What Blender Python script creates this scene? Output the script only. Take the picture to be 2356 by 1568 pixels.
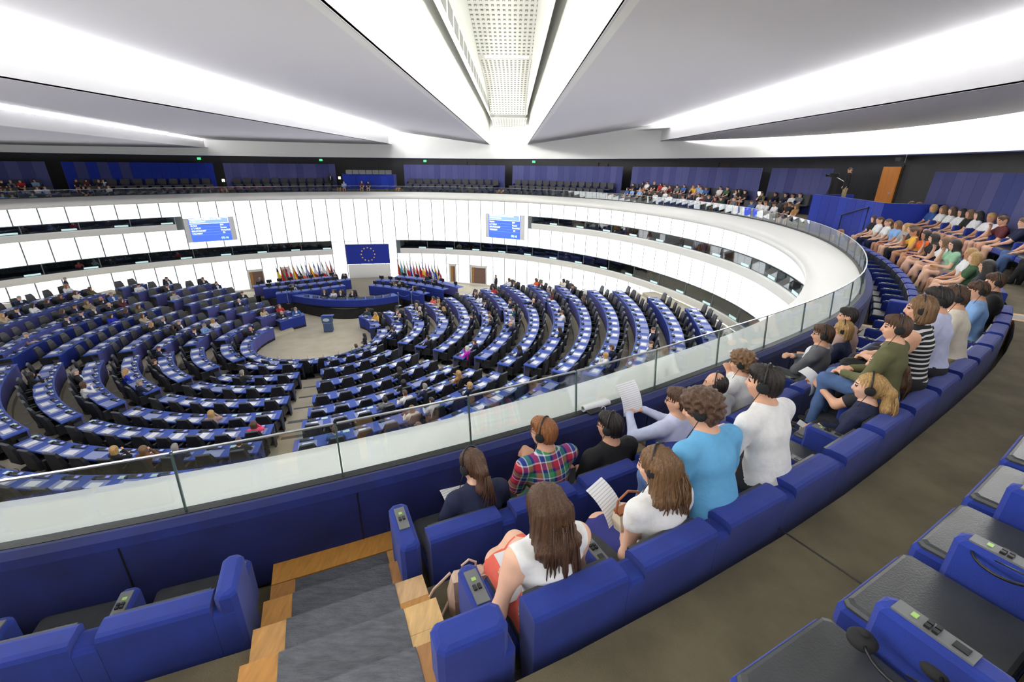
import bpy, bmesh, math, random
import numpy as np
from mathutils import Vector, Matrix
random.seed(7)
for _o in list(bpy.data.objects): bpy.data.objects.remove(_o)
SC = bpy.context.scene
COL = SC.collection
R = math.radians
# ------------------------------------------------------------------ camera
CAMZ = 9.8
FPX = 1047.0
PITCH = math.atan((784 - 380) / FPX)
ROLL = R(0.5)
_cp, _sp = math.cos(PITCH), math.sin(PITCH)
FW = Vector((0, _cp, -_sp)); _up0 = Vector((0, _sp, _cp)); _r0 = Vector((1, 0, 0))
RT = math.cos(ROLL) * _r0 + math.sin(ROLL) * _up0
UP = -math.sin(ROLL) * _r0 + math.cos(ROLL) * _up0
cam_data = bpy.data.cameras.new('camera')
cam_data.sensor_width = 36.0
cam_data.lens = FPX * 36.0 / 2356.0
cam_data.clip_start = 0.05
cam_data.clip_end = 300
cam = bpy.data.objects.new('camera', cam_data)
COL.objects.link(cam)
_m = Matrix((RT, UP, -FW)).transposed().to_4x4()
_m.translation = Vector((0, 0, CAMZ))
cam.matrix_world = _m
SC.camera = cam
# ------------------------------------------------------------------ world, exposure
SC.view_settings.view_transform = 'Standard'
SC.view_settings.look = 'None'
SC.view_settings.exposure = 0.58
SC.view_settings.gamma = 1.0
SC.view_settings.use_curve_mapping = False
W = bpy.data.worlds.new('world'); SC.world = W; W.use_nodes = True
W.node_tree.nodes['Background'].inputs[0].default_value = (1.0, 0.98, 0.95, 1)
W.node_tree.nodes['Background'].inputs[1].default_value = 0.75
SC.cycles.max_bounces = 6
SC.cycles.diffuse_bounces = 3
SC.cycles.glossy_bounces = 3
SC.cycles.transparent_max_bounces = 16
SC.cycles.caustics_reflective = False
SC.cycles.caustics_refractive = False

def area_light(name, loc, rot, sx, sy, power, color=(1, 0.97, 0.93)):
    d = bpy.data.lights.new(name, 'AREA'); d.shape = 'RECTANGLE'; d.size = sx; d.size_y = sy
    d.energy = power; d.color = color
    o = bpy.data.objects.new(name, d); COL.objects.link(o); o.location = loc; o.rotation_euler = rot
    return o
# ------------------------------------------------------------------ geometry of the photograph: plan helpers
def ray(px, py):
    x = (px - 1178.0) / FPX; y = -(py - 784.0) / FPX
    return x * RT + y * UP + FW
def U(px, py, z):
    d = ray(px, py); t = (z - CAMZ) / d.z
    return d.x * t, d.y * t
CX, CY = -9.05, 20.5            # centre of the round hall
def bump(th):
    t = (th + 180) % 360 - 180
    u = min(1, max(0, (146 - t) / 18)); v = min(1, max(0, (95 - t) / 30))
    return 1 + 0.25 * math.exp(-((t + 95) / 42.0) ** 2) + 0.019 * u * u * (3 - 2 * u) * (1 - v * v * (3 - 2 * v))
def G(r, th, z=None):
    """gallery polar coordinates: radius, clock angle in degrees (0 = straight ahead)"""
    k = r * bump(th); a = R(th)
    x, y = CX + k * math.sin(a), CY + k * math.cos(a)
    return (x, y) if z is None else (x, y, z)
def inward(r, th):
    """heading (z rotation of +Y) that faces the hall, square to the ring"""
    x0, y0 = G(r, th + 0.4); x1, y1 = G(r, th - 0.4)
    return math.atan2(y1 - y0, x1 - x0)
def theta_at(px, py, r):
    """clock angle where the line of sight meets the cylinder of radius r (far side)"""
    d = ray(px, py); th = 0
    for _ in range(6):
        rr = r * bump(th)
        a = d.x ** 2 + d.y ** 2; b = -2 * (d.x * CX + d.y * CY); c = CX * CX + CY * CY - rr * rr
        t = (-b + math.sqrt(max(0, b * b - 4 * a * c))) / 2 / a
        th = math.degrees(math.atan2(d.x * t - CX, d.y * t - CY))
    return th
def theta_z(px, py, z):
    x, y = U(px, py, z)
    return math.degrees(math.atan2(x - CX, y - CY))

# ------------------------------------------------------------------ materials
def lin(c):
    return tuple(((v / 255) / 12.92 if v / 255 <= 0.04045 else ((v / 255 + 0.055) / 1.055) ** 2.4) for v in c)
MATS = {}
def mat(name, rgb, rough=0.6, metal=0.0, var=0.0, scale=8.0, bump_=0.0, bscale=60.0, emit=0.0, sheen=0.0, stretch=None, spec=0.5, rgb2=None):
    if name in MATS: return MATS[name]
    m = bpy.data.materials.new(name); m.use_nodes = True
    nt = m.node_tree; b = nt.nodes['Principled BSDF']
    c = lin(rgb)
    b.inputs['Base Color'].default_value = (*c, 1)
    b.inputs['Roughness'].default_value = rough
    b.inputs['Metallic'].default_value = metal
    b.inputs['Specular IOR Level'].default_value = spec
    if sheen:
        b.inputs['Sheen Weight'].default_value = sheen
    if emit:
        b.inputs['Emission Color'].default_value = (*c, 1)
        b.inputs['Emission Strength'].default_value = emit
    tc = None
    if var or bump_ or rgb2:
        tc = nt.nodes.new('ShaderNodeTexCoord'); mp = nt.nodes.new('ShaderNodeMapping')
        nt.links.new(tc.outputs['Object'], mp.inputs[0])
        if stretch: mp.inputs['Scale'].default_value = stretch
    if var or rgb2:
        n = nt.nodes.new('ShaderNodeTexNoise'); n.inputs['Scale'].default_value = scale; n.inputs['Detail'].default_value = 5
        nt.links.new(mp.outputs[0], n.inputs[0])
        cr = nt.nodes.new('ShaderNodeValToRGB')
        cr.color_ramp.elements[0].position = 0.3; cr.color_ramp.elements[1].position = 0.72
        c2 = lin(rgb2) if rgb2 else tuple(min(1, v * (1 + var)) for v in c)
        c1 = c if rgb2 else tuple(v * (1 - var) for v in c)
        cr.color_ramp.elements[0].color = (*c1, 1); cr.color_ramp.elements[1].color = (*c2, 1)
        nt.links.new(n.outputs['Fac'], cr.inputs[0]); nt.links.new(cr.outputs[0], b.inputs['Base Color'])
        if emit: nt.links.new(cr.outputs[0], b.inputs['Emission Color'])
    if bump_:
        n2 = nt.nodes.new('ShaderNodeTexNoise'); n2.inputs['Scale'].default_value = bscale; n2.inputs['Detail'].default_value = 4
        nt.links.new(mp.outputs[0], n2.inputs[0])
        bp = nt.nodes.new('ShaderNodeBump'); bp.inputs['Strength'].default_value = bump_; bp.inputs['Distance'].default_value = 0.02
        nt.links.new(n2.outputs['Fac'], bp.inputs['Height']); nt.links.new(bp.outputs[0], b.inputs['Normal'])
    MATS[name] = m
    return m
def glass_mat(name, tint, refl=0.06, cap=0.16):
    if name in MATS: return MATS[name]
    m = bpy.data.materials.new(name); m.use_nodes = True; nt = m.node_tree; nt.nodes.clear()
    out = nt.nodes.new('ShaderNodeOutputMaterial'); tr = nt.nodes.new('ShaderNodeBsdfTransparent'); gl = nt.nodes.new('ShaderNodeBsdfGlossy')
    tr.inputs[0].default_value = (*tint, 1); gl.inputs['Roughness'].default_value = 0.02
    fr = nt.nodes.new('ShaderNodeFresnel'); fr.inputs[0].default_value = 1.5
    mx = nt.nodes.new('ShaderNodeMixShader')
    mu = nt.nodes.new('ShaderNodeMath'); mu.operation = 'MULTIPLY'; mu.inputs[1].default_value = refl / 0.04
    mn = nt.nodes.new('ShaderNodeMath'); mn.operation = 'MINIMUM'; mn.inputs[1].default_value = cap; nt.links.new(mu.outputs[0], mn.inputs[0])
    nt.links.new(fr.outputs[0], mu.inputs[0]); nt.links.new(mn.outputs[0], mx.inputs[0])
    nt.links.new(tr.outputs[0], mx.inputs[1]); nt.links.new(gl.outputs[0], mx.inputs[2]); nt.links.new(mx.outputs[0], out.inputs[0])
    MATS[name] = m
    return m
M_carpet = mat('carpet_beige', (190, 182, 160), 0.95, var=0.1, scale=1.3, bump_=0.25, bscale=90)
M_gcarpet = mat('carpet_olive', (104, 96, 76), 0.95, var=0.25, scale=3.0, bump_=0.35, bscale=120)
M_white = mat('white_paint', (236, 236, 232), 0.5)
M_sill = mat('white_lacquer', (225, 224, 218), 0.35)
M_sail = mat('ceiling_white', (226, 224, 230), 0.85)
M_beam = mat('beam_white', (244, 244, 242), 0.7)
M_panel = mat('luminous_panel', (222, 226, 230), 0.5, emit=1.5, rgb2=(255, 255, 255), scale=1.6, stretch=(0.25, 0.25, 7.0))
M_back = mat('joint_grey', (104, 110, 112), 0.7)
M_strip = mat('light_slot', (255, 255, 252), 0.5, emit=21.0)
M_strip2 = mat('trough_light_slot', (255, 255, 250), 0.5, emit=7.0)
M_dark = mat('dark_wall', (26, 26, 30), 0.6, var=0.25, scale=6, stretch=(3, 3, 0.1))
M_black = mat('black_plinth', (14, 14, 17), 0.5)
M_booth = mat('booth_black', (12, 13, 17), 0.5)
M_blue = mat('blue_velvet', (20, 46, 136), 0.85, var=0.2, scale=5, bump_=0.15, bscale=200, sheen=0.12)
M_bluedk = mat('navy_velvet', (9, 26, 92), 0.9, var=0.3, scale=3.5, bump_=0.15, bscale=200, sheen=0.08)
M_bluepan = mat('blue_fabric_panel', (52, 56, 118), 0.9, var=0.1, scale=2, stretch=(6, 6, 0.4))
M_bluebri = mat('cobalt_panel', (8, 44, 150), 0.8, var=0.08, scale=2)
M_glass = glass_mat('balustrade_glass', (0.93, 0.965, 0.955), 0.11, 0.26)
M_bglass = glass_mat('booth_glass', (0.75, 0.82, 0.85), 0.07)
M_steel = mat('steel', (190, 195, 198), 0.3, metal=0.9)
M_wood = mat('oak', (176, 124, 62), 0.45, var=0.22, scale=3, stretch=(2, 14, 2), bump_=0.1, bscale=40)
M_slate = mat('slate', (86, 89, 97), 0.42, var=0.35, scale=6, stretch=(2, 8, 2), bump_=0.7, bscale=22)

# ------------------------------------------------------------------ mesh builder
class MB:
    def __init__(s):
        s.v = []; s.f = []; s.mi = []
    def add(s, vs, fs, m=0):
        o = len(s.v); s.v += [tuple(p) for p in vs]
        for f in fs:
            s.f.append(tuple(o + i for i in f)); s.mi.append(m)
    def box(s, c, d, M=None, m=0, taper=1.0):
        x, y, z = d[0] / 2, d[1] / 2, d[2] / 2; t = taper
        P = [(-x, -y, -z), (x, -y, -z), (x, y, -z), (-x, y, -z), (-x * t, -y * t, z), (x * t, -y * t, z), (x * t, y * t, z), (-x * t, y * t, z)]
        P = [Vector(p) + Vector(c) for p in P]
        if M is not None: P = [M @ p for p in P]
        s.add(P, [(3, 2, 1, 0), (4, 5, 6, 7), (0, 1, 5, 4), (1, 2, 6, 5), (2, 3, 7, 6), (3, 0, 4, 7)], m)
    def bev(s, c, d, b=0.02, M=None, m=0):
        """box with chamfered vertical and top edges"""
        x, y, z = d[0] / 2, d[1] / 2, d[2] / 2
        def ring(ix, iy, zz):
            X, Y = x - ix, y - iy
            return [(-X + b, -Y, zz), (X - b, -Y, zz), (X, -Y + b, zz), (X, Y - b, zz), (X - b, Y, zz), (-X + b, Y, zz), (-X, Y - b, zz), (-X, -Y + b, zz)]
        rings = [ring(0, 0, -z), ring(0, 0, z - b), ring(b * 0.35, b * 0.35, z - b * 0.35), ring(b, b, z)]
        P = [Vector(p) + Vector(c) for r_ in rings for p in r_]
        if M is not None: P = [M @ p for p in P]
        F = [tuple(range(7, -1, -1)), tuple(range(24, 32))]
        for k in range(3):
            for i in range(8):
                j = (i + 1) % 8
                F.append((k * 8 + i, k * 8 + j, k * 8 + 8 + j, k * 8 + 8 + i))
        s.add(P, F, m)
    def prism(s, poly, z0, z1, m=0):
        n = len(poly)
        P = [(p[0], p[1], z0) for p in poly] + [(p[0], p[1], z1) for p in poly]
        F = [tuple(range(n - 1, -1, -1)), tuple(range(n, 2 * n))] + [(i, (i + 1) % n, n + (i + 1) % n, n + i) for i in range(n)]
        s.add(P, F, m)
    def sweep(s, prof, pts_fn, ts, m=0, caps=True):
        """closed profile [(a,b)...] carried along ts by pts_fn(t,a,b)->xyz"""
        n = len(prof); o = []
        for t in ts: o += [pts_fn(t, a, b) for a, b in prof]
        F = []
        for k in range(len(ts) - 1):
            for i in range(n):
                j = (i + 1) % n
                F.append((k * n + i, k * n + j, (k + 1) * n + j, (k + 1) * n + i))
        if caps:
            F.append(tuple(range(n - 1, -1, -1))); F.append(tuple((len(ts) - 1) * n + i for i in range(n)))
        s.add(o, F, m)
    def tube(s, path, r, n=6, m=0, cap=True):
        path = [Vector(p) for p in path]; rs = r if isinstance(r, (list, tuple)) else [r] * len(path)
        V = []; F = []
        for i, p in enumerate(path):
            d = (path[min(i + 1, len(path) - 1)] - path[max(i - 1, 0)]).normalized()
            a = d.cross(Vector((0, 0, 1)))
            if a.length < 0.05: a = d.cross(Vector((1, 0, 0)))
            a.normalize(); b = d.cross(a)
            V += [p + rs[i] * (math.cos(2 * math.pi * k / n) * a + math.sin(2 * math.pi * k / n) * b) for k in range(n)]
        for i in range(len(path) - 1):
            for k in range(n):
                j = (k + 1) % n
                F.append((i * n + k, (i + 1) * n + k, (i + 1) * n + j, i * n + j))
        if cap:
            F.append(tuple(range(n))); F.append(tuple((len(path) - 1) * n + k for k in range(n - 1, -1, -1)))
        s.add(V, F, m)
    def lathe(s, prof, c, n=12, m=0, M=None):
        V = []; F = []
        for (r_, z) in prof:
            V += [Vector((c[0] + r_ * math.cos(2 * math.pi * k / n), c[1] + r_ * math.sin(2 * math.pi * k / n), c[2] + z)) for k in range(n)]
        if M is not None: V = [M @ v for v in V]
        for i in range(len(prof) - 1):
            for k in range(n):
                j = (k + 1) % n
                F.append((i * n + k, i * n + j, (i + 1) * n + j, (i + 1) * n + k))
        F.append(tuple(range(n - 1, -1, -1))); F.append(tuple((len(prof) - 1) * n + k for k in range(n)))
        s.add(V, F, m)
    def mesh(s, name, mats, smooth=False):
        me = bpy.data.meshes.new(name); me.from_pydata(s.v, [], s.f)
        for m_ in (mats if isinstance(mats, (list, tuple)) else [mats]): me.materials.append(m_)
        me.polygons.foreach_set('material_index', s.mi)
        if smooth: me.polygons.foreach_set('use_smooth', [True] * len(s.f))
        me.update()
        return me
    def build(s, name, mats, parent=None, smooth=False):
        return obj(name, s.mesh(name, mats, smooth), parent)
def obj(name, me, parent=None, M=None):
    o = bpy.data.objects.new(name, me); COL.objects.link(o)
    if parent is not None: o.parent = parent
    if M is not None: o.matrix_basis = M
    return o
def tag(o, label=None, cat=None, group=None, kind=None):
    if label: o['label'] = label
    if cat: o['category'] = cat
    if group: o['group'] = group
    if kind: o['kind'] = kind
    return o
def empty(name, loc=(0, 0, 0), rz=0.0, label=None, cat=None, group=None):
    o = bpy.data.objects.new(name, None); COL.objects.link(o); o.empty_display_size = 0.1
    o.location = loc; o.rotation_euler = (0, 0, rz)
    return tag(o, label, cat, group)
def struct(name, mb, m, parent=None, smooth=False):
    return tag(mb.build(name, m, parent, smooth), kind=None if parent is not None else 'structure')
def copy_tree(o, parent=None):
    c = o.copy(); COL.objects.link(c); c.parent = parent
    for ch in o.children: copy_tree(ch, c)
    return c
def TR(x, y, z, rz=0.0, s=1.0):
    return Matrix.Translation((x, y, z)) @ Matrix.Rotation(rz, 4, 'Z') @ Matrix.Diagonal((s, s, s, 1)) if s != 1.0 else Matrix.Translation((x, y, z)) @ Matrix.Rotation(rz, 4, 'Z')
def frange(a, b, step):
    n = max(1, int(round(abs(b - a) / step)))
    return [a + (b - a) * i / n for i in range(n + 1)]
ORD = ['zeroth', 'first', 'second', 'third', 'fourth', 'fifth', 'sixth', 'seventh', 'eighth', 'ninth', 'tenth', 'eleventh', 'twelfth', 'thirteenth', 'fourteenth', 'fifteenth', 'sixteenth', 'seventeenth', 'eighteenth', 'nineteenth', 'twentieth',
       'twenty-first', 'twenty-second', 'twenty-third', 'twenty-fourth', 'twenty-fifth', 'twenty-sixth', 'twenty-seventh', 'twenty-eighth']
# ================================================================== SETTING
SX, SY, EXX, AL = -10.714, 23.716, -0.077, 3.062      # centre of the desk rows
ZFL = [0.03, 0.20, 0.38, 0.56, 0.76, 0.90, 1.07, 1.25, 1.46, 1.68, 1.93, 2.17, 2.38, 2.55]
def Rrow(k): return 3.061 + 1.36 * k + 0.003 * (k - 6) ** 2
AXV = (math.sin(AL), math.cos(AL)); PRV = (AXV[1], -AXV[0])
def S(r, phi, z=None):
    """desk-row polar coordinates about the speaker's floor; phi 0 points back to the visitors, + to the left"""
    a = R(phi); u, w = r * math.cos(a), r * (1 + EXX) * math.sin(a)
    x, y = SX + AXV[0] * u + PRV[0] * w, SY + AXV[1] * u + PRV[1] * w
    return (x, y) if z is None else (x, y, z)
def S_inv(x, y):
    dx, dy = x - SX, y - SY
    u = dx * AXV[0] + dy * AXV[1]; w = (dx * PRV[0] + dy * PRV[1]) / (1 + EXX)
    return math.hypot(u, w), math.degrees(math.atan2(w, u))
# ---- floor of the hall with its rising tiers
mb = MB(); mb.prism([G(20.4, t) for t in range(-180, 180, 6)][::-1], -0.3, 0.0)
floor = struct('floor', mb, M_carpet)
LEND = [140, 138, 136, 134, 132, 131, 129, 127, 121, 116, 112, 62, 60, 58]
REND = [-138, -136, -133, -129, -127, -124, -123, -121, -115, -109, -104, -100, -98, -96]
for k in range(1, 14):
    r0 = Rrow(k) - 0.2
    mb = MB(); ts = frange(REND[k], LEND[k], 4)
    inner = [S(r0, t) for t in ts]
    outer = []
    for t in ts:
        rr = r0 + (1.42 if k < 13 else 6.0); x, y = S(rr, t)
        while math.hypot(x - CX, y - CY) > 19.25 * bump(math.degrees(math.atan2(x - CX, y - CY))) and rr > r0 + 0.05:
            rr -= 0.1; x, y = S(rr, t)
        outer.append((x, y))
    n = len(ts); z = ZFL[k]
    V = [(x, y, z) for x, y in inner] + [(x, y, z) for x, y in outer] + [(x, y, -0.01) for x, y in inner] + [(x, y, -0.01) for x, y in outer]
    F = []
    for i in range(n - 1):
        F.append((i, i + 1, n + i + 1, n + i)); F.append((i, 2 * n + i, 2 * n + i + 1, i + 1)); F.append((n + i, n + i + 1, 3 * n + i + 1, 3 * n + i))
    F.append((0, n, 3 * n, 2 * n)); F.append((n - 1, 2 * n - 1, 4 * n - 1, 3 * n - 1))
    mb.add(V, F); mb.build('tier', M_carpet, floor)
# half steps in the gangways
M_step = mat('step_edge', (92, 92, 94), 0.7, var=0.15)
for ph, ks in ((-13.6, range(1, 11)), (-55.5, range(2, 13)), (26.5, range(2, 9)), (-98.0, range(3, 11)), (65.0, range(2, 10)), (108.0, range(2, 10))):
    for k in ks:
        r1 = Rrow(k) - 0.2; zt = (ZFL[k - 1] + ZFL[k]) / 2
        w = 0.40 / r1
        mb = MB(); poly = [S(r1 - 0.32, ph - math.degrees(w)), S(r1 - 0.32, ph + math.degrees(w)), S(r1 + 0.01, ph + math.degrees(w)), S(r1 + 0.01, ph - math.degrees(w))]
        mb.prism(poly, ZFL[k - 1] - 0.02, zt); mb.build('step', M_step, floor)

# ---- luminous round wall
RW = 19.3
Z_LB, Z_S2T, Z_S2B, Z_S1T, Z_S1B = 7.12, 6.05, 5.57, 3.66, 3.0
def has2(t): return t > 33.0 or t < -49.0
def has1(t): return t > -2.2 or t < -18.8
def zfloor(t):
    if t > 25: return min(2.3, max(0.0, (t - 25) / 58 * 2.25))
    if t < -40: return min(1.6, (-40 - t) / 30 * 1.3)
    return 0.0
mb = MB(); mb.sweep([(RW + 0.06, -0.3), (RW + 0.06, Z_S1B), (RW + 0.1, Z_S1B), (RW + 0.1, -0.3)], lambda t, a, b: G(a, t, b), frange(-100, 260, 3.2))
wall = struct('wall_round', mb, M_back)
mb = MB(); mb.sweep([(RW + 0.06, Z_S1T), (RW + 0.06, Z_S2B), (RW + 0.1, Z_S2B), (RW + 0.1, Z_S1T)], lambda t, a, b: G(a, t, b), frange(-100, 260, 3.2)); mb.build('middle_band', M_back, wall)
mb = MB(); mb.sweep([(RW + 0.06, Z_S2T), (RW + 0.06, 7.6), (RW + 0.1, 7.6), (RW + 0.1, Z_S2T)], lambda t, a, b: G(a, t, b), frange(-100, 260, 3.2)); mb.build('upper_band', M_back, wall)
mb = MB(); mb.sweep([(RW + 0.06, Z_S2B), (RW + 0.06, Z_S2T), (RW + 0.1, Z_S2T), (RW + 0.1, Z_S2B)], lambda t, a, b: G(a, t, b), frange(-49, 33, 3.2)); mb.build('middle_band', M_back, wall)
mb = MB(); mb.sweep([(RW + 0.06, Z_S1B), (RW + 0.06, Z_S1T), (RW + 0.1, Z_S1T), (RW + 0.1, Z_S1B)], lambda t, a, b: G(a, t, b), frange(-18.8, -2.2, 3.2)); mb.build('middle_band', M_back, wall)
def wpanel(t0, t1, z0, z1):
    g = 0.034 / RW * 57.3
    mb = MB(); n = 2
    ts = [t0 + g + (t1 - t0 - 2 * g) * i / n for i in range(n + 1)]
    mb.sweep([(RW + 0.035, z0 + 0.02), (RW + 0.035, z1 - 0.02), (RW + 0.05, z1 - 0.02), (RW + 0.05, z0 + 0.02)], lambda t, a, b: G(a, t, b), ts)
    mb.build('panel', M_panel, wall)
SECT = frange(-86.0, 127.6, 3.2)
DOORS = [(-38.2, -34.9), (-31.2, -29.6), (10.4, 12.2), (16.2, 20.6)]
for t0, t1 in zip(SECT[:-1], SECT[1:]):
    tm = (t0 + t1) / 2; h1, h2 = has1(tm), has2(tm)
    zf = zfloor(tm) + 0.16
    if not h1: zs = [(zf, 3.6), (3.6, Z_LB)]
    elif not h2: zs = [(zf, 2.58), (Z_S1T + 0.03, Z_LB)]
    else: zs = [(zf, 2.58), (Z_S1T + 0.03, 5.15), (Z_S2T + 0.03, Z_LB)]
    for z0, z1 in zs:
        if z0 == zf:
            cut = [d for d in DOORS if d[0] < t1 - 0.2 and d[1] > t0 + 0.2]
            if cut:
                d = cut[0]; wpanel(t0, t1, 1.72, z1)
                if t0 < d[0] - 0.3: wpanel(t0, d[0], z0, 1.72)
                if t1 > d[1] + 0.3: wpanel(d[1], t1, z0, 1.72)
                continue
        wpanel(t0, t1, z0, z1)
mb = MB()      # the part of the wall below the visitors, never seen directly
for t0, t1 in zip(frange(127.6, 274, 3.2)[:-1], frange(127.6, 274, 3.2)[1:]):
    for z0, z1 in ((2.4, 3.0), (3.7, 5.15), (6.08, Z_LB)):
        mb.sweep([(RW + 0.035, z0), (RW + 0.035, z1), (RW + 0.05, z1), (RW + 0.05, z0)], lambda t, a, b: G(a, t, b), [t0 + 0.12, t1 - 0.12])
tag(mb.build('panels', M_panel, wall), kind='stuff')
# white sills under the interpreters' windows and base of the wall
def ring_trim(name, prof, t0, t1, m, step=3.2, parent=None, smooth=True):
    mb = MB(); mb.sweep(prof, lambda t, a, b: G(a, t, b), frange(t0, t1, step))
    o = struct(name, mb, m, parent)
    return o
for i, (t0, t1) in enumerate(((-2.2, 128), (-100, -18.8))):
    ring_trim('trim_%d' % (i + 1), [(RW - 0.03, 2.56), (RW - 0.06, 2.95), (RW - 0.02, Z_S1B), (RW + 0.1, Z_S1B), (RW + 0.1, 2.56)], t0, t1, M_sill)
for i, (t0, t1) in enumerate(((33, 128), (-100, -49))):
    ring_trim('trim_%d' % (i + 3), [(RW - 0.03, 5.13), (RW - 0.06, 5.5), (RW - 0.02, Z_S2B), (RW + 0.1, Z_S2B), (RW + 0.1, 5.13)], t0, t1, M_sill)
mb = MB()
ts = frange(-92, 120, 3.2)
V = []; F = []
for t in ts:
    zf = zfloor(t)
    V += [G(RW - 0.05, t, -0.05), G(RW - 0.05, t, zf + 0.14), G(RW + 0.1, t, zf + 0.18), G(RW + 0.1, t, -0.05)]
for i in range(len(ts) - 1):
    for j in range(3): F.append((i * 4 + j, i * 4 + j + 1, i * 4 + 5 + j, i * 4 + 4 + j))
mb.add(V, F); struct('baseboard_round', mb, M_sill)
# doorways
M_dint = mat('door_lobby_brown', (120, 92, 80), 0.6, var=0.1)
M_jamb = mat('jamb_white', (214, 213, 208), 0.5)
for i, (a, b) in enumerate(DOORS):
    mb = MB()
    for t0, t1, r0, r1 in ((a, a + 0.35, RW - 0.02, RW + 0.9), (b - 0.2, b, RW - 0.02, RW + 0.9)):
        mb.prism([G(r0, t0), G(r1, t0), G(r1, t1), G(r0, t1)], 0.0, 1.72)
    mb.prism([G(RW - 0.02, a), G(RW + 0.9, a), G(RW + 0.9, b), G(RW - 0.02, b)], 1.55, 1.72)
    d = struct('door_%d' % (i + 1), mb, M_jamb)
    mb = MB(); mb.prism([G(RW - 0.04, a + 0.35), G(RW - 0.01, a + 0.35), G(RW - 0.01, b - 0.2), G(RW - 0.04, b - 0.2)], 0.0, 1.55)
    mb2 = MB(); mb2.prism([G(RW + 0.052, a + 0.3), G(RW + 0.075, a + 0.3), G(RW + 0.075, b - 0.15), G(RW + 0.052, b - 0.15)], 0.0, 1.56)
    mb2.build('lobby_wall', M_dint, d)
    mb3 = MB(); mb3.prism([G(RW + 0.03, a + 0.4), G(RW + 0.05, a + 0.4), G(RW + 0.05, a + 0.95), G(RW + 0.03, a + 0.95)], 0.0, 1.53)
    mb3.build('door_leaf', M_wood, d)

# ---- interpreters' booths: dark glazed slots
M_bsign = mat('booth_sign', (190, 222, 222), 0.5, emit=0.35)
def booth_run(idx, t0, t1, zb, zt):
    w = struct('window_%d' % idx, (lambda mb: (mb.sweep([(RW + 0.14, zb - 0.02), (RW + 2.0, zb - 0.02), (RW + 2.0, zt + 0.02), (RW + 1.95, zt), (RW + 1.95, zb), (RW + 0.14, zb)], lambda t, a, b: G(a, t, b), frange(t0, t1, 3)), mb)[1])(MB()), M_booth)
    mb = MB(); mb.sweep([(RW + 0.14, zt), (RW + 2.0, zt), (RW + 2.0, zt + 0.04), (RW + 0.14, zt + 0.04)], lambda t, a, b: G(a, t, b), frange(t0, t1, 3)); mb.build('booth_ceiling', M_booth, w)
    mb = MB(); mb.sweep([(RW + 0.16, zb + 0.0), (RW + 0.16, zb + 0.10), (RW + 0.6, zb + 0.10), (RW + 0.6, zb)], lambda t, a, b: G(a, t, b), frange(t0, t1, 3)); mb.build('booth_desk', mat('booth_desk', (30, 34, 40), 0.5), w)
    ts = frange(t0, t1, 7.2)
    for i, (a, b) in enumerate(zip(ts[:-1], ts[1:])):
        mb = MB(); mb.sweep([(RW + 0.02, zb), (RW - 0.0, zt), (RW + 0.02, zt), (RW + 0.04, zb)], lambda t, a_, b_: G(a_, t, b_), frange(a + 0.06, b - 0.06, 3)); mb.build('pane', M_bglass, w)
        mb = MB(); mb.sweep([(RW - 0.01, zb), (RW - 0.01, zt), (RW + 0.06, zt), (RW + 0.06, zb)], lambda t, a_, b_: G(a_, t, b_), [a - 0.05, a + 0.05]); mb.build('mullion', M_back, w)
        mb = MB(); s0 = b - 2.3; mb.sweep([(RW - 0.012, zb + 0.03), (RW - 0.012, zb + 0.14), (RW + 0.01, zb + 0.14), (RW + 0.01, zb + 0.03)], lambda t, a_, b_: G(a_, t, b_), [s0, s0 + 1.0, s0 + 1.9]); mb.build('booth_sign', M_bsign, w)
    for e in (t0, t1):
        mb = MB(); mb.prism([G(RW, e - 0.03), G(RW + 2, e - 0.03), G(RW + 2, e + 0.03), G(RW, e + 0.03)], zb, zt); mb.build('end_wall', M_jamb, w)
booth_run(1, -2.2, 126, Z_S1B, Z_S1T)
booth_run(2, -90, -18.8, Z_S1B, Z_S1T)
booth_run(3, 33.0, 120, Z_S2B, Z_S2T)
booth_run(4, -90, -49.0, Z_S2B, Z_S2T)

# ---- white ledge, blue parapet and glass balustrade
RR, ZR = 19.40, 7.67
def Grim(t):   # slightly wider toward the far side as measured
    return 1.0
LEDGE_R = [0.0, 0.10, 0.55, 1.0]
lts = frange(-98, 174, 1.6)
mb = MB()
V = []; F = []
for t in lts:
    V += [G(RR + 0.05, t, ZR), G(RR - 0.35, t, ZR - 0.10), G(RR - 0.7, t, ZR - 0.20), G(RR - 0.95, t, ZR - 0.30), G(RR - 0.90, t, ZR - 0.55), G(RW + 0.1, t, ZR - 0.56)]
for i in range(len(lts) - 1):
    for j in range(5): F.append((i * 6 + j, i * 6 + j + 1, i * 6 + 7 + j, i * 6 + 6 + j))
mb.add(V, F)
ledge = struct('trim_5', mb, M_sill, smooth=True)
tag(ledge, label='white sloping ledge ring below the glass balustrade')
mb = MB(); mb.sweep([(RR + 0.05, 6.95), (RR + 0.05, ZR + 0.015), (RR + 0.10, ZR + 0.03), (RR + 0.17, ZR + 0.02), (RR + 0.19, ZR - 0.03), (RR + 0.19, 7.07), (RR + 0.14, 7.06), (RR + 0.14, 6.95)], lambda t, a, b: G(a, t, b), frange(-98, 174, 1.6))
parapet = struct('wall_parapet', mb, M_bluedk)
for t in frange(-60, 172, 4.0):
    mb = MB(); mb.sweep([(RR + 0.188, 7.07), (RR + 0.188, ZR - 0.03), (RR + 0.1925, ZR - 0.03), (RR + 0.1925, 7.07)], lambda q, a, b: G(a, q, b), [t - 0.012, t + 0.012]); mb.build('seam', M_black, parapet)
mb = MB(); mb.sweep([(RR + 0.13, 7.02), (RR + 0.13, 7.09), (RR + 0.17, 7.09), (RR + 0.17, 7.02)], lambda t, a, b: G(a, t, b), frange(-98, 174, 1.6)); struct('baseboard_parapet', mb, M_black)
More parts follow.
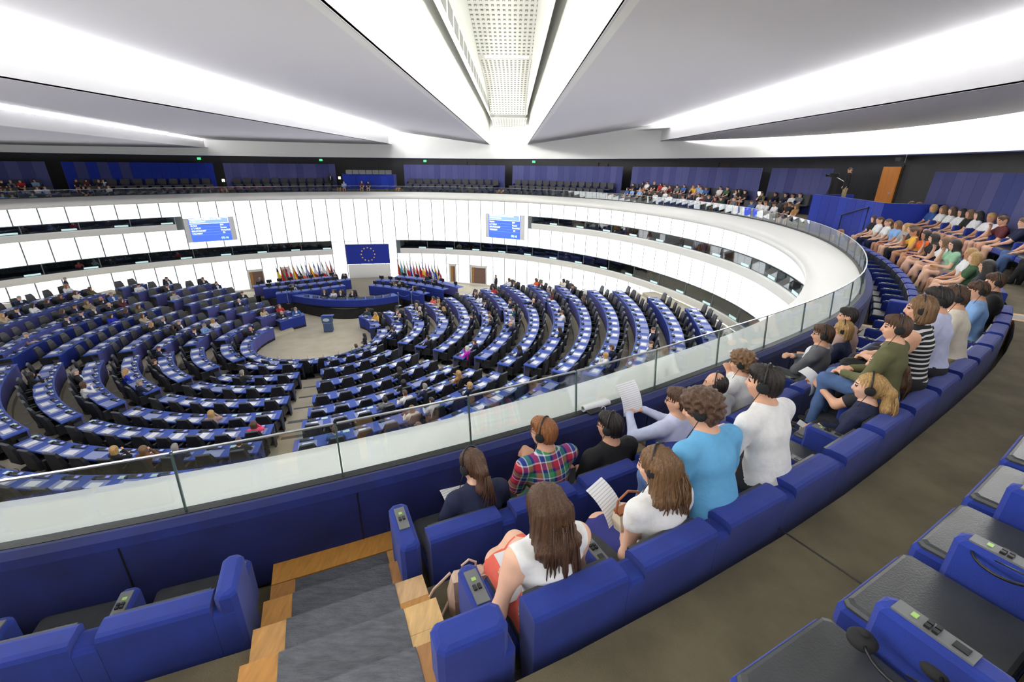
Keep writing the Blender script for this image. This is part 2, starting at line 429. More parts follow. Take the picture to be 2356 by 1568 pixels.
mb = MB(); mb.sweep([(RR - 0.01, ZR - 0.02), (RR - 0.01, ZR + 0.022), (RR + 0.06, ZR + 0.022), (RR + 0.06, ZR - 0.02)], lambda t, a, b: G(a, t, b), frange(-98, 174, 1.6)); rail = struct('trim_6', mb, M_black)
# glass panes, each a part of the balustrade
balus = empty('glass_balustrade', G(RR, 140, ZR), 0, 'frameless clear glass balustrade with thin steel top edge around the visitors\' gallery', 'balustrade')
bi = Matrix.Translation(-Vector(G(RR, 140, ZR)))
GH = 0.43
joints = [theta_z(0, 1250, ZR) + 1.0, 157.6]
joints = [171.5, 167.2, 162.9]
for px, py in ((437, 1161), (788, 1087), (1077, 1015), (1320, 952), (1502, 895), (1642, 842)): joints.append(theta_z(px, py, ZR))
while joints[-1] > -96: joints.append(joints[-1] - 2.95)
M_joint = mat('pane_edge', (70, 90, 86), 0.2)
for a, b in zip(joints[:-1], joints[1:]):
    ts = frange(a - 0.03, b + 0.03, 1.5)
    mb = MB(); mb.sweep([(RR + 0.015, ZR + 0.02), (RR - 0.02, ZR + GH), (RR - 0.008, ZR + GH), (RR + 0.027, ZR + 0.02)], lambda t, p, q: tuple(bi @ Vector(G(p, t, q))), ts)
    o = mb.build('pane', M_glass, balus)
    mb = MB(); mb.sweep([(RR - 0.023, ZR + GH), (RR - 0.023, ZR + GH + 0.01), (RR - 0.004, ZR + GH + 0.01), (RR - 0.004, ZR + GH)], lambda t, p, q: tuple(bi @ Vector(G(p, t, q))), ts); mb.build('edge_strip', M_steel, balus)
    mb = MB(); mb.sweep([(RR + 0.012, ZR + 0.02), (RR - 0.022, ZR + GH), (RR - 0.006, ZR + GH), (RR + 0.028, ZR + 0.02)], lambda t, p, q: tuple(bi @ Vector(G(p, t, q))), [a - 0.018, a + 0.018]); mb.build('joint', M_joint, balus)

# ---- gallery tiers
ZT = [7.03, 7.37, 7.78]
RTIER = [RR + 0.13, 20.32, 21.27, 24.6]
mb = MB(); V = []; F = []
prof = [(RTIER[0], ZT[0]), (RTIER[1], ZT[0]), (RTIER[1], ZT[1]), (RTIER[2], ZT[1]), (RTIER[2], ZT[2]), (RTIER[3], ZT[2]), (RTIER[3], ZT[2] - 0.3), (RTIER[0], ZT[0] - 0.3)]
mb.sweep(prof, lambda t, a, b: G(a, t, b), frange(-98, 178, 2.0))
struct('floor_gallery', mb, M_gcarpet)
# ---- dark back wall, cornice
RB = 24.3
mb = MB(); mb.sweep([(RB + 0.1, 7.7), (RB + 0.1, 10.6), (RB + 0.3, 10.6), (RB + 0.3, 7.7)], lambda t, a, b: G(a, t, b), frange(-100, 140, 2.5))
struct('wall_back', mb, M_dark)
mb = MB(); mb.sweep([(RB - 0.02, 10.33), (RB - 0.10, 13.9), (RB + 0.12, 13.9), (RB + 0.12, 10.33)], lambda t, a, b: G(a, t, b), frange(-100, 140, 2.0))
struct('trim_7', mb, mat('cornice_white', (252, 252, 250), 0.7), smooth=False)
mb = MB(); mb.sweep([(RB - 0.035, 10.30), (RB - 0.035, 10.335), (RB + 0.12, 10.335), (RB + 0.12, 10.30)], lambda t, a, b: G(a, t, b), frange(-100, 140, 2.0))
struct('trim_8', mb, M_bluedk)
# blue fabric back panels (vertical strips)
PAN = [(0, 105, 'v'), (142, 490, 's'), (513, 770, 'v'), (928, 1161, 'v'), (1179, 1433, 'v'), (1455, 1750, 'v'), (1776, 1912, 'v')]
M_pv = [mat('fabric_panel_%d' % i, c, 0.9, var=0.07, scale=3, stretch=(8, 8, 0.5), sheen=0.2) for i, c in enumerate(((70, 73, 126), (62, 66, 120), (76, 79, 130), (46, 58, 122)))]
M_cob = mat('cobalt_fabric', (4, 40, 148), 0.85, var=0.08, scale=3, sheen=0.2)
SECTORS = []
for i, (x0, x1, kind) in enumerate(PAN):
    a, b = theta_at(x0, 378, 22.6), theta_at(x1, 378 if x1 < 1500 else 393, 22.6)
    if x0 == 0: a = -72.5
    SECTORS.append((a, b))
rng = random.Random(3)
PSECT = SECTORS + [(102.3, 129.0)]
for i, (a, b) in enumerate(PSECT):
    e = empty('backrest_wall', G(22.62, (a + b) / 2, ZT[2]), 0, None)
    lab = ['leftmost fabric panel wall behind the far left visitors', 'cobalt and violet striped fabric panel wall, second from left', 'violet fabric panel wall left of the central booth', 'violet fabric panel wall right of the central booth', 'violet fabric panel wall above the right screen', 'long violet fabric panel wall behind the far right crowd', 'short violet fabric panel wall left of the camera platform', 'large violet fabric panel wall at the right edge'][i]
    tag(e, lab, 'panel')
    inv = Matrix.Translation(-e.location)
    n = max(4, int(round(abs(b - a) / 1.35)))
    top = 9.78 if i < 7 else 9.72
    for j in range(n):
        t0, t1 = a + (b - a) * j / n, a + (b - a) * (j + 1) / n
        if i == 1: m = M_cob if (j >= n * 0.45 or j % 2 == 0 and j > 0 or j == 0) else M_pv[j % 2]
        elif i == 7: m = M_cob if False else (M_pv[3] if j in (6, 7) else M_pv[j % 3])
        else: m = M_pv[rng.randrange(3)]
        mb = MB(); mb.sweep([(22.56, 7.85), (22.66, top), (22.72, top), (22.66, 7.85)], lambda t, p, q: tuple(inv @ Vector(G(p, t, q))), [t0 + 0.01, t1 - 0.01])
        mb.build('strip', m, e)

# ================================================================== CEILING
def strip_quad(name, x0, z0, x1, z1, y0, y1, m, th=0.04, parent=None):
    mb = MB()
    V = []
    for y in (y0, y1): V += [(x0, y, z0), (x1, y, z1), (x1, y, z1 + th), (x0, y, z0 + th)]
    mb.add(V, [(0, 1, 5, 4), (1, 2, 6, 5), (2, 3, 7, 6), (3, 0, 4, 7), (0, 3, 2, 1), (4, 5, 6, 7)])
    return struct(name, mb, m, parent)
Y0, Y1 = -6.0, 46.0
XL2, XL1, XR1, XR2 = -11.0, -2.12, 1.18, 10.35
ceil = strip_quad('ceiling', XR1, 11.455, XR2, 12.62, Y0, Y1, M_sail)
strip_quad('sail', XL1, 11.455, XL2, 12.62, Y0, Y1, M_sail, parent=ceil)
def slanted(name, P, th, m, parent):
    mb = MB(); V = [Vector(p) for p in P] + [Vector(p) + Vector((0, 0, th)) for p in P]
    n = len(P); mb.add(V, [tuple(range(n)), tuple(range(2 * n - 1, n - 1, -1))] + [(i, n + i, n + (i + 1) % n, (i + 1) % n) for i in range(n)])
    return mb.build(name, m, parent)
B3 = [(-13.2, 5.0), (-27.0, 46.5)]
# right-hand sail with a curved outer edge that leaves a lit gap to the cornice
ts_ = [t for t in frange(30, 128, 3.5) if G(RB - 0.75, t)[0] > XR2 + 0.05]
edge = [G(RB - (0.75 if t > 66 else 0.75 * max(0, (t - 56) / 10)), t) for t in ts_]
zz_ = lambda x: 11.455 - (x - XR2) / 5.0 * 0.22
slanted('sail', [(XR2, 42.5, 11.455), (XR2, -2.0, 11.455)] + [(x, y, zz_(x)) for x, y in edge[::-1]], 0.04, M_sail, ceil)
slanted('sail', [(XR2, -2.0, 11.455), (XR2, -6.0, 11.455), (22, -6.0, 11.0), (22, edge[-1][1], 11.0), (edge[-1][0], edge[-1][1], zz_(edge[-1][0]))], 0.04, M_sail, ceil)
mb = MB(); mb.sweep([(RB - 0.62, 11.75), (RB - 0.62, 11.80), (RB - 0.2, 11.80), (RB - 0.2, 11.75)], lambda t, a, b: G(a, t, b), frange(72, 128, 2.5)); mb.build('light_slot', mat('cornice_light', (255, 254, 248), 0.5, emit=9.0), ceil)
mb = MB(); mb.sweep([(RB - 1.2, 12.2), (RB - 1.2, 12.26), (RB + 0.1, 12.26), (RB + 0.1, 12.2)], lambda t, a, b: G(a, t, b), frange(50, 132, 2.5)); mb.build('slot_lid', M_beam, ceil)
slanted('sail', [(XL2, 4.0, 11.455), (XL2, Y1, 11.455), (B3[1][0], B3[1][1], 11.55), (B3[0][0], B3[0][1], 11.55)], 0.04, M_sail, ceil)
slanted('sail', [(B3[0][0], B3[0][1], 10.92), (B3[1][0], B3[1][1], 10.92), (-36, 40, 10.8), (-36, 0, 10.8)], 0.04, M_sail, ceil)
# beams with their light slots: (x, z_low, z_top, z_slot_top, y0, y1, light side)
def beam(name, p0, p1, zl, zt, zs, side, th=0.16, ms=None):
    d = Vector((p1[0] - p0[0], p1[1] - p0[1], 0)).normalized(); nrm = Vector((d.y, -d.x, 0)) * side
    b = None
    mb = MB(); A, B_ = Vector((*p0, 0)), Vector((*p1, 0))
    P = [A, B_, B_ - nrm * th, A - nrm * th]
    mb.prism([(p.x, p.y) for p in P], zl, zt); b = mb.build('beam', M_beam, ceil)
    mb = MB(); o = nrm * -0.10
    P = [A + o, B_ + o, B_ + o - nrm * 0.04, A + o - nrm * 0.04]
    mb.prism([(p.x, p.y) for p in P], zt - 0.02, zs); mb.build('light_slot', ms or M_strip, b)
beam('b', (XR2, Y0), (XR2, 40.2), 11.46, 12.2, 12.66, -1)
beam('b', (XL2, Y0), (XL2, 43.6), 11.46, 12.2, 12.66, 1)
beam('b', B3[0], (-24.6, 39.3), 10.9, 11.42, 11.6, 1)
beam('b', (XL1, Y0), (XL1, 43.2), 11.46, 12.06, 12.56, 1, ms=M_strip2)
beam('b', (XR1, Y0), (XR1, 43.2), 11.46, 12.06, 12.56, -1, ms=M_strip2)
# deep central trough
M_trough = mat('trough_white', (232, 232, 226), 0.8)
M_perf = mat('perforated_white', (236, 235, 228), 0.8)
M_hole = mat('sound_box_grey', (150, 148, 138), 0.7)
for sx, xx in ((1, XL1 - 0.02), (-1, XR1 + 0.02)):
    mb = MB(); mb.box((xx - sx * 0.05, 20, 14.4), (0.06, 52, 3.7)); mb.build('trough_wall', M_trough, ceil)
    mb = MB(); mb.box((xx + sx * 0.30, 20, 14.6), (0.05, 52, 2.6)); mb.build('trough_baffle', M_trough, ceil)
    for j in range(22):
        mb = MB(); y = 8 + j * 1.45
        mb.box((xx + sx * 0.333, y, 13.75 + 0.0), (0.01, 1.0, 0.42)); 
        if sx == 1: mb.build('vent', mat('vent_grey', (150, 150, 148), 0.6), ceil)
for (ya, za, yb, zb, xa, xb) in ((4, 16.4, 26.3, 14.9, -1.85, 1.0), (26.4, 14.75, 38.0, 13.35, -1.75, 1.0), (38.1, 13.1, 44.5, 12.7, -1.75, 1.0)):
    n = 14
    def zc(u): return za + (zb - za) * u + 0.45 * math.sin(math.pi * u) * (1 if ya < 30 else 0.4)
    mb = MB(); V = []; F = []
    for i in range(n + 1):
        u = i / n; y = ya + (yb - ya) * u
        V += [(xa, y, zc(u)), (xb, y, zc(u)), (xb, y, zc(u) + 0.05), (xa, y, zc(u) + 0.05)]
    for i in range(n):
        for j in range(4): F.append((i * 4 + j, i * 4 + (j + 1) % 4, i * 4 + 4 + (j + 1) % 4, i * 4 + 4 + j))
    F += [(0, 3, 2, 1), (n * 4, n * 4 + 1, n * 4 + 2, n * 4 + 3)]
    mb.add(V, F); pp = mb.build('acoustic_panel', M_perf, ceil)
    mb = MB(); ny = int((yb - ya) / 0.42)
    for i in range(ny):
        u = (i + 0.5) / ny; y = ya + (yb - ya) * u
        for j in range(13):
            x = xa + (xb - xa) * (j + 0.5) / 13
            mb.box((x, y, zc(u) - 0.012), (0.10, 0.15, 0.03), m=0)
            mb.box((x, y, zc(u) - 0.03), (0.05, 0.08, 0.012), m=1)
    tag(mb.build('sound_boxes', [M_hole, M_perf], pp), kind='stuff')
# ================================================================== DESK ROWS
DD = 0.60                                  # desktop depth
M_dtop = mat('desk_blue', (52, 82, 170), 0.55, var=0.08, scale=6)
M_dfront = mat('desk_front_violet', (74, 74, 138), 0.7, var=0.14, scale=3, stretch=(5, 5, 0.4))
M_dfrontb = mat('desk_front_cobalt', (14, 40, 132), 0.7, var=0.12, scale=3, stretch=(5, 5, 0.4))
M_dend = mat('desk_end_slate', (52, 58, 74), 0.6, var=0.1)
M_pad = mat('writing_pad', (146, 156, 196), 0.7)
M_cons = mat('console_grey', (76, 82, 92), 0.45)
M_cbtn = mat('console_black', (24, 26, 30), 0.4)
M_cscr = mat('console_screen', (128, 140, 220), 0.4, emit=0.5)
M_paper = mat('paper', (240, 242, 246), 0.8)
M_paperg = mat('paper_green', (206, 232, 220), 0.8)
M_leather = mat('black_leather', (26, 28, 33), 0.42, var=0.2, scale=10, bump_=0.08, bscale=80)
M_leatherg = mat('grey_leather', (70, 74, 80), 0.5, var=0.12, scale=8)
LCr=[(698,832),(689,855),(676,881),(666,910),(649,943),(630,975),(603,1014),(579,1060)]
RCl=[(745,830),(737,849),(728,877),(719,909),(709,939),(696,967),(677,1013),(658,1067)]
LCl=[(575,833),(518,860),(461,877),(392,905),(314,934),(218,964),(87,999),(-110,1046)]
RCr=[(860,794),(893,804),(939,814),(981,827),(1028,840),(1079,846),(1135,853),(1197,861),(1258,871),(1340,886)]
R2l=[(877.5,777),(914.5,787.5),(954,796),(996,804),(1042,820),(1091,821),(1144,835),(1205,838),(1269,852),(1340,857),(1419,869)]
R2u=[(905,748),(954,740),(1010,734),(1059,726),(1106,720),(1156,709),(1205,700),(1254,688),(1302,678),(1351,667),(1409,668),(1489,683),(1576,708)]
L2l=[(564,823),(505,842),(442,866),(370,892),(289,923),(189,953),(65,986)]
L2u=[(536,790),(470,798),(400,807),(322,816),(239,827),(144,833),(39,836)]
L3l=[(520,781),(451,792),(381,799),(307,805),(227,812),(137,816),(28,822)]
L3u=[(588,746),(548,738),(503,731),(462,724),(422,716),(385,705),(344,694),(296,688),(243,675),(190,668)]
L4l=[(644,740),(599,733),(557,725),(518,718),(477,712),(438,703),(400,694),(359,683),(318,674),(281,664)]
L4u=[(701,724),(670,718),(636,707),(609,698),(581,687),(559,674),(527,664),(490,653),(416,653),(338,653)]
R3u=[(825,727),(881,718.6),(930,706),(977,697),(1022,685.5),(1064,678),(1104.6,665),(1151,655),(1214,654),(1276,655.6)]
R3l=[(851,755),(903,746),(948,739),(1004,738),(1056,732),(1102,723),(1151.5,713),(1205,695),(1254,693.6),(1301.6,684.7)]
def zt_(k): return ZFL[min(k, 13)] + 0.75
def pol(p, k):
    x, y = U(p[0], p[1], zt_(k)); return S_inv(x, y)
ROWS = []      # (block, k, (r1,phi1), (r2,phi2))
def addrows(block, A, B, k0, extra=()):
    for i in range(max(len(A), len(B))):
        k = k0 + i
        if i < len(A): a = pol(A[i], k)
        else: a = None
        if i < len(B): b = pol(B[i], k)
        else: b = None
        if a is None: a = (Rrow(k) * b[0] / Rrow(k), phA[block])
        if b is None: b = (a[0], phB[block])
        ROWS.append((block, k, a, b))
phA = {'R2': -54.0, 'L3': 67.0, 'RC': -15.6}; phB = {'R2': -97, 'LC': 26.0}
addrows('LC', LCr, LCl, 1)
addrows('RC', RCl + [(632, 1118), (598, 1190)], RCr, 1)
addrows('R2', R2l, R2u, 1)
addrows('L2', L2l, L2u, 1)
addrows('L3', L3l, L3u, 1)
addrows('L4', L4l, L4u, 0)
addrows('R3', R3l, R3u, 0)
# the horse-shoe row round the speaker's floor
h0 = pol((629, 753), 0); h1 = pol((868, 757), 0)
ROWS.append(('L2h', 0, pol((690, 826), 0), h0)); ROWS.append(('RCh', 0, h1, pol((693, 826), 0)))
ROWS.append(('LC', 9, (Rrow(9) + 0.1, -10.5), (Rrow(9), 24.0)))
ROWS.append(('L2', 8, (Rrow(8) - 0.35, 27.0), (Rrow(8) - 0.45, 61.5)))
BLK = {'LC': 'block left of centre gangway', 'RC': 'block right of centre gangway', 'R2': 'long right block', 'L2': 'near left block', 'L3': 'far left block',
       'L4': 'left block by flags', 'R3': 'right block by flags', 'L2h': 'left inner horseshoe', 'RCh': 'right inner horseshoe'}
def arc_fn(a, b):
    """interpolates radius correction between both measured ends"""
    def f(t, off):
        u = (t - a[1]) / (b[1] - a[1]) if b[1] != a[1] else 0
        r = a[0] + (b[0] - a[0]) * u
        return r + off
    return f
# shared small pieces
mb = MB(); mb.box((0, 0, 0.004), (0.52, 0.36, 0.008)); ME_pad = mb.mesh('writing_pad', M_pad)
mb = MB(); mb.box((0, 0, 0.02), (0.34, 0.13, 0.04)); mb.box((0.10, 0.0, 0.043), (0.09, 0.08, 0.006), m=2); mb.box((-0.07, 0.0, 0.042), (0.14, 0.08, 0.005), m=1)
mb.tube([(0.0, 0.05, 0.03), (0.0, 0.04, 0.13), (0.0, -0.02, 0.2)], 0.006, 4, m=1); mb.box((-0.19, -0.05, 0.03), (0.06, 0.1, 0.06), m=1)
ME_cons = mb.mesh('console', [M_cons, M_cbtn, M_cscr])
ME_paper = []
for i in range(4):
    mb = MB(); w, d = ((0.30, 0.21), (0.21, 0.30), (0.42, 0.30), (0.2, 0.12))[i]
    mb.add([(-w / 2, -d / 2, 0), (w / 2, -d / 2, 0), (w / 2, d / 2, 0.004), (-w / 2, d / 2, 0), (-w / 2, -d / 2, -0.004), (w / 2, -d / 2, -0.004), (w / 2, d / 2, -0.004), (-w / 2, d / 2, -0.004)], [(0, 1, 2, 3), (7, 6, 5, 4), (0, 4, 5, 1), (1, 5, 6, 2), (2, 6, 7, 3), (3, 7, 4, 0)])
    ME_paper.append(mb.mesh('paper', M_paperg if i == 3 else M_paper))
# swivel armchair prototype (local +Y = facing the desk)
def chair_proto():
    t = empty('swivel_chair')
    mb = MB(); mb.bev((0, 0.02, 0.42), (0.50, 0.50, 0.12), 0.04); mb.build('seat', M_leather, t)
    mb = MB(); V = []; F = []
    secs = [(-0.24, 0.34, 0.25, 0.10), (-0.27, 0.62, 0.26, 0.09), (-0.31, 0.86, 0.225, 0.075), (-0.345, 1.0, 0.17, 0.06)]
    for (y, z, w, th) in secs: V += [(-w, y + th / 2, z), (-w * 0.8, y - th / 2, z), (w * 0.8, y - th / 2, z), (w, y + th / 2, z)]
    for i in range(len(secs) - 1):
        for j in range(4): F.append((i * 4 + j, i * 4 + (j + 1) % 4, i * 4 + 4 + (j + 1) % 4, i * 4 + 4 + j))
    F += [(3, 2, 1, 0), (12, 13, 14, 15)]
    mb.add(V, F, 0)
    mb.build('backrest', M_leather, t)
    mb = MB(); mb.bev((0, -0.352, 1.0), (0.33, 0.07, 0.03), 0.012); mb.build('headrest_edge', M_leatherg, t)
    for sx in (-1, 1):
        mb = MB(); mb.bev((sx * 0.285, 0.0, 0.47), (0.07, 0.46, 0.34), 0.02); mb.build('armrest', M_leather, t)
    mb = MB(); mb.lathe([(0.05, 0.1), (0.05, 0.36)], (0, 0, 0), 8); mb.lathe([(0.27, 0.0), (0.27, 0.03), (0.08, 0.1)], (0, 0, 0), 10); mb.build('base', M_black, t)
    return t
CH0 = chair_proto()
cm = MB()   # one-mesh version for those beyond the limit
for ch in CH0.children:
    o = len(cm.v); cm.v += [tuple(v.co) for v in ch.data.vertices]; cm.f += [tuple(o + i for i in p.vertices) for p in ch.data.polygons]; cm.mi += [0] * len(ch.data.polygons)
CHAIRS = []     # (row idx, x, y, z, rz)
PAPERS = []
DESKTOPS = {}
rngd = random.Random(11)
seat_spots = []
for ri, (blk, k, a, b) in enumerate(ROWS):
    f = arc_fn(a, b); z = zt_(k); zf = ZFL[min(k, 13)]
    L = abs(b[1] - a[1]) * math.pi / 180 * (a[0] + b[0]) / 2 * 0.96
    n = max(2, int(round(L / 0.78)))
    mid = ((a[0] + b[0]) / 2, (a[1] + b[1]) / 2)
    e = empty('desk_row', S(mid[0], mid[1], zf), 0, 'curved blue desk row, %s from the lectern, %s' % (ORD[k + 1], BLK[blk]), 'desk', 'curved desk rows of the hall')
    inv = Matrix.Translation(-e.location)
    ts = frange(a[1], b[1], max(1.2, 40.0 / max(4, a[0])))
    if len(ts) < 3: ts = [a[1], (a[1] + b[1]) / 2, b[1]]
    P = lambda t, o, q: tuple(inv @ Vector(S(f(t, o), t, q)))
    fb = blk in ('R3',) and k == 0 or blk == 'L4' and k == 0 or blk == 'L3' and k in (6, 7) or blk == 'R2' and k in (12, 13)
    mb = MB(); mb.sweep([(-0.02, z - 0.045), (-0.02, z), (DD, z), (DD, z - 0.045)], P, ts); mb.build('desktop', M_dtop, e)
    mb = MB(); mb.sweep([(0.0, zf + 0.12), (0.0, z - 0.045), (0.05, z - 0.045), (0.05, zf + 0.12)], P, ts); mb.build('front_panel', M_dfrontb if fb else M_dfront, e)
    mb = MB(); mb.sweep([(0.03, zf - 0.2), (0.03, zf + 0.12), (0.08, zf + 0.12), (0.08, zf - 0.2)], P, ts); mb.build('plinth', M_black, e)
    for t_end, sgn in ((a[1], 1), (b[1], -1)):
        s_ = sgn * (1 if b[1] > a[1] else -1) * 2.0 / f(t_end, 0)
        mb = MB(); mb.sweep([(0.05, zf), (0.05, z - 0.045), (0.34, z - 0.045), (0.22, zf)], P, [t_end, t_end + s_]); mb.build('end_panel', M_dend, e)
    mb = MB(); mb.sweep([(DD - 0.14, z - 0.2), (DD - 0.14, z - 0.046), (0.06, z - 0.046), (0.06, z - 0.2)], P, ts); mb.build('under_tray', M_black, e)
    for i in range(n):
        t = a[1] + (b[1] - a[1]) * (i + 0.5) / n
        p0 = Vector(S(f(t, 0), t)); p1 = Vector(S(f(t, 1), t)); d = (p0 - p1).normalized()   # toward the centre
        rz = math.atan2(d.y, d.x) - math.pi / 2
        q = Vector(S(f(t, 0.39), t, z)) - e.location
        obj('writing_pad', ME_pad, e, TR(q.x, q.y, q.z, rz))
        q = Vector(S(f(t, 0.11), t, z)) - e.location
        obj('console', ME_cons, e, TR(q.x, q.y, q.z, rz))
        jit = rngd.uniform(-0.06, 0.06)
        c = S(f(t, DD - 0.08 + rngd.uniform(-0.02, 0.05)), t)
        CHAIRS.append([ri, c[0], c[1], zf, rz + rngd.uniform(-0.12, 0.12), i])
        seat_spots.append((blk, k, t, c[0], c[1], zf, rz, ri, i))
        if rngd.random() < 0.86:
            q = S(f(t, 0.38 + rngd.uniform(-0.03, 0.03)), t)
            PAPERS.append((ri, q[0], q[1], z + 0.013, rz + rngd.uniform(-0.12, 0.12), 0 if rngd.random() < .7 else 1, i))
        if rngd.random() < 0.45:
            tt = t + (b[1] - a[1]) / n * 0.42
            q = S(f(tt, 0.10), tt)
            PAPERS.append((ri, q[0], q[1], z + 0.006, rz, 3, i))
def camdist(x, y, z): return math.sqrt(x * x + y * y + (CAMZ - z) ** 2)
def in_view(x, y, z, mg=40):
    d = Vector((x, y, z - CAMZ)); w = d.dot(FW)
    if w < 0.2: return False
    px = 1178 + FPX * d.dot(RT) / w; py = 784 - FPX * d.dot(UP) / w
    return -mg < px < 2356 + mg and -mg < py < 1568 + mg
def hidden_by_ledge(x, y, z):
    """below the line of sight over the near ledge"""
    d = Vector((x, y, z - CAMZ)); 
    # sample along the sight line at the ledge edge
    for s_ in range(1, 60):
        t = s_ / 60.0; p = d * t
        r = math.hypot(p.x - CX, p.y - CY)
        if RR - 0.95 < r < RR and CAMZ + p.z < ZR - 0.3: return True
    return False
def project(x, y, z):
    d = Vector((x, y, z - CAMZ)); w = d.dot(FW)
    return 1178 + FPX * d.dot(RT) / w, 784 - FPX * d.dot(UP) / w

mb = MB(); mb.lathe([(0.11, 0.0), (0.11, 0.006), (0.09, 0.008)], (0, 0, 0), 12); ME_vent = mb.mesh('floor_vent', mat('vent_disc', (190, 190, 182), 0.5))
nvent = 0
for ri, (blk, k, a, b) in enumerate(ROWS):
    if blk not in ('R2', 'L2', 'R3') or k < 2: continue
    f = arc_fn(a, b); n = int(abs(b[1] - a[1]) * math.pi / 180 * a[0] / 1.0)
    for i in range(n):
        if nvent >= 295: break
        t = a[1] + (b[1] - a[1]) * (i + 0.5) / n; x, y = S(f(t, 1.0), t)
        obj('floor_vent', ME_vent, floor, TR(x, y, ZFL[min(k, 13)] + 0.001)); nvent += 1

# ================================================================== PRESIDIUM
PRES = empty('presidium_desk', (*U(793, 720, 0.6), 0), 0, 'long cobalt blue curved presiding desk on black platform below the blue banner', 'desk')
pinv = Matrix.Translation(-PRES.location)
def curve3(pl, pc, pr, z, n=12, off=0.0):
    """arc through three photo points at height z, pushed back by off metres"""
    A, B, Cc = [Vector(U(p[0], p[1], z)) for p in (pl, pc, pr)]
    out = []
    for i in range(n + 1):
        u = i / n
        p = A * (2 * (u - .5) * (u - 1)) + B * (-4 * u * (u - 1)) + Cc * (2 * u * (u - .5))
        out.append(p)
    res = []
    for i, p in enumerate(out):
        d = (out[min(i + 1, n)] - out[max(i - 1, 0)]).normalized(); nn = Vector((-d.y, d.x))
        res.append(p + nn * off)
    return res
def band(mbx, line, z0, z1, th, inv, m=0):
    L = line; n = len(L); V = []; F = []
    for i, p in enumerate(L):
        d = (L[min(i + 1, n - 1)] - L[max(i - 1, 0)]).normalized(); nn = Vector((-d.y, d.x)) * th
        for q, zz in ((p, z0), (p, z1), (p + nn, z1), (p + nn, z0)): V.append(inv @ Vector((q.x, q.y, zz)))
    for i in range(n - 1):
        for j in range(4): F.append((i * 4 + j, i * 4 + (j + 1) % 4, i * 4 + 4 + (j + 1) % 4, i * 4 + 4 + j))
    F += [(3, 2, 1, 0), ((n - 1) * 4, (n - 1) * 4 + 1, (n - 1) * 4 + 2, (n - 1) * 4 + 3)]
    mbx.add(V, F, m)
ZP = 0.62        # presiding platform height
ZD = 1.20
front = curve3((671, 679), (793, 690.5), (916, 679), ZD)
mb = MB(); band(mb, front, 0.72, ZD - 0.04, 0.06, pinv); mb.build('front_panel', M_dfrontb, PRES)
mb = MB(); band(mb, [p for p in front], ZD - 0.04, ZD, 0.75, pinv); mb.build('desktop', M_dtop, PRES)
mb = MB(); band(mb, curve3((671, 679), (793, 690.5), (916, 679), ZD, off=0.04), -0.02, 0.72, 0.3, pinv); mb.build('plinth', M_black, PRES)
for i in range(10):
    u = 0.12 + 0.78 * i / 9; p = front[int(u * 12)] * (1 - (u * 12) % 1) + front[min(12, int(u * 12) + 1)] * ((u * 12) % 1)
    d = (front[min(12, int(u * 12) + 1)] - front[int(u * 12)]).normalized(); nn = Vector((-d.y, d.x)); rz = math.atan2(d.y, d.x)
    q = p + nn * 0.22; mb = MB(); mb.box((0, 0, 0.07), (0.42, 0.03, 0.14), M=Matrix.Rotation(R(-25), 4, 'X')); mb.box((0.25, 0.0, 0.06), (0.05, 0.04, 0.16), m=1)
    o = mb.build('desk_screen', [M_cons, M_cbtn], PRES); o.matrix_basis = pinv @ TR(q.x, q.y, ZD, rz)
mb = MB()
plat = curve3((676, 712), (793, 733.5), (905, 712), 0.0)
back = [Vector(U(*p, 0.62)) for p in ((1040, 668), (960, 640), (900, 636), (800, 640), (700, 648), (600, 668), (600, 684))]
mb.prism([(p.x, p.y) for p in plat] + [(p.x, p.y) for p in back], 0.0, 0.60)
tag(mb.build('platform', [M_black], None), 'black stepped platform carrying the presiding desks', 'platform')
M_platc = mat('platform_carpet', (128, 121, 104), 0.95, var=0.1)
mb = MB()
mb.prism([(p.x, p.y) for p in [q + Vector((0, 0.35)) for q in plat]] + [(p.x, p.y) for p in back], 0.60, 0.615)
tag(mb.build('platform_carpet', M_platc), 'beige carpet on top of the presiding platform', 'carpet')
def staff_desk(pl, pc, pr, zfl, hgt, label, nscr, cob=True):
    e = empty('staff_desk', (*U(*pc, zfl), zfl), 0, label, 'desk', 'desks beside the presiding desk')
    inv = Matrix.Translation(-e.location)
    ln = curve3(pl, pc, pr, zfl + hgt)
    mb = MB(); band(mb, ln, zfl + 0.05, zfl + hgt - 0.04, 0.06, inv); mb.build('front_panel', M_dfrontb if cob else M_dfront, e)
    mb = MB(); band(mb, ln, zfl + hgt - 0.04, zfl + hgt, 0.6, inv); mb.build('desktop', M_dtop, e)
    mb = MB(); band(mb, curve3(pl, pc, pr, zfl + hgt, off=0.04), zfl - 0.6, zfl + 0.05, 0.5, inv); mb.build('plinth', M_black, e)
    pts_ = []
    for i in range(nscr):
        u = (i + 0.6) / nscr; x = u * 12; j = min(11, int(x)); p = ln[j].lerp(ln[j + 1], x - j)
        d = (ln[j + 1] - ln[j]).normalized(); nn = Vector((-d.y, d.x)); rz = math.atan2(d.y, d.x)
        q = p + nn * 0.33; mb = MB(); mb.box((0, 0, 0.2), (0.36, 0.04, 0.24)); mb.box((0, 0, 0.04), (0.06, 0.05, 0.08)); mb.box((0, 0.0, 0.005), (0.2, 0.14, 0.01))
        o = mb.build('monitor', M_cbtn, e); o.matrix_basis = inv @ TR(q.x, q.y, zfl + hgt, rz)
        mb = MB(); mb.box((0.02, -0.023, 0.3), (0.22, 0.004, 0.03)); o2 = mb.build('monitor_edge', M_steel, o)
        c = p + nn * 0.85 - d * 0.1; pts_.append((c.x, c.y, zfl, rz + math.pi))
    return pts_
STAFF = []
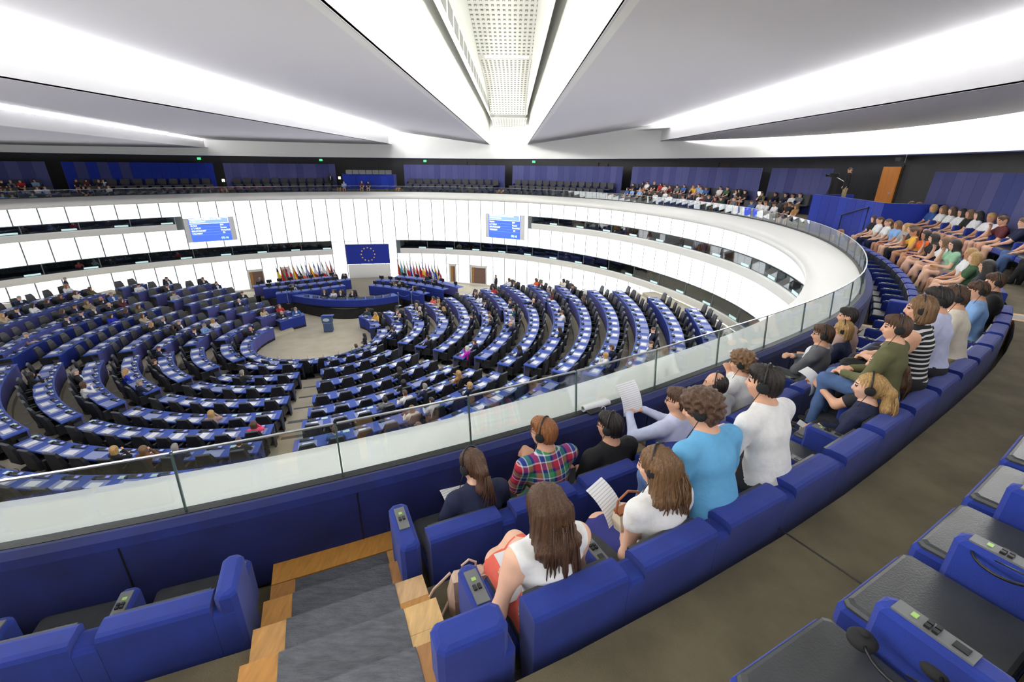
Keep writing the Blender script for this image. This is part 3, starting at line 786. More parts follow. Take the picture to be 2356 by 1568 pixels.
STAFF += staff_desk((634, 676), (715, 668), (795, 657), 0.60, 0.75, 'front cobalt staff desk with monitors left of the presiding desk', 7)
STAFF += staff_desk((605, 665), (706, 655.5), (807, 643), 0.60, 0.75, 'middle cobalt staff desk with monitors left of the presiding desk', 9)
STAFF += staff_desk((584, 660), (680, 647), (775, 636.5), 0.60, 0.75, 'rear blue staff desk in front of the left row of flags', 8, False)
STAFF += staff_desk((848, 657), (910, 664), (974.5, 677), 0.60, 0.75, 'front cobalt staff desk with monitors right of the presiding desk', 7)
STAFF += staff_desk((862, 644.6), (940, 652), (1019, 667), 0.60, 0.75, 'middle cobalt staff desk with monitors right of the presiding desk', 8)
STAFF += staff_desk((908, 636.5), (980, 645), (1052, 662), 0.60, 0.75, 'rear violet staff desk in front of the right row of flags', 5, False)
# speaker's lectern
lx, ly = U(757, 761, 0.03)
lec = empty('lectern', (lx, ly, 0.03), R(8), 'grey blue speaker\'s lectern with emblem on the open floor', 'lectern')
M_lec = mat('lectern_blue', (62, 84, 122), 0.5, var=0.1)
mb = MB(); mb.box((0, 0, 0.28), (0.52, 0.36, 0.56), taper=0.96); mb.build('body', M_lec, lec)
mb = MB(); mb.box((0, -0.02, 0.76), (0.56, 0.40, 0.36), taper=1.06); mb.build('upper_body', M_lec, lec)
mb = MB(); mb.box((0, 0, 0.565), (0.53, 0.37, 0.02)); mb.build('joint_strip', M_steel, lec)
mb = MB(); mb.bev((0, 0, 0.98), (0.70, 0.5, 0.06), 0.015, M=Matrix.Rotation(R(-8), 4, 'X')); mb.build('top', M_dtop, lec)
mb = MB(); mb.lathe([(0.14, 0), (0.14, 0.012)], (0, 0, 0), 18, M=Matrix.Translation((-0.02, -0.225, 0.80)) @ Matrix.Rotation(R(90), 4, 'X') @ Matrix.Diagonal((1.4, 0.75, 1, 1))); mb.build('emblem', mat('emblem_pale', (190, 205, 225), 0.5), lec)
for sx in (-0.12, 0.14):
    mb = MB(); mb.tube([(sx, 0.05, 1.0), (sx, 0.07, 1.25), (sx, 0.0, 1.42)], 0.006, 5); mb.build('microphone', M_black, lec)
# rope stanchions
for i, (px, py) in enumerate(((664, 697), (918, 702), (948, 700))):
    x, y = U(px, py, 0.62); st = empty('rope_stanchion', (x, y, 0.6), 0, ['steel rope stanchion left of the presiding desk', 'steel rope stanchion right of the presiding desk', 'steel rope stanchion beside the right staff desk'][i], 'stanchion', 'rope stanchions')
    mb = MB(); mb.lathe([(0.15, 0), (0.15, 0.02), (0.03, 0.04)], (0, 0, 0), 12); mb.build('base', M_steel, st)
    mb = MB(); mb.lathe([(0.022, 0.03), (0.022, 0.85), (0.04, 0.87), (0.04, 0.93), (0.02, 0.95)], (0, 0, 0), 10); mb.build('post', M_steel, st)
    mb = MB(); mb.tube([(0.0, 0, 0.86), (0.2, 0.05, 0.68), (0.45, 0.12, 0.62), (0.7, 0.2, 0.72)], 0.018, 6); mb.build('rope', M_dtop, st)

# ================================================================== BANNER, FLAGS, SCREENS
tb0, tb1 = theta_at(797, 585, RW - 0.25), theta_at(896, 585, RW - 0.25)
M_eub = mat('banner_blue', (22, 44, 150), 0.8, var=0.04)
M_gold = mat('star_gold', (250, 220, 90), 0.7)
ban = empty('banner', G(RW - 0.25, (tb0 + tb1) / 2, 1.72), 0, 'large blue banner with a ring of twelve gold stars', 'banner')
A = Vector(G(RW - 0.25, tb0)); B = Vector(G(RW - 0.25, tb1)); dx = (B - A).normalized(); wid = (B - A).length
rzb = math.atan2(dx.y, dx.x); ban.rotation_euler = (0, 0, rzb); mid = (A + B) / 2; ban.location = (mid.x, mid.y, 1.72)
mb = MB(); V = []; F = []; nx = 24
for i in range(nx + 1):
    x = -wid / 2 + wid * i / nx; yy = 0.012 * math.sin(i * 0.9)
    V += [(x, yy, 0), (x, yy, 1.66), (x, yy + 0.01, 1.66), (x, yy + 0.01, 0)]
for i in range(nx):
    for j in range(4): F.append((i * 4 + j, i * 4 + (j + 1) % 4, i * 4 + 4 + (j + 1) % 4, i * 4 + 4 + j))
mb.add(V, F); mb.build('cloth', M_eub, ban)
for i in range(12):
    a = i * math.pi / 6; cx_, cz_ = 0.56 * math.sin(a), 0.83 + 0.56 * math.cos(a)
    mb = MB(); vs = []
    for j in range(10):
        rr = 0.085 if j % 2 == 0 else 0.034
        vs.append((cx_ + rr * math.sin(j * math.pi / 5), cz_ + rr * math.cos(j * math.pi / 5)))
    V = [(x, -0.024, z) for x, z in vs] + [(x, -0.014, z) for x, z in vs]
    mb.add(V, [tuple(range(10)), tuple(range(19, 9, -1))] + [(j, 10 + j, 10 + (j + 1) % 10, (j + 1) % 10) for j in range(10)]); mb.build('star', M_gold, ban)
mb = MB(); mb.tube([(-wid / 2 - 0.05, 0, 1.68), (wid / 2 + 0.05, 0, 1.68)], 0.025, 8); mb.build('rod', M_steel, ban)
mb = MB(); mb.box((0, 0.06, -0.85), (wid * 0.98, 0.06, 1.66))
o = tag(mb.build('projection_board', M_white), 'plain white board under the blue banner', 'board'); o.matrix_world = TR(mid.x, mid.y, 1.70, rzb)

FC = dict(k=(28, 28, 30), y=(250, 208, 60), r=(196, 30, 44), w=(240, 240, 242), g=(30, 130, 62), b=(30, 60, 165), o=(244, 110, 40), l=(60, 150, 220), d=(120, 20, 45), n=(20, 38, 92))
FM = {c: mat('flag_' + c, FC[c], 0.8) for c in FC}
# pattern: direction (v = bands side by side, h = bands one above the other), colours, what the label says
FLAGS_L = [('v', 'kyr', 'black yellow and red'), ('h', 'wgr', 'white green and red'), ('c', 'wrb', 'white and red with a blue wedge'), ('x', 'rw', 'red with a white cross'), ('h', 'kry', 'black red and gold'), ('h', 'bkw', 'blue black and white'),
           ('v', 'gwo', 'green white and orange'), ('h', 'bwbwbwb', 'blue and white striped'), ('h', 'ryyr', 'red and broad yellow striped'), ('v', 'bwr', 'blue white and red upright-banded'), ('h', 'rwb', 'red white and blue with chequered shield'), ('v', 'gwr', 'green white and red upright-banded'), ('h', 'wow', 'white with an orange patch'), ('h', 'dwd', 'dark red with white stripe')]
FLAGS_R = [('h', 'ygr', 'yellow green and red'), ('h', 'rwl', 'red white and light blue'), ('h', 'rwg', 'red white and green level-banded'), ('v', 'wr', 'white and red halved'), ('h', 'rwb', 'red white and royal blue'), ('h', 'rwr', 'red white red banded'), ('h', 'wr', 'white above red'), ('v', 'grr', 'green and red halved'),
           ('v', 'byr', 'blue yellow and red'), ('h', 'wbr', 'white blue and red banded'), ('h', 'wbr', 'white blue and red with red shield'), ('x', 'wb', 'white with a blue cross'), ('x', 'by', 'blue with a yellow cross'), ('u', 'nwr', 'navy with red and white crossed bars')]
def flag(px, ptop, pbot, spec, label, side):
    d_, cols, txt = spec
    th = theta_at(px, pbot, RW - 0.75); x, y = G(RW - 0.75, th)
    dd = math.hypot(x, y); 
    z1 = CAMZ + ray(px, ptop).z / math.hypot(ray(px, ptop).x, ray(px, ptop).y) * dd
    z0 = CAMZ + ray(px, pbot).z / math.hypot(ray(px, pbot).x, ray(px, pbot).y) * dd
    f = empty('flag', (x, y, 0.6), math.atan2(CY - y, CX - x) + math.pi / 2, label, 'flag', 'national flags on poles')
    mb = MB(); mb.tube([(0, 0, 0), (0, 0, z1 - 0.6 + 0.05)], 0.018, 6); mb.lathe([(0.01, 0), (0.03, 0.04), (0.0, 0.14)], (0, 0, z1 - 0.6 + 0.05), 6); mb.lathe([(0.12, 0), (0.12, 0.03)], (0, 0, 0), 10); mb.build('pole', M_steel, f)
    # drooping cloth: top edge hugs the pole, lower corner hangs outward
    H = (z1 - z0) * 1.12; W_ = 0.60; nu, nv = 12, 12
    mb = MB(); V = []
    for i in range(nv + 1):
        v = i / nv
        for j in range(nu + 1):
            u = j / nu
            xx = 0.02 + W_ * u * (0.16 + 0.84 * v ** 0.8) ; zz = (z1 - 0.6) - H * (0.86 * v + 0.06) - H * 0.34 * u * (1 - 0.45 * v) + H * 0.14 * v * (1 - u)
            V.append((xx, 0.05 * math.sin(u * 9 + v) * (0.3 + u), zz))
    F = []; MI = []
    cl = list(dict.fromkeys(cols))
    for i in range(nv):
        for j in range(nu):
            u, v = (j + 0.5) / nu, (i + 0.5) / nv
            # bands: in a drooping flag side-by-side bands read from pole top to lower tip
            if d_ == 'v': c = cols[min(len(cols) - 1, int((v * 0.75 + u * 0.25) * len(cols)))]
            elif d_ == 'h': c = cols[min(len(cols) - 1, int(((1 - u) * 0.72 + v * 0.28) * len(cols)))]
            elif d_ == 'c':
                c = cols[0] if u > 0.5 else cols[1]
                if v < 0.45 and abs(u - 0.4) < 0.28 * (1 - v): c = cols[2]
            elif d_ == 'x': c = cols[1] if abs(v - 0.4) < 0.11 or abs(u - 0.5) < 0.11 else cols[0]
            else: c = cols[2] if abs(v - 0.5) < 0.1 or abs(u - 0.5) < 0.1 else (cols[1] if abs(u - v) < 0.16 or abs(u + v - 1) < 0.16 else cols[0])
            F.append((i * (nu + 1) + j, i * (nu + 1) + j + 1, (i + 1) * (nu + 1) + j + 1, (i + 1) * (nu + 1) + j)); MI.append(cl.index(c))
    n0 = len(V); V2 = [(a_, b_ + 0.012, c_) for a_, b_, c_ in V]; V += V2
    F2 = [tuple(n0 + q for q in reversed(ff)) for ff in F]
    mb.v = V; mb.f = F + F2; mb.mi = MI + MI
    mb.build('cloth', [FM[c] for c in cl], f)
for i, sp_ in enumerate(FLAGS_L):
    u = i / 13; px = 641 + (762 - 641) * u; flag(px, 607 - 15 * u, 650 - 15 * u, sp_, '%s drooping flag in the left row of flags' % sp_[2], -1)
for i, sp_ in enumerate(FLAGS_R):
    u = i / 13; px = 916.5 + (1008 - 916.5) * u; flag(px, 591 + 13 * u, 636 + 10 * u, sp_, '%s drooping flag in the right row of flags' % sp_[2], 1)
# result screens
M_sfr = mat('screen_frame', (222, 222, 218), 0.5)
M_sblue = mat('screen_blue', (60, 92, 250), 0.3, emit=1.0)
M_sblue2 = mat('screen_light_blue', (120, 150, 255), 0.3, emit=1.0)
M_stxt = mat('screen_text', (250, 252, 255), 0.3, emit=1.6)
M_sgreen = mat('screen_clock', (190, 255, 225), 0.3, emit=1.5)
def text_part(body, size, loc, m, parent, name='text_line'):
    cu = bpy.data.curves.new(name, 'FONT'); cu.body = body; cu.size = size; cu.extrude = 0.004
    o = bpy.data.objects.new(name, cu); COL.objects.link(o)
    me = bpy.data.meshes.new_from_object(o.evaluated_get(bpy.context.evaluated_depsgraph_get())); bpy.data.objects.remove(o)
    me.materials.clear(); me.materials.append(m)
    q = obj(name, me, parent); q.matrix_basis = Matrix.Translation(loc) @ Matrix.Rotation(R(90), 4, 'X'); return q
def screen(t0, t1, z0, z1, label):
    A = Vector(G(RW - 0.16, t0)); B = Vector(G(RW - 0.16, t1)); dx = B - A; w = dx.length; h = z1 - z0; m_ = (A + B) / 2
    e = empty('result_screen', (m_.x, m_.y, z0), math.atan2(dx.y, dx.x), label, 'screen', 'result screens')
    mb = MB(); mb.box((0, 0.05, h / 2), (w, 0.1, h)); mb.build('frame', M_sfr, e)
    mb = MB(); mb.box((-0.01 * w, -0.01, h / 2), (w * 0.80, 0.03, h * 0.97)); mb.build('display', M_sblue, e)
    iw = w * 0.80; x0 = -iw / 2 - 0.01 * w
    mb = MB(); mb.box((-0.01 * w, -0.03, h * 0.865), (iw * 0.97, 0.01, h * 0.2)); mb.build('title_field', M_sblue2, e)
    for zz in (0.975, 0.76): mb = MB(); mb.box((-0.01 * w, -0.04, h * zz), (iw * 0.97, 0.008, h * 0.012)); mb.build('title_frame', M_stxt, e)
    mb = MB(); mb.box((x0 + iw * 0.985, -0.04, h * 0.868), (iw * 0.01, 0.008, h * 0.215)); mb.build('title_frame', M_stxt, e)
    s_ = h * 0.085
    for body, ux, uz in (('Transatlantic relations in the field', 0.03, 0.905), ('of data transfers', 0.03, 0.825), ('BUSOI', 0.03, 0.655), ("in 't VELD", 0.03, 0.545), ('BOUTONNET', 0.03, 0.435), ('VALINSKY', 0.03, 0.325), ('EPP', 0.76, 0.655), ('Renew', 0.76, 0.545), ('Verts/ALE', 0.76, 0.435), ('ID', 0.8, 0.325)):
        text_part(body, s_, (x0 + ux * iw, -0.045, uz * h), M_stxt, e)
    text_part('00:16', s_ * 1.45, (x0 + 0.73 * iw, -0.045, 0.09 * h), M_sgreen, e, 'clock_digits')
    for uz in (0.62, 0.51, 0.40, 0.29): mb = MB(); mb.box((0, -0.03, uz * h), (iw * 0.95, 0.006, h * 0.006)); mb.build('divider', M_sblue2, e)
screen(theta_at(424, 525, RW), theta_at(541, 525, RW), 4.2, 5.95, 'left result screen showing white lines of text on blue')
screen(theta_at(1119, 520, RW), theta_at(1209, 520, RW), 4.22, 6.12, 'right result screen showing white lines of text on blue')
# ================================================================== GALLERY SEATS
M_seatg = mat('seat_leather', (58, 60, 62), 0.38, var=0.25, scale=5, bump_=0.1, bscale=120)
M_ctrl = mat('control_plate', (104, 106, 108), 0.45)
M_lcd = mat('control_display', (140, 176, 96), 0.4, emit=0.15)
M_edge = mat('worn_blue_piping', (62, 84, 190), 0.8)
def loft(mb, rings, m=0, cap=True):
    n = len(rings[0]); V = [p for r_ in rings for p in r_]; F = []
    for k in range(len(rings) - 1):
        for i in range(n):
            j = (i + 1) % n; F.append((k * n + i, k * n + j, (k + 1) * n + j, (k + 1) * n + i))
    if cap: F.append(tuple(range(n - 1, -1, -1))); F.append(tuple((len(rings) - 1) * n + i for i in range(n)))
    mb.add(V, F, m)
def seat_meshes(w, near):
    D = {}
    hw = w / 2
    # back shell profile in (y,z), swept along x ; y=0 is the rear face
    def prof(zt, b=0.025): return [(0.0, 0.10), (0.0, zt - b), (0.012, zt - 0.006), (0.035, zt), (0.115, zt), (0.138, zt - 0.008), (0.15, zt - b), (0.13, 0.28), (0.10, 0.10)]
    mb = MB(); g = 0.052
    loft(mb, [[(x, y, z) for y, z in prof(0.625)] for x in (-hw + g, hw - g)]); D['back_shell'] = (mb.mesh('back_shell', M_blue), None)
    mb = MB(); loft(mb, [[(x, y, z) for y, z in prof(0.575)] for x in (hw - g + 0.002, hw + g - 0.002)]); D['back_joint'] = (mb.mesh('back_joint', M_blue), None)
    mb = MB(); loft(mb, [[(x, 0.146, 0.28), (x, 0.168, 0.28), (x, 0.162, 0.605), (x, 0.142, 0.605)] for x in (-hw + 0.075, hw - 0.075)]); D['back_pad'] = (mb.mesh('back_pad', M_seatg), None)
    mb = MB(); mb.bev((0, 0.39, 0.215), (w - 0.12, 0.46, 0.10), 0.025); D['seat_base'] = (mb.mesh('seat_base', M_blue), None)
    mb = MB(); mb.bev((0, 0.385, 0.275), (w - 0.14, 0.44, 0.03), 0.02); D['seat_cushion'] = (mb.mesh('seat_cushion', M_seatg), None)
    mb = MB(); mb.bev((hw, 0.31, 0.315), (0.10, 0.36, 0.29), 0.022); D['armrest'] = (mb.mesh('armrest', M_blue), None)
    mb = MB(); mb.box((hw, 0.34, 0.463), (0.062, 0.22, 0.008)); 
    mb.box((hw + 0.004, 0.395, 0.468), (0.022, 0.018, 0.004), m=1)
    for a in (-1, 1):
        for b in (-1, 1): mb.box((hw + a * 0.011, 0.345 + b * 0.011, 0.472), (0.016, 0.016, 0.012), m=2)
    mb.box((hw, 0.27, 0.469), (0.03, 0.04, 0.006), m=2)
    D['control_panel'] = (mb.mesh('control_panel', [M_ctrl, M_lcd, M_cbtn]), 'armrest')
    mb = MB(); mb.box((0, 0.09, 0.05), (w, 0.12, 0.10)); mb.box((0, 0.36, 0.09), (0.06, 0.10, 0.19)); D['plinth'] = (mb.mesh('plinth', M_black), None)
    return D
ROWR = [20.25, 21.20, 22.43]
PITCH_S = 1.66
SEATD = [seat_meshes(r * R(PITCH_S), True) for r in ROWR]
for nm in ('seat_base', 'seat_cushion', 'armrest', 'control_panel'):
    SEATD[2][nm][0].transform(Matrix.Translation((0, 0.02, 0.15)))
def gseat(row, th, label, group, near, parts=None):
    r = ROWR[row] * 1.0; x, y = G(r, th)
    rz = inward(r, th)
    e = empty('gallery_seat', (x, y, ZT[row]), rz, label, 'seat', group)
    D = SEATD[row]; made = {}
    for nm in D:
        if parts and nm not in parts: continue
        me, par = D[nm]
        made[nm] = obj(nm, me, made[par] if par else e)
    return e
ROWN = ['front', 'second', 'third']
FARP = ('back_shell', 'back_pad', 'seat_cushion', 'back_joint')
n_seat = 0
for row, off, n in ((0, 154.3, 14), (1, 153.72, 14), (2, 152.62, 9)):
    for i in range(n):
        th = off - PITCH_S * i
        if row == 2 and th > 154: continue
        gseat(row, th, 'blue gallery seat, %s from the wooden stairs in the %s row' % (ORD[i + 1], ROWN[row]), 'blue visitors\' seats of the near gallery', True); n_seat += 1
for i in range(4):
    gseat(0, 158.95 + PITCH_S * i, 'blue gallery seat left of the wooden stairs, %s from them' % ORD[i + 1], 'blue visitors\' seats left of the stairs', True); n_seat += 1
# seats of the right-hand sector
for row in range(3):
    for i in range(13):
        th = 128.2 - PITCH_S * i
        if row == 2 and th < 107.5: continue
        gseat(row, th, 'blue gallery seat in the %s row right of the ledge, %s from the near gangway' % (ROWN[row], ORD[i + 1]), 'blue visitors\' seats of the right gallery', True); n_seat += 1
# far seats
M_fseat = mat('far_seat_grey', (46, 47, 54), 0.6)
SEATF = []
for r in ROWR:
    w = r * R(PITCH_S); hw = w / 2
    mb = MB(); loft(mb, [[(x, 0.10, 0.40), (x, 0.2, 0.40), (x, 0.16, 0.86), (x, 0.07, 0.86)] for x in (-hw + 0.06, hw - 0.06)]); m1 = mb.mesh('backrest', M_fseat)
    mb = MB(); mb.bev((0, 0.40, 0.40), (w - 0.14, 0.44, 0.08), 0.02); m2 = mb.mesh('seat_cushion', M_seatg)
    mb = MB(); mb.box((0, 0.06, 0.30), (w, 0.10, 0.60)); mb.bev((hw, 0.28, 0.46), (0.09, 0.36, 0.26), 0.02); m3 = mb.mesh('frame', M_bluedk)
    SEATF.append((m1, m2, m3))
FARS = [(a + 0.9, b - 0.9) for a, b in SECTORS]
SN = ['far left corner sector', 'striped panel sector', 'sector left of the central booth', 'sector right of the central booth', 'sector above the right screen', 'far right crowded sector', 'short sector by the camera platform']
far_stuff = MB()
FARSEATS = []
for si, (a, b) in enumerate(FARS):
    for row in (2, 1, 0):
        n = int(abs(b - a) / PITCH_S)
        for i in range(n):
            th = a + (b - a) * (i + 0.5) / n
            r = ROWR[row]; x, y = G(r, th); rz = inward(r, th)
            FARSEATS.append((si, row, th))
            if row == 0 or n_seat >= 300:
                for me in SEATF[row]:
                    M_ = TR(x, y, ZT[row], rz); far_stuff.add([M_ @ v.co for v in me.vertices], [tuple(p.vertices) for p in me.polygons])
                continue
            e = empty('gallery_seat', (x, y, ZT[row]), rz, 'grey seat, %s from left, %s row, %s' % (ORD[i + 1], 'back' if row == 2 else 'middle', SN[si]), 'seat', 'grey seats of the far gallery')
            for nm, me in zip(('backrest', 'seat_cushion', 'frame'), SEATF[row]): obj(nm, me, e)
            n_seat += 1
tag(far_stuff.build('gallery_seats', M_fseat), 'front row of grey seats behind the far glass balustrade', 'seats', kind='stuff')

# end blocks beside the stairs
def end_block(row, t0, t1, label, depth=0.62, h=0.72, ctrl=True):
    r = ROWR[row]; tm = (t0 + t1) / 2; x, y = G(r, tm); rz = inward(r, tm)
    w = abs(t1 - t0) * math.pi / 180 * r
    e = empty('seat_end_block', (x, y, ZT[row]), rz, label, 'end block', 'padded ends of the seat rows')
    mb = MB(); mb.bev((0, depth / 2, (h + 0.14) / 2), (w, depth, h - 0.14), 0.025); mb.build('padded_block', M_blue, e)
    mb = MB(); mb.box((0, depth / 2, 0.07), (w - 0.06, depth - 0.06, 0.14)); mb.build('plinth', M_black, e)
    if ctrl:
        mb = MB(); mb.box((0.0, depth - 0.16, h + 0.003), (0.066, 0.2, 0.008)); mb.box((0, depth - 0.12, h + 0.009), (0.022, 0.02, 0.004), m=1)
        for a in (-1, 1): mb.box((a * 0.012, depth - 0.17, h + 0.011), (0.016, 0.03, 0.01), m=2)
        mb.build('control_panel', [M_ctrl, M_lcd, M_cbtn], e)
end_block(1, 154.72, 155.55, 'broad blue padded block at the stairs end of the second row', depth=0.15, h=0.66, ctrl=False)
end_block(1, 154.62, 154.9, 'blue armrest with grey control panel at the stairs end of the second row', depth=0.52, h=0.50)
end_block(0, 155.15, 155.5, 'blue padded end block with grey control panel beside the backpack woman\'s stairs', depth=0.42, h=0.63)
end_block(0, 157.9, 158.2, 'tall blue padded end block left of the wooden stairs', depth=0.3, h=0.68, ctrl=False)
end_block(0, 129.3, 129.9, 'upright blue end block at the near end of the empty seats', depth=0.42, h=0.66, ctrl=False)
# ---- stairs of oak and slate
stairs = tag(empty('stairs', G(20.2, 156.5, 7.09), 0), kind='structure'); sinv = Matrix.Translation(-stairs.location)
OAK = [mat('oak_%d' % i, c, 0.42, var=0.18, scale=4, stretch=(10, 2, 2), bump_=0.08, bscale=30) for i, c in enumerate(((178, 126, 60), (190, 142, 84), (205, 168, 112), (168, 118, 66), (196, 160, 118)))]
def gpoly(r0, r1, t0, t1): return [tuple((sinv @ Vector((*G(r, t), 0)))[:2]) for r, t in ((r0, t0), (r0, t1), (r1, t1), (r1, t0))]
TL, TR_ = 157.75, 155.25
levels = [(19.50, 20.02, 7.22), (20.02, 20.32, 7.36), (20.32, 20.62, 7.50), (20.62, 20.95, 7.64), (20.95, 21.5, 7.785)]
oz = stairs.location.z
def blockp(name, r0, r1, t0, t1, z0, z1, m):
    mb = MB(); mb.prism(gpoly(r0, r1, t0, t1)[::-1], z0 - oz, z1 - oz); return mb.build(name, m, stairs)
for i, (r0, r1, z) in enumerate(levels):
    zb = 7.0
    if i == 0:
        blockp('oak_tread', r0, 19.77, TR_, TL, zb, z, OAK[0])
        blockp('oak_block', 19.775, r1, TL - 0.42, TL, zb, z, OAK[3]); blockp('oak_block', 19.775, r1, TR_, TR_ + 0.36, zb, z, OAK[1])
        blockp('slate_tread', 19.775, r1, TR_ + 0.365, TL - 0.425, zb, z - 0.004, M_slate)
    else:
        blockp('oak_block', r0 + 0.004, r1, TL - 0.45 - 0.0 * i, TL, zb, z, OAK[(i + 1) % 2])
        rm = (r0 + r1) / 2
        blockp('oak_block', r0 + 0.004, rm, TR_ - 0.02 * i, TR_ + 0.42, zb, z, OAK[2 + i % 3]); blockp('oak_block', rm + 0.004, r1, TR_ - 0.02 * i, TR_ + 0.42, zb, z + 0.003, OAK[(i * 2 + 1) % 5])
        blockp('slate_tread', r0 + 0.004, r1, TR_ + 0.425, TL - 0.455, zb, z + 0.006, M_slate)
# second gangway stairs (right) - pale oak steps between the sectors
st2 = tag(empty('stairs', G(20.2, 130.6, 7.09), 0), kind='structure'); stairs_keep = stairs; stairs = st2; sinv = Matrix.Translation(-st2.location); oz = st2.location.z
for i, (r0, r1, z) in enumerate(levels):
    blockp('oak_block', r0 + 0.02, r1, 130.0, 130.35, 7.0, z, OAK[(i + 2) % 5]); blockp('slate_tread', r0 + 0.02, r1, 130.36, 131.0, 7.0, z, mat('slate_pale', (132, 130, 124), 0.6)); blockp('oak_block', r0 + 0.02, r1, 131.01, 131.3, 7.0, z, OAK[(i + 1) % 5])
# small stairs in the far gangways
for gi, (tc, wd) in enumerate(((-62.7, 0.7), (-38.6, 0.6), (-16.0, 0.45), (-2.7, 0.45), (22.3, 0.7), (49.6, 0.8), (77.9, 0.8))):
    stairs = tag(empty('stairs', G(20.2, tc, 7.09), 0), kind='structure'); sinv = Matrix.Translation(-stairs.location)
    for i, (r0, r1, z) in enumerate(levels):
        blockp('oak_block', r0 + 0.2, r1 + 0.2, tc - wd, tc - wd + 0.35, 7.0, z + 0.1, OAK[i % 3]); blockp('slate_tread', r0 + 0.2, r1 + 0.2, tc - wd + 0.36, tc + wd - 0.36, 7.0, z, M_slate); blockp('oak_block', r0 + 0.2, r1 + 0.2, tc + wd - 0.35, tc + wd, 7.0, z + 0.1, OAK[(i + 1) % 3])
# carpet joint in the walkway
mb = MB(); mb.sweep([(21.22, 7.781), (21.22, 7.783), (21.85, 7.783), (21.85, 7.781)], lambda t, a, b: G(a, t, b), [149.83, 149.86]); tag(mb.build('trim_9', M_black), kind='structure')

# ================================================================== PLATFORMS, DOOR, SIGNS, LAMPS
def platform_box(r0, r1, t0, t1, z1, label, n):
    e = empty('camera_platform', G(r0, (t0 + t1) / 2, ZT[1]), 0, label, 'platform'); inv = Matrix.Translation(-e.location)
    for j in range(n):
        a, b = t0 + (t1 - t0) * j / n, t0 + (t1 - t0) * (j + 1) / n
        mb = MB(); mb.sweep([(r0, 7.2), (r0, z1), (r0 + 0.08, z1), (r0 + 0.08, 7.2)], lambda t, p, q: tuple(inv @ Vector(G(p, t, q))), [a + 0.012, b - 0.012]); mb.build('front_strip', M_cob if j % 3 else mat('cobalt_fabric_2', (10, 48, 160), 0.85, sheen=0.2), e)
    mb = MB(); mb.sweep([(r0 + 0.08, 7.2), (r0 + 0.08, z1 - 0.35), (r1, z1 - 0.35), (r1, 7.2)], lambda t, p, q: tuple(inv @ Vector(G(p, t, q))), frange(t0, t1, 2)); mb.build('deck', M_black, e)
    for tt in (t0, t1):
        mb = MB(); mb.sweep([(r0, 7.2), (r0, z1), (r1, z1), (r1, 7.2)], lambda t, p, q: tuple(inv @ Vector(G(p, t, q))), [tt - 0.1, tt + 0.1]); mb.build('side_panel', M_cob, e)
    return e
platform_box(20.95, 22.5, 92.6, 105.6, 8.80, 'cobalt blue camera platform under the camera operator at the right', 8)
pb = platform_box(21.4, 22.8, -14.9, -3.7, 8.98, 'cobalt blue central press booth behind the far balustrade', 8)
# handrail before the right platform
hr = empty('handrail', G(20.7, 101.5, 7.4), 0, 'thin dark metal handrail before the cobalt camera platform', 'handrail'); inv = Matrix.Translation(-hr.location)
P3 = [inv @ Vector(G(20.85, t, z)) for t, z in ((99.3, 7.6), (99.3, 8.22), (103.8, 8.62), (103.8, 7.9))]
mb = MB(); mb.tube(P3, 0.022, 6); mb.build('rail', mat('dark_metal', (60, 62, 66), 0.35, metal=0.7), hr)
# glass fence on top of the central booth
M_haze = glass_mat('fence_glass', (0.8, 0.85, 0.85), 0.08, 0.3)
gf = empty('glass_fence', G(21.5, -9.3, 8.98), 0, 'row of clear glass panes on top of the central cobalt booth', 'fence'); inv = Matrix.Translation(-gf.location)
for j in range(7):
    a = -14.2 + j * 1.46
    mb = MB(); mb.sweep([(21.6, 8.98), (21.6, 9.32), (21.62, 9.32), (21.62, 8.98)], lambda t, p, q: tuple(inv @ Vector(G(p, t, q))), [a, a + 1.36]); mb.build('pane', M_haze, gf)
# wooden door at right
def door_in_wall(t0, t1, z0, z1, idx, leaf=True):
    mb = MB(); mb.sweep([(RB + 0.06, z0), (RB + 0.06, z1 + 0.08), (RB + 0.1, z1 + 0.08), (RB + 0.1, z0)], lambda t, p, q: G(p, t, q), [t0 - 1.6, (t0 + t1) / 2, t1 + 0.2]); d = struct('door_%d' % idx, mb, M_black)
    mb = MB(); mb.sweep([(RB + 0.0, z0), (RB + 0.0, z1), (RB + 0.055, z1), (RB + 0.055, z0)], lambda t, p, q: G(p, t, q), [t0, t1]); mb.build('door_leaf', mat('door_oak', (176, 108, 36), 0.5, var=0.12, scale=2, stretch=(6, 6, 0.5)), d)
    mb = MB(); mb.sweep([(RB - 0.05, 8.82), (RB - 0.05, 8.87), (RB - 0.0, 8.87), (RB - 0.0, 8.82)], lambda t, p, q: G(p, t, q), [t1 - 0.45, t1 - 0.15]); mb.build('door_handle', M_steel, d)
door_in_wall(theta_at(2020, 430, RB) , theta_at(2058, 430, RB), 7.85, 9.87, 5)
for i, px in enumerate((1668, 1388, 1085, 635, 270)):
    t = theta_at(px, 372, RB); mb = MB(); mb.sweep([(RB + 0.02, 9.72), (RB + 0.02, 9.98), (RB + 0.1, 9.98), (RB + 0.1, 9.72)], lambda q, p, z: G(p, q, z), [t - 1.0, t + 1.0]); d = struct('door_%d' % (6 + i), mb, mat('door_head_brown', (44, 26, 18), 0.6))
    mb = MB(); mb.sweep([(RB - 0.04, 9.72), (RB - 0.04, 10.05), (RB + 0.1, 10.05), (RB + 0.1, 9.72)], lambda q, p, z: G(p, q, z), [t - 1.25, t - 1.0]); mb.build('jamb', M_black, d)
M_exit = mat('exit_green', (60, 200, 120), 0.4, emit=1.2); M_exw = mat('exit_white', (230, 250, 240), 0.4, emit=1.5)
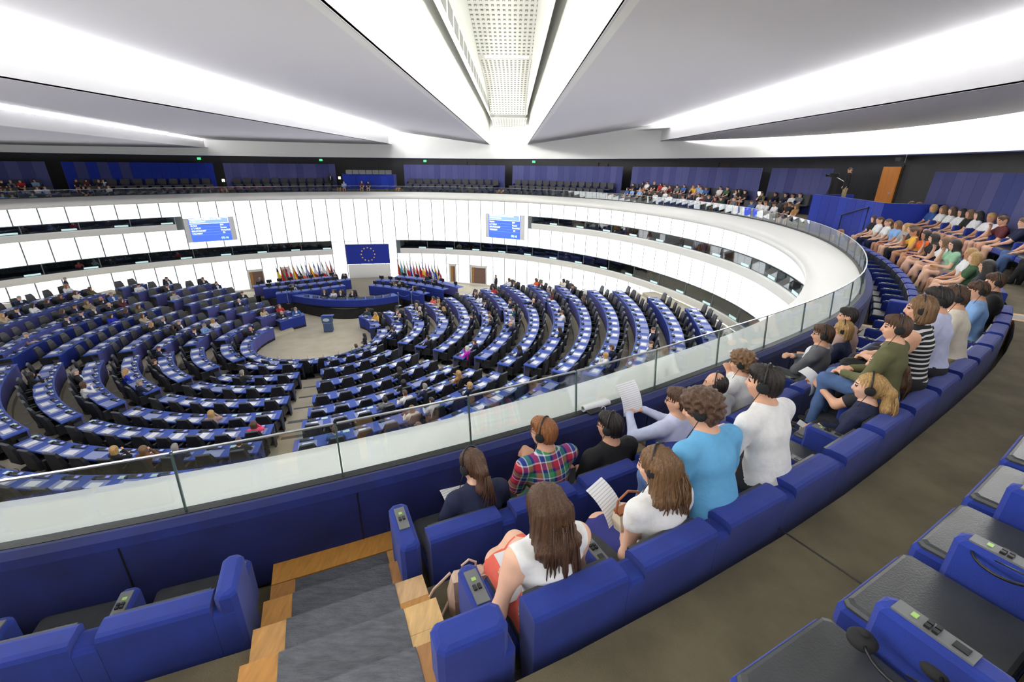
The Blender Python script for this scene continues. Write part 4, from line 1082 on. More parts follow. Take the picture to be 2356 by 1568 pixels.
for i, px in enumerate((460, 739, 978, 1228)):
    t = theta_at(px, 374, RB - 0.1); x, y = G(RB - 0.1, t); e = empty('exit_sign', (x, y, 10.0), math.atan2(CY - y, CX - x) + math.pi / 2, ['small green exit sign above the striped panels', 'small green exit sign above the panel left of the booth', 'small green exit sign right of the central booth', 'small green exit sign above the right screen'][i], 'sign', 'green exit signs')
    mb = MB(); mb.box((0, 0, 0.1), (0.26, 0.06, 0.17)); mb.build('box', M_exit, e)
    mb = MB(); mb.box((0.05, 0.035, 0.1), (0.09, 0.01, 0.12)); mb.box((-0.06, 0.035, 0.1), (0.07, 0.01, 0.03)); mb.build('pictogram', M_exw, e)
M_lampe = mat('lamp_glow', (255, 245, 215), 0.4, emit=5)
for i, (px, py, r) in enumerate(((514, 415, 22.9), (781, 409, 22.9), (906, 408, 22.9), (1744, 445, 22.9), (2054, 475, 23.4))):
    t = theta_at(px, py, r); x, y = G(r, t); d = math.hypot(x, y); ry = ray(px, py); z = CAMZ + ry.z / math.hypot(ry.x, ry.y) * d
    e = empty('aisle_lamp', (x, y, ZT[2]), math.atan2(CY - y, CX - x) + math.pi / 2, ['small glowing aisle lamp right of the striped panels', 'small glowing aisle lamp left of the central booth', 'small glowing aisle lamp right of the central booth', 'small glowing aisle lamp beside the far right crowd', 'small glowing aisle lamp below the oak door'][i], 'lamp', 'glowing aisle lamps')
    mb = MB(); mb.box((0, 0, (z - ZT[2]) / 2), (0.05, 0.05, max(0.1, z - ZT[2]))); mb.build('post', M_black, e)
    mb = MB(); mb.box((0, 0.03, z - ZT[2]), (0.18, 0.08, 0.2)); mb.build('shade', M_lampe, e)
# wall clock-like speaker and camera on the dark wall
t = theta_at(2072, 366, RB - 0.2); x, y = G(RB - 0.2, t); e = empty('wall_camera', (x, y, 10.15), math.atan2(CY - y, CX - x) + math.pi / 2, 'small dark surveillance camera under the cornice above the oak door', 'camera')
mb = MB(); mb.box((0, 0, 0), (0.3, 0.2, 0.16)); mb.build('housing', M_black, e); mb = MB(); mb.box((0.2, 0.05, 0.02), (0.02, 0.02, 0.3)); mb.build('antenna', M_steel, e)
# plain office chairs seen in the doorway and beside the wall
# ================================================================== PEOPLE: implicit-surface figures
def nv(v): 
    v = np.array(v, float); return v / max(1e-9, np.linalg.norm(v))
class Fig:
    """smooth union of tapered limbs and ellipsoids, meshed as one continuous surface"""
    def __init__(s): s.p = []; s.neg = []; s.sharp = set()
    def cone(s, a, b, ra, rb, reg): s.p.append(('c', np.array(a, float), np.array(b, float), ra, rb, reg)); return s
    def ecap(s, a, b, wa, wb, reg, X=(1, 0, 0)): s.p.append(('e', np.array(a, float), np.array(b, float), wa, wb, reg, nv(X))); return s
    def ell(s, c, r, reg, Rm=None): s.p.append(('o', np.array(c, float), np.array(r, float), None, None, reg, Rm)); return s
    def cut(s, c, r, Rm=None): s.neg.append(('o', np.array(c, float), np.array(r, float), None, None, 0, Rm)); return s
    @staticmethod
    def dist(pr, P):
        if pr[0] == 'c':
            _, a, b, ra, rb, _r = pr; ab = b - a; t = np.clip(((P - a) @ ab) / max(1e-9, ab @ ab), 0, 1)
            return np.linalg.norm(P - a - t[..., None] * ab, axis=-1) - (ra + (rb - ra) * t)
        if pr[0] == 'e':
            _, a, b, wa, wb, _r, X = pr; ab = b - a; t = np.clip(((P - a) @ ab) / max(1e-9, ab @ ab), 0, 1)
            q = P - a - t[..., None] * ab; dx = q @ X; rest = np.sqrt(np.maximum(0, (q * q).sum(-1) - dx * dx))
            wx = wa[0] + (wb[0] - wa[0]) * t; wy = wa[1] + (wb[1] - wa[1]) * t
            return (np.sqrt((dx / wx) ** 2 + (rest / wy) ** 2) - 1) * np.minimum(wx, wy)
        _, c, r, _, _, _r, Rm = pr; q = P - c
        if Rm is not None: q = q @ Rm
        return (np.linalg.norm(q / r, axis=-1) - 1) * r.min()
    def box(s, pr, m):
        if pr[0] == 'o': R_ = pr[2].max(); return pr[1] - R_ - m, pr[1] + R_ + m
        R_ = max(pr[3], pr[4]) if pr[0] == 'c' else max(max(pr[3]), max(pr[4]))
        return np.minimum(pr[1], pr[2]) - R_ - m, np.maximum(pr[1], pr[2]) + R_ + m
    def mesh(s, name, vox, k=55.0, disp=None, relax=1):
        m = 0.05
        B = [s.box(p, m) for p in s.p]; lo = np.min([b[0] for b in B], 0); hi = np.max([b[1] for b in B], 0)
        n = np.ceil((hi - lo) / vox).astype(int) + 2
        acc = np.full(n, 1e-12, np.float32); acc2 = np.full(n, 1e-12, np.float32); md = np.full(n, 9.0, np.float32); rg = np.zeros(n, np.int8)
        ax = [lo[i] + vox * np.arange(n[i]) for i in range(3)]
        for pi, (p, b) in enumerate(zip(s.p, B)):
            i0 = np.maximum(0, ((b[0] - lo) / vox).astype(int)); i1 = np.minimum(n, ((b[1] - lo) / vox).astype(int) + 2)
            sl = tuple(slice(i0[i], i1[i]) for i in range(3))
            g = np.stack(np.meshgrid(*[ax[i][i0[i]:i1[i]] for i in range(3)], indexing='ij'), -1)
            d = s.dist(p, g).astype(np.float32)
            
            if pi in s.sharp: acc2[sl] += np.exp(-170.0 * np.clip(d, -0.2, 0.15))
            else: acc[sl] += np.exp(-k * np.clip(d, -0.2, 0.3))
            sub = md[sl]; w = d < sub
            if p[5] in (6, 7): w &= d < 0.0035
            sub[w] = d[w]; rg[sl][w] = p[5]
        F = -np.log(acc) / k
        if s.sharp:
            F2 = -np.log(acc2) / 170.0; F = -np.log(np.exp(-95.0 * np.clip(F, -0.3, 0.3)) + np.exp(-95.0 * np.clip(F2, -0.3, 0.3))) / 95.0
        for p in s.neg:
            b = s.box(p, 0.02); i0 = np.clip(((b[0] - lo) / vox).astype(int), 0, n); i1 = np.clip(((b[1] - lo) / vox).astype(int) + 2, 0, n)
            if np.any(i1 <= i0): continue
            sl = tuple(slice(i0[i], i1[i]) for i in range(3)); g = np.stack(np.meshgrid(*[ax[i][i0[i]:i1[i]] for i in range(3)], indexing='ij'), -1)
            F[sl] = np.maximum(F[sl], -s.dist(p, g))
        V, Q, idx = surface_nets(F, lo, vox)
        for _ in range(relax):          # light smoothing
            A = np.zeros_like(V); cnt = np.zeros(len(V))
            for a, b in ((0, 1), (1, 2), (2, 3), (3, 0)):
                np.add.at(A, Q[:, a], V[Q[:, b]]); np.add.at(A, Q[:, b], V[Q[:, a]]); np.add.at(cnt, Q[:, a], 1); np.add.at(cnt, Q[:, b], 1)
            V = 0.5 * V + 0.5 * A / np.maximum(1, cnt)[:, None]
        if disp is not None:
            nrm = np.zeros_like(V); fn = np.cross(V[Q[:, 2]] - V[Q[:, 0]], V[Q[:, 3]] - V[Q[:, 1]])
            for a in range(4): np.add.at(nrm, Q[:, a], fn)
            nrm /= np.maximum(1e-9, np.linalg.norm(nrm, axis=1))[:, None]; V = V + nrm * disp(V)[:, None]
        vreg = rg[idx[:, 0], idx[:, 1], idx[:, 2]]
        # face region: majority of its corners' nearest part
        fc = V[Q].mean(1); gi = np.clip(np.round((fc - lo) / vox).astype(int), 0, n - 1); freg = rg[gi[:, 0], gi[:, 1], gi[:, 2]]
        # straighten garment edges: slide border corners onto the exact meeting line of the two parts
        lo_r = np.full(len(V), 99); hi_r = np.full(len(V), -1)
        for a in range(4): np.minimum.at(lo_r, Q[:, a], freg); np.maximum.at(hi_r, Q[:, a], freg)
        bv = np.where((lo_r != hi_r) & (hi_r < 6))[0]
        if len(bv) and len(s.p) > 20:
            def Dreg(P_):
                D = np.full((8, len(P_)), 9.0)
                for p in s.p:
                    if p[5] < 6: D[p[5]] = np.minimum(D[p[5]], s.dist(p, P_))
                return D
            la, lb = lo_r[bv], hi_r[bv]; ar = np.arange(len(bv))
            for _ in range(2):
                P_ = V[bv]; D = Dreg(P_); g = D[la, ar] - D[lb, ar]; gr = np.zeros_like(P_)
                for ax_ in range(3):
                    Pe = P_.copy(); Pe[:, ax_] += 0.002; De = Dreg(Pe); gr[:, ax_] = ((De[la, ar] - De[lb, ar]) - g) / 0.002
                st = -g[:, None] * gr / np.maximum(0.25, (gr * gr).sum(1))[:, None]; L = np.linalg.norm(st, axis=1)
                st *= np.minimum(1, 0.75 * vox / np.maximum(1e-9, L))[:, None]; V[bv] = P_ + st
        me = bpy.data.meshes.new(name)
        me.vertices.add(len(V)); me.vertices.foreach_set('co', V.astype(np.float32).ravel())
        me.loops.add(len(Q) * 4); me.loops.foreach_set('vertex_index', Q.astype(np.int32).ravel())
        me.polygons.add(len(Q)); me.polygons.foreach_set('loop_start', np.arange(0, len(Q) * 4, 4, dtype=np.int32)); me.polygons.foreach_set('loop_total', np.full(len(Q), 4, np.int32))
        me.polygons.foreach_set('material_index', freg.astype(np.int32)); me.polygons.foreach_set('use_smooth', np.ones(len(Q), bool))
        me.update(calc_edges=True); me.validate()
        return me
def surface_nets(F, lo, h):
    n = np.array(F.shape); ins = F < 0
    c = np.zeros(n - 1, np.int8)
    for dx in (0, 1):
        for dy in (0, 1):
            for dz in (0, 1): c += ins[dx:n[0] - 1 + dx, dy:n[1] - 1 + dy, dz:n[2] - 1 + dz]
    idx = np.argwhere((c > 0) & (c < 8)); vid = np.full(n - 1, -1, np.int32); vid[tuple(idx.T)] = np.arange(len(idx))
    pos = np.zeros((len(idx), 3)); cnt = np.zeros(len(idx))
    offs = [(x, y, z) for x in (0, 1) for y in (0, 1) for z in (0, 1)]
    for a in offs:
        for d in range(3):
            if a[d]: continue
            b = list(a); b[d] = 1
            ia = idx + np.array(a); ib = idx + np.array(b)
            fa = F[tuple(ia.T)]; fb = F[tuple(ib.T)]; m = (fa < 0) != (fb < 0)
            t = np.where(m, fa / np.where(m, fa - fb, 1), 0)
            p = np.array(a, float) + t[:, None] * (np.array(b) - np.array(a))
            pos[m] += p[m]; cnt[m] += 1
    V = lo + h * (idx + pos / np.maximum(1, cnt)[:, None])
    Q = []
    for d in range(3):
        u, v = (d + 1) % 3, (d + 2) % 3
        sl0 = [slice(None)] * 3; sl1 = [slice(None)] * 3; sl0[d] = slice(0, n[d] - 1); sl1[d] = slice(1, n[d])
        ch = ins[tuple(sl0)] != ins[tuple(sl1)]
        e = np.argwhere(ch); ok = (e[:, u] > 0) & (e[:, v] > 0) & (e[:, u] < n[u] - 1) & (e[:, v] < n[v] - 1); e = e[ok]
        eu = np.zeros(3, int); eu[u] = 1; ev = np.zeros(3, int); ev[v] = 1
        q = np.stack([vid[tuple((e - eu - ev).T)], vid[tuple((e - ev).T)], vid[tuple(e.T)], vid[tuple((e - eu).T)]], 1)
        flip = ~ins[tuple(e.T)]
        q[flip] = q[flip][:, ::-1]; Q.append(q)
    Q = np.concatenate(Q); Q = Q[(Q >= 0).all(1)]
    return V, Q, idx
SKIN, TOP, BOT, SHOE, HAIR, DET, DARK, LIP = range(8)
def ik(sh, hand, l1, l2, pole):
    sh, hand, pole = np.array(sh, float), np.array(hand, float), np.array(pole, float)
    d = hand - sh; L = np.linalg.norm(d)
    if L > (l1 + l2) * 0.995: hand = sh + d / L * (l1 + l2) * 0.995; d = hand - sh; L = np.linalg.norm(d)
    a = (l1 * l1 - l2 * l2 + L * L) / (2 * L); hgt = math.sqrt(max(0, l1 * l1 - a * a)); u = d / L
    pp = pole - (pole @ u) * u; pp = nv(pp)
    return sh + u * a + pp * hgt, hand
def rotm(yaw=0, pitch=0, roll=0):
    cy, sy, cp, sp, cr, sr = math.cos(yaw), math.sin(yaw), math.cos(pitch), math.sin(pitch), math.cos(roll), math.sin(roll)
    Rz = np.array([[cy, -sy, 0], [sy, cy, 0], [0, 0, 1]]); Rx = np.array([[1, 0, 0], [0, cp, -sp], [0, sp, cp]]); Ry = np.array([[cr, 0, sr], [0, 1, 0], [-sr, 0, cr]])
    return Rz @ Rx @ Ry
def add_hand(f, wrist, dr, nrm, sgn, curl=0.5, fine=True):
    n0 = len(f.p); add_hand0(f, wrist, dr, nrm, sgn, curl, fine); f.sharp |= set(range(n0, len(f.p)))
def add_hand0(f, wrist, dr, nrm, sgn, curl=0.5, fine=True):
    wrist = np.array(wrist, float); dr = nv(dr); nrm = nv(np.array(nrm, float) - (np.array(nrm, float) @ dr) * dr); lat = np.cross(dr, nrm) * sgn
    kn = wrist + dr * 0.085
    f.ecap(wrist + dr * 0.01, kn, (0.028, 0.017), (0.038, 0.015), SKIN, X=lat)
    if not fine:
        f.ecap(kn, kn + (dr * math.cos(curl) - nrm * math.sin(curl)) * 0.07, (0.034, 0.013), (0.024, 0.010), SKIN, X=lat); return
    for i, (o, l) in enumerate(((0.028, 0.066), (0.0095, 0.076), (-0.0095, 0.071), (-0.028, 0.054))):
        b0 = kn + lat * o; d1 = dr * math.cos(curl) - nrm * math.sin(curl) + lat * o * 2; b1 = b0 + d1 * l * 0.55
        c2 = curl * 2.1; d2 = dr * math.cos(c2) - nrm * math.sin(c2); b2 = b1 + d2 * l * 0.5
        f.cone(b0, b1, 0.0098, 0.009, SKIN).cone(b1, b2, 0.009, 0.0075, SKIN)
    t0 = wrist + dr * 0.03 + lat * 0.026; t1 = t0 + dr * 0.032 + lat * 0.028 - nrm * 0.012; t2 = t1 + dr * 0.035 + lat * 0.004 - nrm * 0.01
    f.cone(t0, t1, 0.0125, 0.0105, SKIN).cone(t1, t2, 0.0105, 0.008, SKIN)
HS = 0.90
def shrink(p, c, k):
    p = list(p); p[1] = c + (p[1] - c) * k
    if p[0] == 'o': p[2] = p[2] * k
    elif p[0] == 'c': p[2] = c + (p[2] - c) * k; p[3] *= k; p[4] *= k
    else: p[2] = c + (p[2] - c) * k; p[3] = (p[3][0] * k, p[3][1] * k); p[4] = (p[4][0] * k, p[4][1] * k)
    return tuple(p)
def person_figure(sex='m', lean=0.0, hh=0.50, hands=None, poles=None, legs='sit', sleeve=1.0, longpants=True, head=(0, 0, 0), fine=False, jacket=False, skirt=False, slim=1.0, side=0.0, hcurl=0.5, hnrm=None, knees=0.0, vneck=False, fat=1.0, tuck=0.0):
    """returns Fig, head centre, head rotation; local frame: +Y is where the person faces, z=0 is the floor"""
    f = Fig(); up = nv((math.sin(side), math.sin(lean), math.cos(lean))); X = np.array([1.0, 0, 0])
    sw = (0.205 if sex == 'm' else 0.178) * slim
    hip = np.array([0, 0, hh]); waist = hip + up * 0.15; chest = hip + up * 0.35; shc = hip + up * 0.455; nb = hip + up * 0.505
    wy = 1.0 if sex == 'm' else 0.92
    f.ecap(hip + up * 0.02, waist, (0.165 * wy * fat, 0.115 * fat), (0.140 * wy * fat, 0.10 * fat), TOP)
    f.ecap(waist, chest, (0.140 * wy * fat, 0.10 * fat), (0.165 * wy, 0.112), TOP)
    f.ecap(chest, shc, (0.165 * wy, 0.112), (0.135 * wy, 0.078), TOP)
    f.cone(shc + X * -sw * 0.8 - up * 0.01, shc + X * sw * 0.8 - up * 0.01, 0.06, 0.06, TOP)
    if sex == 'f': f.ell(chest + np.array([-0.065, 0.085, 0.0]), (0.062, 0.05, 0.058), TOP).ell(chest + np.array([0.065, 0.085, 0.0]), (0.062, 0.05, 0.058), TOP)
    f.cone(shc - up * 0.005, nb, 0.068 if not vneck else 0.06, 0.054, SKIN if vneck else TOP)
    Hr = rotm(*head)
    hc = nb + nv(up + np.array([0, 0.12, 0])) * 0.075 + Hr @ np.array([0, 0.012, 0.085])
    f.cone(nb, hc + Hr @ np.array([0, -0.02, -0.06]), 0.053 if sex == 'm' else 0.046, 0.05 if sex == 'm' else 0.044, SKIN)
    n_head = len(f.p)
    T = lambda v: hc + Hr @ np.array(v, float)
    f.ell(T((0, -0.012, 0.02)), (0.080, 0.100, 0.100), SKIN, Hr).ell(T((0, 0.028, -0.045)), (0.064, 0.064, 0.078), SKIN, Hr)
    f.ell(T((0, 0.062, -0.095)), (0.026, 0.022, 0.022), SKIN, Hr)
    f.cone(T((0, 0.088, 0.012)), T((0, 0.108, -0.034)), 0.010, 0.0155, SKIN)
    for sx in (-1, 1):
        f.ell(T((sx * 0.083, -0.012, -0.018)), (0.011, 0.021, 0.033), SKIN, Hr)
        if fine:
            f.ell(T((sx * 0.031, 0.084, 0.006)), (0.014, 0.010, 0.0075), DARK, Hr); f.cone(T((sx * 0.016, 0.090, 0.028)), T((sx * 0.052, 0.074, 0.028)), 0.0055, 0.004, DARK)
            f.ell(T((sx * 0.034, 0.066, -0.03)), (0.026, 0.024, 0.022), SKIN, Hr)
    if fine: f.ell(T((0, 0.090, -0.064)), (0.023, 0.009, 0.008), LIP, Hr)
    else: f.ell(T((-0.03, 0.086, 0.008)), (0.015, 0.012, 0.010), DARK, Hr).ell(T((0.03, 0.086, 0.008)), (0.015, 0.012, 0.010), DARK, Hr)
    f.p[n_head:] = [shrink(p, hc, HS) for p in f.p[n_head:]]; f.sharp |= set(range(n_head, len(f.p)))
    if jacket:
        f.ecap(chest + np.array([0, 0.085, 0.10]), waist + np.array([0, 0.10, 0.05]), (0.045, 0.035), (0.012, 0.02), DET); f.cone(chest + np.array([0, 0.115, 0.08]), waist + np.array([0, 0.12, 0.03]), 0.014, 0.012, DARK)
        f.cone(nb - up * 0.03, nb, 0.062, 0.058, DET)
    # arms
    hands = hands or [(-0.12, 0.30, hh + 0.14), (0.12, 0.30, hh + 0.14)]
    for i, sx in enumerate((-1, 1)):
        s_ = shc + X * sx * sw - up * 0.015; h_ = np.array(hands[i], float)
        pole = (poles[i] if poles else (sx * 0.6, -0.5, -0.6)); e_, w_ = ik(s_, h_, 0.275, 0.245, pole)
        up_r = (0.056, 0.046) if sex == 'm' else (0.047, 0.038)
        if sleeve >= 1: f.cone(s_, e_, up_r[0] + 0.008, up_r[1] + 0.006, TOP).cone(e_, w_, up_r[1] + 0.004, 0.034, TOP)
        elif sleeve > 0.05:
            m_ = s_ + (e_ - s_) * min(1, sleeve * 2)
            f.cone(s_, m_, up_r[0] + 0.01, up_r[1] + 0.014, TOP).cone(m_, e_, up_r[1], up_r[1] - 0.004, SKIN).cone(e_, w_, up_r[1] - 0.004, 0.026, SKIN)
        else: f.cone(s_, s_ + (e_ - s_) * 0.3, up_r[0], up_r[1], SKIN).cone(s_, e_, up_r[0], up_r[1] - 0.003, SKIN).cone(e_, w_, up_r[1] - 0.003, 0.025, SKIN)
        nr = hnrm[i] if hnrm else (0, 0, 1)
        add_hand(f, w_, nv(w_ - e_) * 0.7 + np.array([-sx * 0.25, 0.3, 0]), nr, -sx, hcurl, fine)
    lr = 1.0 if sex == 'm' else 0.94
    LEG = BOT if longpants else SKIN
    if legs == 'sit' or legs == 'cross':
        f.ecap(hip + np.array([0, -0.02, -0.02]), hip + np.array([0, 0.10, -0.015]), (0.18 * fat, 0.105), (0.165, 0.09), BOT)
        for sx in (-1, 1):
            k = np.array([sx * (0.10 + knees), 0.44 - tuck * 0.3, hh + 0.02]); a = np.array([sx * 0.11, 0.47 - tuck, 0.09])
            if legs == 'cross' and sx == 1: k = np.array([0.02, 0.45, hh + 0.10]); a = np.array([-0.16, 0.60, hh - 0.26])
            hj = hip + X * sx * 0.09
            th = 0.5 if not longpants else 1.0
            if skirt: th = 0.85
            mid = hj + (k - hj) * th
            f.cone(hj, mid, 0.088 * lr, 0.066 * lr + (0.012 if skirt else 0.004), BOT)
            if not longpants: f.cone(hj + (k - hj) * 0.3, k, 0.066 * lr, 0.054 * lr, SKIN)
            f.cone(k, (k + a) / 2 + np.array([0, -0.012, 0]), 0.056 * lr, 0.052 * lr, LEG).cone((k + a) / 2 + np.array([0, -0.012, 0]), a, 0.052 * lr, 0.034 * lr + (0.012 if longpants else 0), LEG)
            f.ecap(a + np.array([0, -0.02, -0.045]), a + np.array([0, 0.17, -0.055]), (0.038, 0.032), (0.042, 0.025), SHOE)
        if skirt: f.ecap(hip + np.array([0, 0.12, 0.0]), hip + np.array([0, 0.40, 0.0]), (0.17, 0.085), (0.18 * skirt, 0.075), BOT)
        if skirt > 1.2: f.ecap(hip + np.array([-0.05, 0.42, -0.02]), np.array([-0.08, 0.50, 0.12]), (0.2, 0.08), (0.24, 0.07), BOT)
    else:
        for sx in (-1, 1):
            hj = hip + X * sx * 0.085; k = hj + np.array([sx * 0.01, 0.02, -0.43 * hh / 0.92]); a = np.array([sx * 0.10, -0.01, 0.09])
            f.cone(hj, k, 0.088 * lr, 0.06 * lr, BOT).cone(k, a, 0.058 * lr, 0.044 * lr, LEG); f.ecap(a + np.array([0, -0.03, -0.045]), a + np.array([0, 0.16, -0.055]), (0.038, 0.032), (0.042, 0.025), SHOE)
        f.ecap(hip + up * 0.0, hip - up * 0.06, (0.165, 0.11), (0.155, 0.10), BOT)
        if jacket: f.ecap(hip + up * 0.05, hip - up * 0.12, (0.172, 0.122), (0.175, 0.12), TOP)
    return f, hc, Hr
def add_hair(f, hc, Hr, style, reg=HAIR, up=1.0):
    n0 = len(f.p); add_hair0(f, hc, Hr, style, reg, up)
    f.p[n0:] = [shrink(p, hc, HS) for p in f.p[n0:]]; f.neg = [shrink(p, hc, HS) for p in f.neg]
def add_hair0(f, hc, Hr, style, reg=HAIR, up=1.0):
    T = lambda v: hc + Hr @ np.array(v, float)
    f.ell(T((0, -0.018, 0.032)), (0.085, 0.104, 0.096), reg, Hr)
    f.ell(T((0, -0.05, -0.02)), (0.078, 0.066, 0.085), reg, Hr)
    if style in ('short', 'curly'):
        f.ell(T((0, 0.05, 0.085)), (0.06, 0.05, 0.035), reg, Hr)
        if style == 'curly': f.ell(T((0, -0.02, 0.045)), (0.103, 0.118, 0.105), reg, Hr); f.ell(T((0, -0.07, -0.02)), (0.092, 0.062, 0.08), reg, Hr)
    if style == 'bald': del f.p[-2:]; f.ell(T((0, -0.05, -0.015)), (0.082, 0.066, 0.055), reg, Hr)
    if style == 'balding': f.p[-2] = ('o', T((0, -0.03, 0.018)), np.array((0.083, 0.096, 0.086)), None, None, reg, Hr)
    if style == 'bob':
        for sx in (-1, 1): f.ecap(T((sx * 0.07, -0.02, 0.02)), T((sx * 0.075, -0.005, -0.10)), (0.03, 0.06), (0.028, 0.05), reg)
        f.ecap(T((0, -0.08, 0.0)), T((0, -0.085, -0.11)), (0.085, 0.045), (0.08, 0.035), reg)
    if style in ('long', 'wavy'):
        for sx in (-1, 1): f.ecap(T((sx * 0.07, -0.02, 0.02)), T((sx * 0.085, -0.02, -0.16)), (0.03, 0.06), (0.034, 0.05), reg)
        b = T((0, -0.09, 0.0)); m_ = b + np.array([0, -0.045, -0.19]); e = m_ + np.array([0, -0.03, -0.17 * up])
        f.ecap(b, m_, (0.095, 0.048), (0.115, 0.04), reg); f.ecap(m_, e, (0.115, 0.04), (0.075, 0.022), reg)
    if style == 'pony':
        b = T((0, -0.11, 0.035)); m_ = b + np.array([0, -0.055, -0.06]); e = m_ + np.array([0.0, -0.015, -0.14]); g = e + np.array([0, 0.02, -0.12])
        f.cone(T((0, -0.08, 0.03)), b, 0.03, 0.026, reg).cone(b, m_, 0.024, 0.036, reg).cone(m_, e, 0.042, 0.048, reg).cone(e, g, 0.046, 0.014, reg)
    if style == 'bun': f.ell(T((0, -0.12, 0.03)), (0.045, 0.04, 0.04), reg, Hr)
    # keep the face free
    f.cut(T((0, 0.125, -0.045)), (0.073, 0.095, 0.088), Hr)
def hair_fig(hc, Hr, style, up=1.0):
    f = Fig(); add_hair(f, hc, Hr, style, 0, up); return f
def hair_disp(hc, style):
    def d(V):
        q = V - hc; a = np.arctan2(q[:, 0], -q[:, 1])
        if style == 'curly':
            rs = np.random.RandomState(4); o_ = np.zeros(len(q))
            for _ in range(14):
                w = rs.normal(size=3); w = w / np.linalg.norm(w) * rs.uniform(90, 230); o_ += np.sin(q @ w + rs.uniform(0, 6))
            return 0.0022 * o_
        return 0.0034 * (np.sin(a * 23 + q[:, 2] * 8) + 0.7 * np.sin(a * 47 - q[:, 2] * 14 + 1.3) + 0.5 * np.sin(a * 9 + q[:, 2] * 26))
    return d
# ---- colours
CLR = dict(black=(24, 24, 27), navy=(26, 34, 66), dark=(36, 38, 46), grey=(104, 106, 110), lgrey=(168, 170, 172), white=(226, 226, 226), cream=(222, 214, 196), beige=(186, 168, 138), tan=(168, 124, 72), blue=(54, 92, 160), royal=(22, 44, 170), lblue=(128, 166, 214), denim=(72, 98, 142), lav=(190, 196, 226),
           red=(182, 36, 40), coral=(226, 96, 84), orange=(222, 96, 36), yellow=(222, 172, 62), green=(62, 96, 62), dgreen=(36, 60, 48), mint=(110, 190, 160), lgreen=(150, 196, 160), olive=(92, 92, 60), teal=(40, 70, 82), maroon=(96, 40, 48), pink=(226, 72, 112), magenta=(204, 44, 196), brown=(104, 66, 40), camel=(164, 118, 72), stripe=(150, 150, 152), khaki=(158, 142, 108), skyblue=(98, 168, 214), rose=(176, 146, 138))
HCLR = dict(dark=(34, 26, 22), brown=(86, 59, 40), lbrown=(122, 90, 58), blond=(186, 148, 92), grey=(142, 138, 132), white=(208, 202, 194), ginger=(150, 96, 54), black=(22, 19, 18))
SKN = [mat('skin_%d' % i, c, 0.55, var=0.05, scale=14, spec=0.35) for i, c in enumerate(((214, 164, 136), (226, 180, 154), (196, 142, 112), (124, 82, 60)))]
def cloth(c): return mat('cloth_' + c, CLR[c], 0.85, var=0.08, scale=14, bump_=0.55, bscale=11)
def hairm(c): return mat('hair_' + c, HCLR[c], 0.42, var=0.55, scale=30, stretch=(6, 6, 0.35), bump_=0.5, bscale=60, spec=0.6)
M_eye = mat('eye_dark', (46, 34, 28), 0.3); M_lip = mat('lip', (178, 96, 88), 0.5); M_shirt = mat('shirt_white', (226, 228, 232), 0.8)
M_shoe = mat('shoe_black', (28, 26, 26), 0.5); M_shoew = mat('shoe_pale', (200, 196, 190), 0.6)
# ---- small shared figures
TPL = {}
def make_tpl(key, hair, vox=0.021, **kw):
    f, hc, Hr = person_figure(**kw)
    add_hair(f, hc, Hr, hair)
    cuts = f.neg; f.neg = []        # hair is coloured, not cut, on the small figures
    for p in f.p:
        pass
    me = f.mesh('person_' + key, vox, 60)
    # face area back to skin where the hair cut would be
    co = np.empty(len(me.vertices) * 3, np.float32); me.vertices.foreach_get('co', co); co = co.reshape(-1, 3)
    mi = np.empty(len(me.polygons), np.int32); me.polygons.foreach_get('material_index', mi)
    vi = np.empty(len(me.loops), np.int32); me.loops.foreach_get('vertex_index', vi); fc = co[vi.reshape(-1, 4)].mean(1)
    for c in cuts:
        inside = Fig.dist(c, fc) < 0.004; mi[inside & (mi == HAIR)] = SKIN
    me.polygons.foreach_set('material_index', mi)
    for m_ in (SKN[0], cloth('navy'), cloth('dark'), M_shoe, hairm('brown'), M_shirt, M_eye, M_lip): me.materials.append(m_)
    TPL[key] = (me, hc)
make_tpl('suit_desk', 'short', tuck=0.24, sex='m', lean=0.18, hands=[(-0.14, 0.44, 0.78), (0.14, 0.44, 0.78)], jacket=True)
make_tpl('suit_back', 'short', tuck=0.24, sex='m', lean=-0.12, hands=[(-0.10, 0.28, 0.66), (0.10, 0.28, 0.66)], jacket=True, head=(0.2, 0, 0))
make_tpl('suit_chin', 'bald', tuck=0.24, sex='m', lean=0.22, hands=[(-0.12, 0.42, 0.78), (0.07, 0.28, 1.05)], jacket=True, head=(0, 0.1, 0))
make_tpl('woman_desk', 'long', tuck=0.24, sex='f', lean=0.2, hands=[(-0.14, 0.42, 0.78), (0.14, 0.42, 0.78)], head=(0, -0.15, 0), vneck=True)
make_tpl('woman_bob', 'bob', tuck=0.24, sex='f', lean=0.15, hands=[(-0.14, 0.42, 0.78), (0.05, 0.28, 1.02)], vneck=True)
make_tpl('shirt_desk', 'short', tuck=0.24, sex='m', lean=0.25, hands=[(-0.16, 0.44, 0.78), (0.16, 0.44, 0.78)], sleeve=1.0, head=(0, -0.2, 0))
make_tpl('stand', 'short', sex='m', hh=0.92, legs='stand', hands=[(-0.26, 0.06, 0.80), (0.26, 0.06, 0.80)], jacket=True)
make_tpl('stand_woman', 'long', sex='f', hh=0.90, legs='stand', hands=[(-0.1, 0.2, 1.05), (0.1, 0.2, 1.05)])
make_tpl('tee', 'short', sex='m', lean=-0.1, hands=[(-0.06, 0.30, 0.62), (0.06, 0.30, 0.62)], sleeve=0.28, longpants=False, slim=0.95)
make_tpl('tee_fwd', 'short', sex='m', lean=0.35, hands=[(-0.06, 0.46, 0.58), (0.06, 0.46, 0.58)], sleeve=0.28, longpants=True, knees=0.04, head=(0, -0.1, 0))
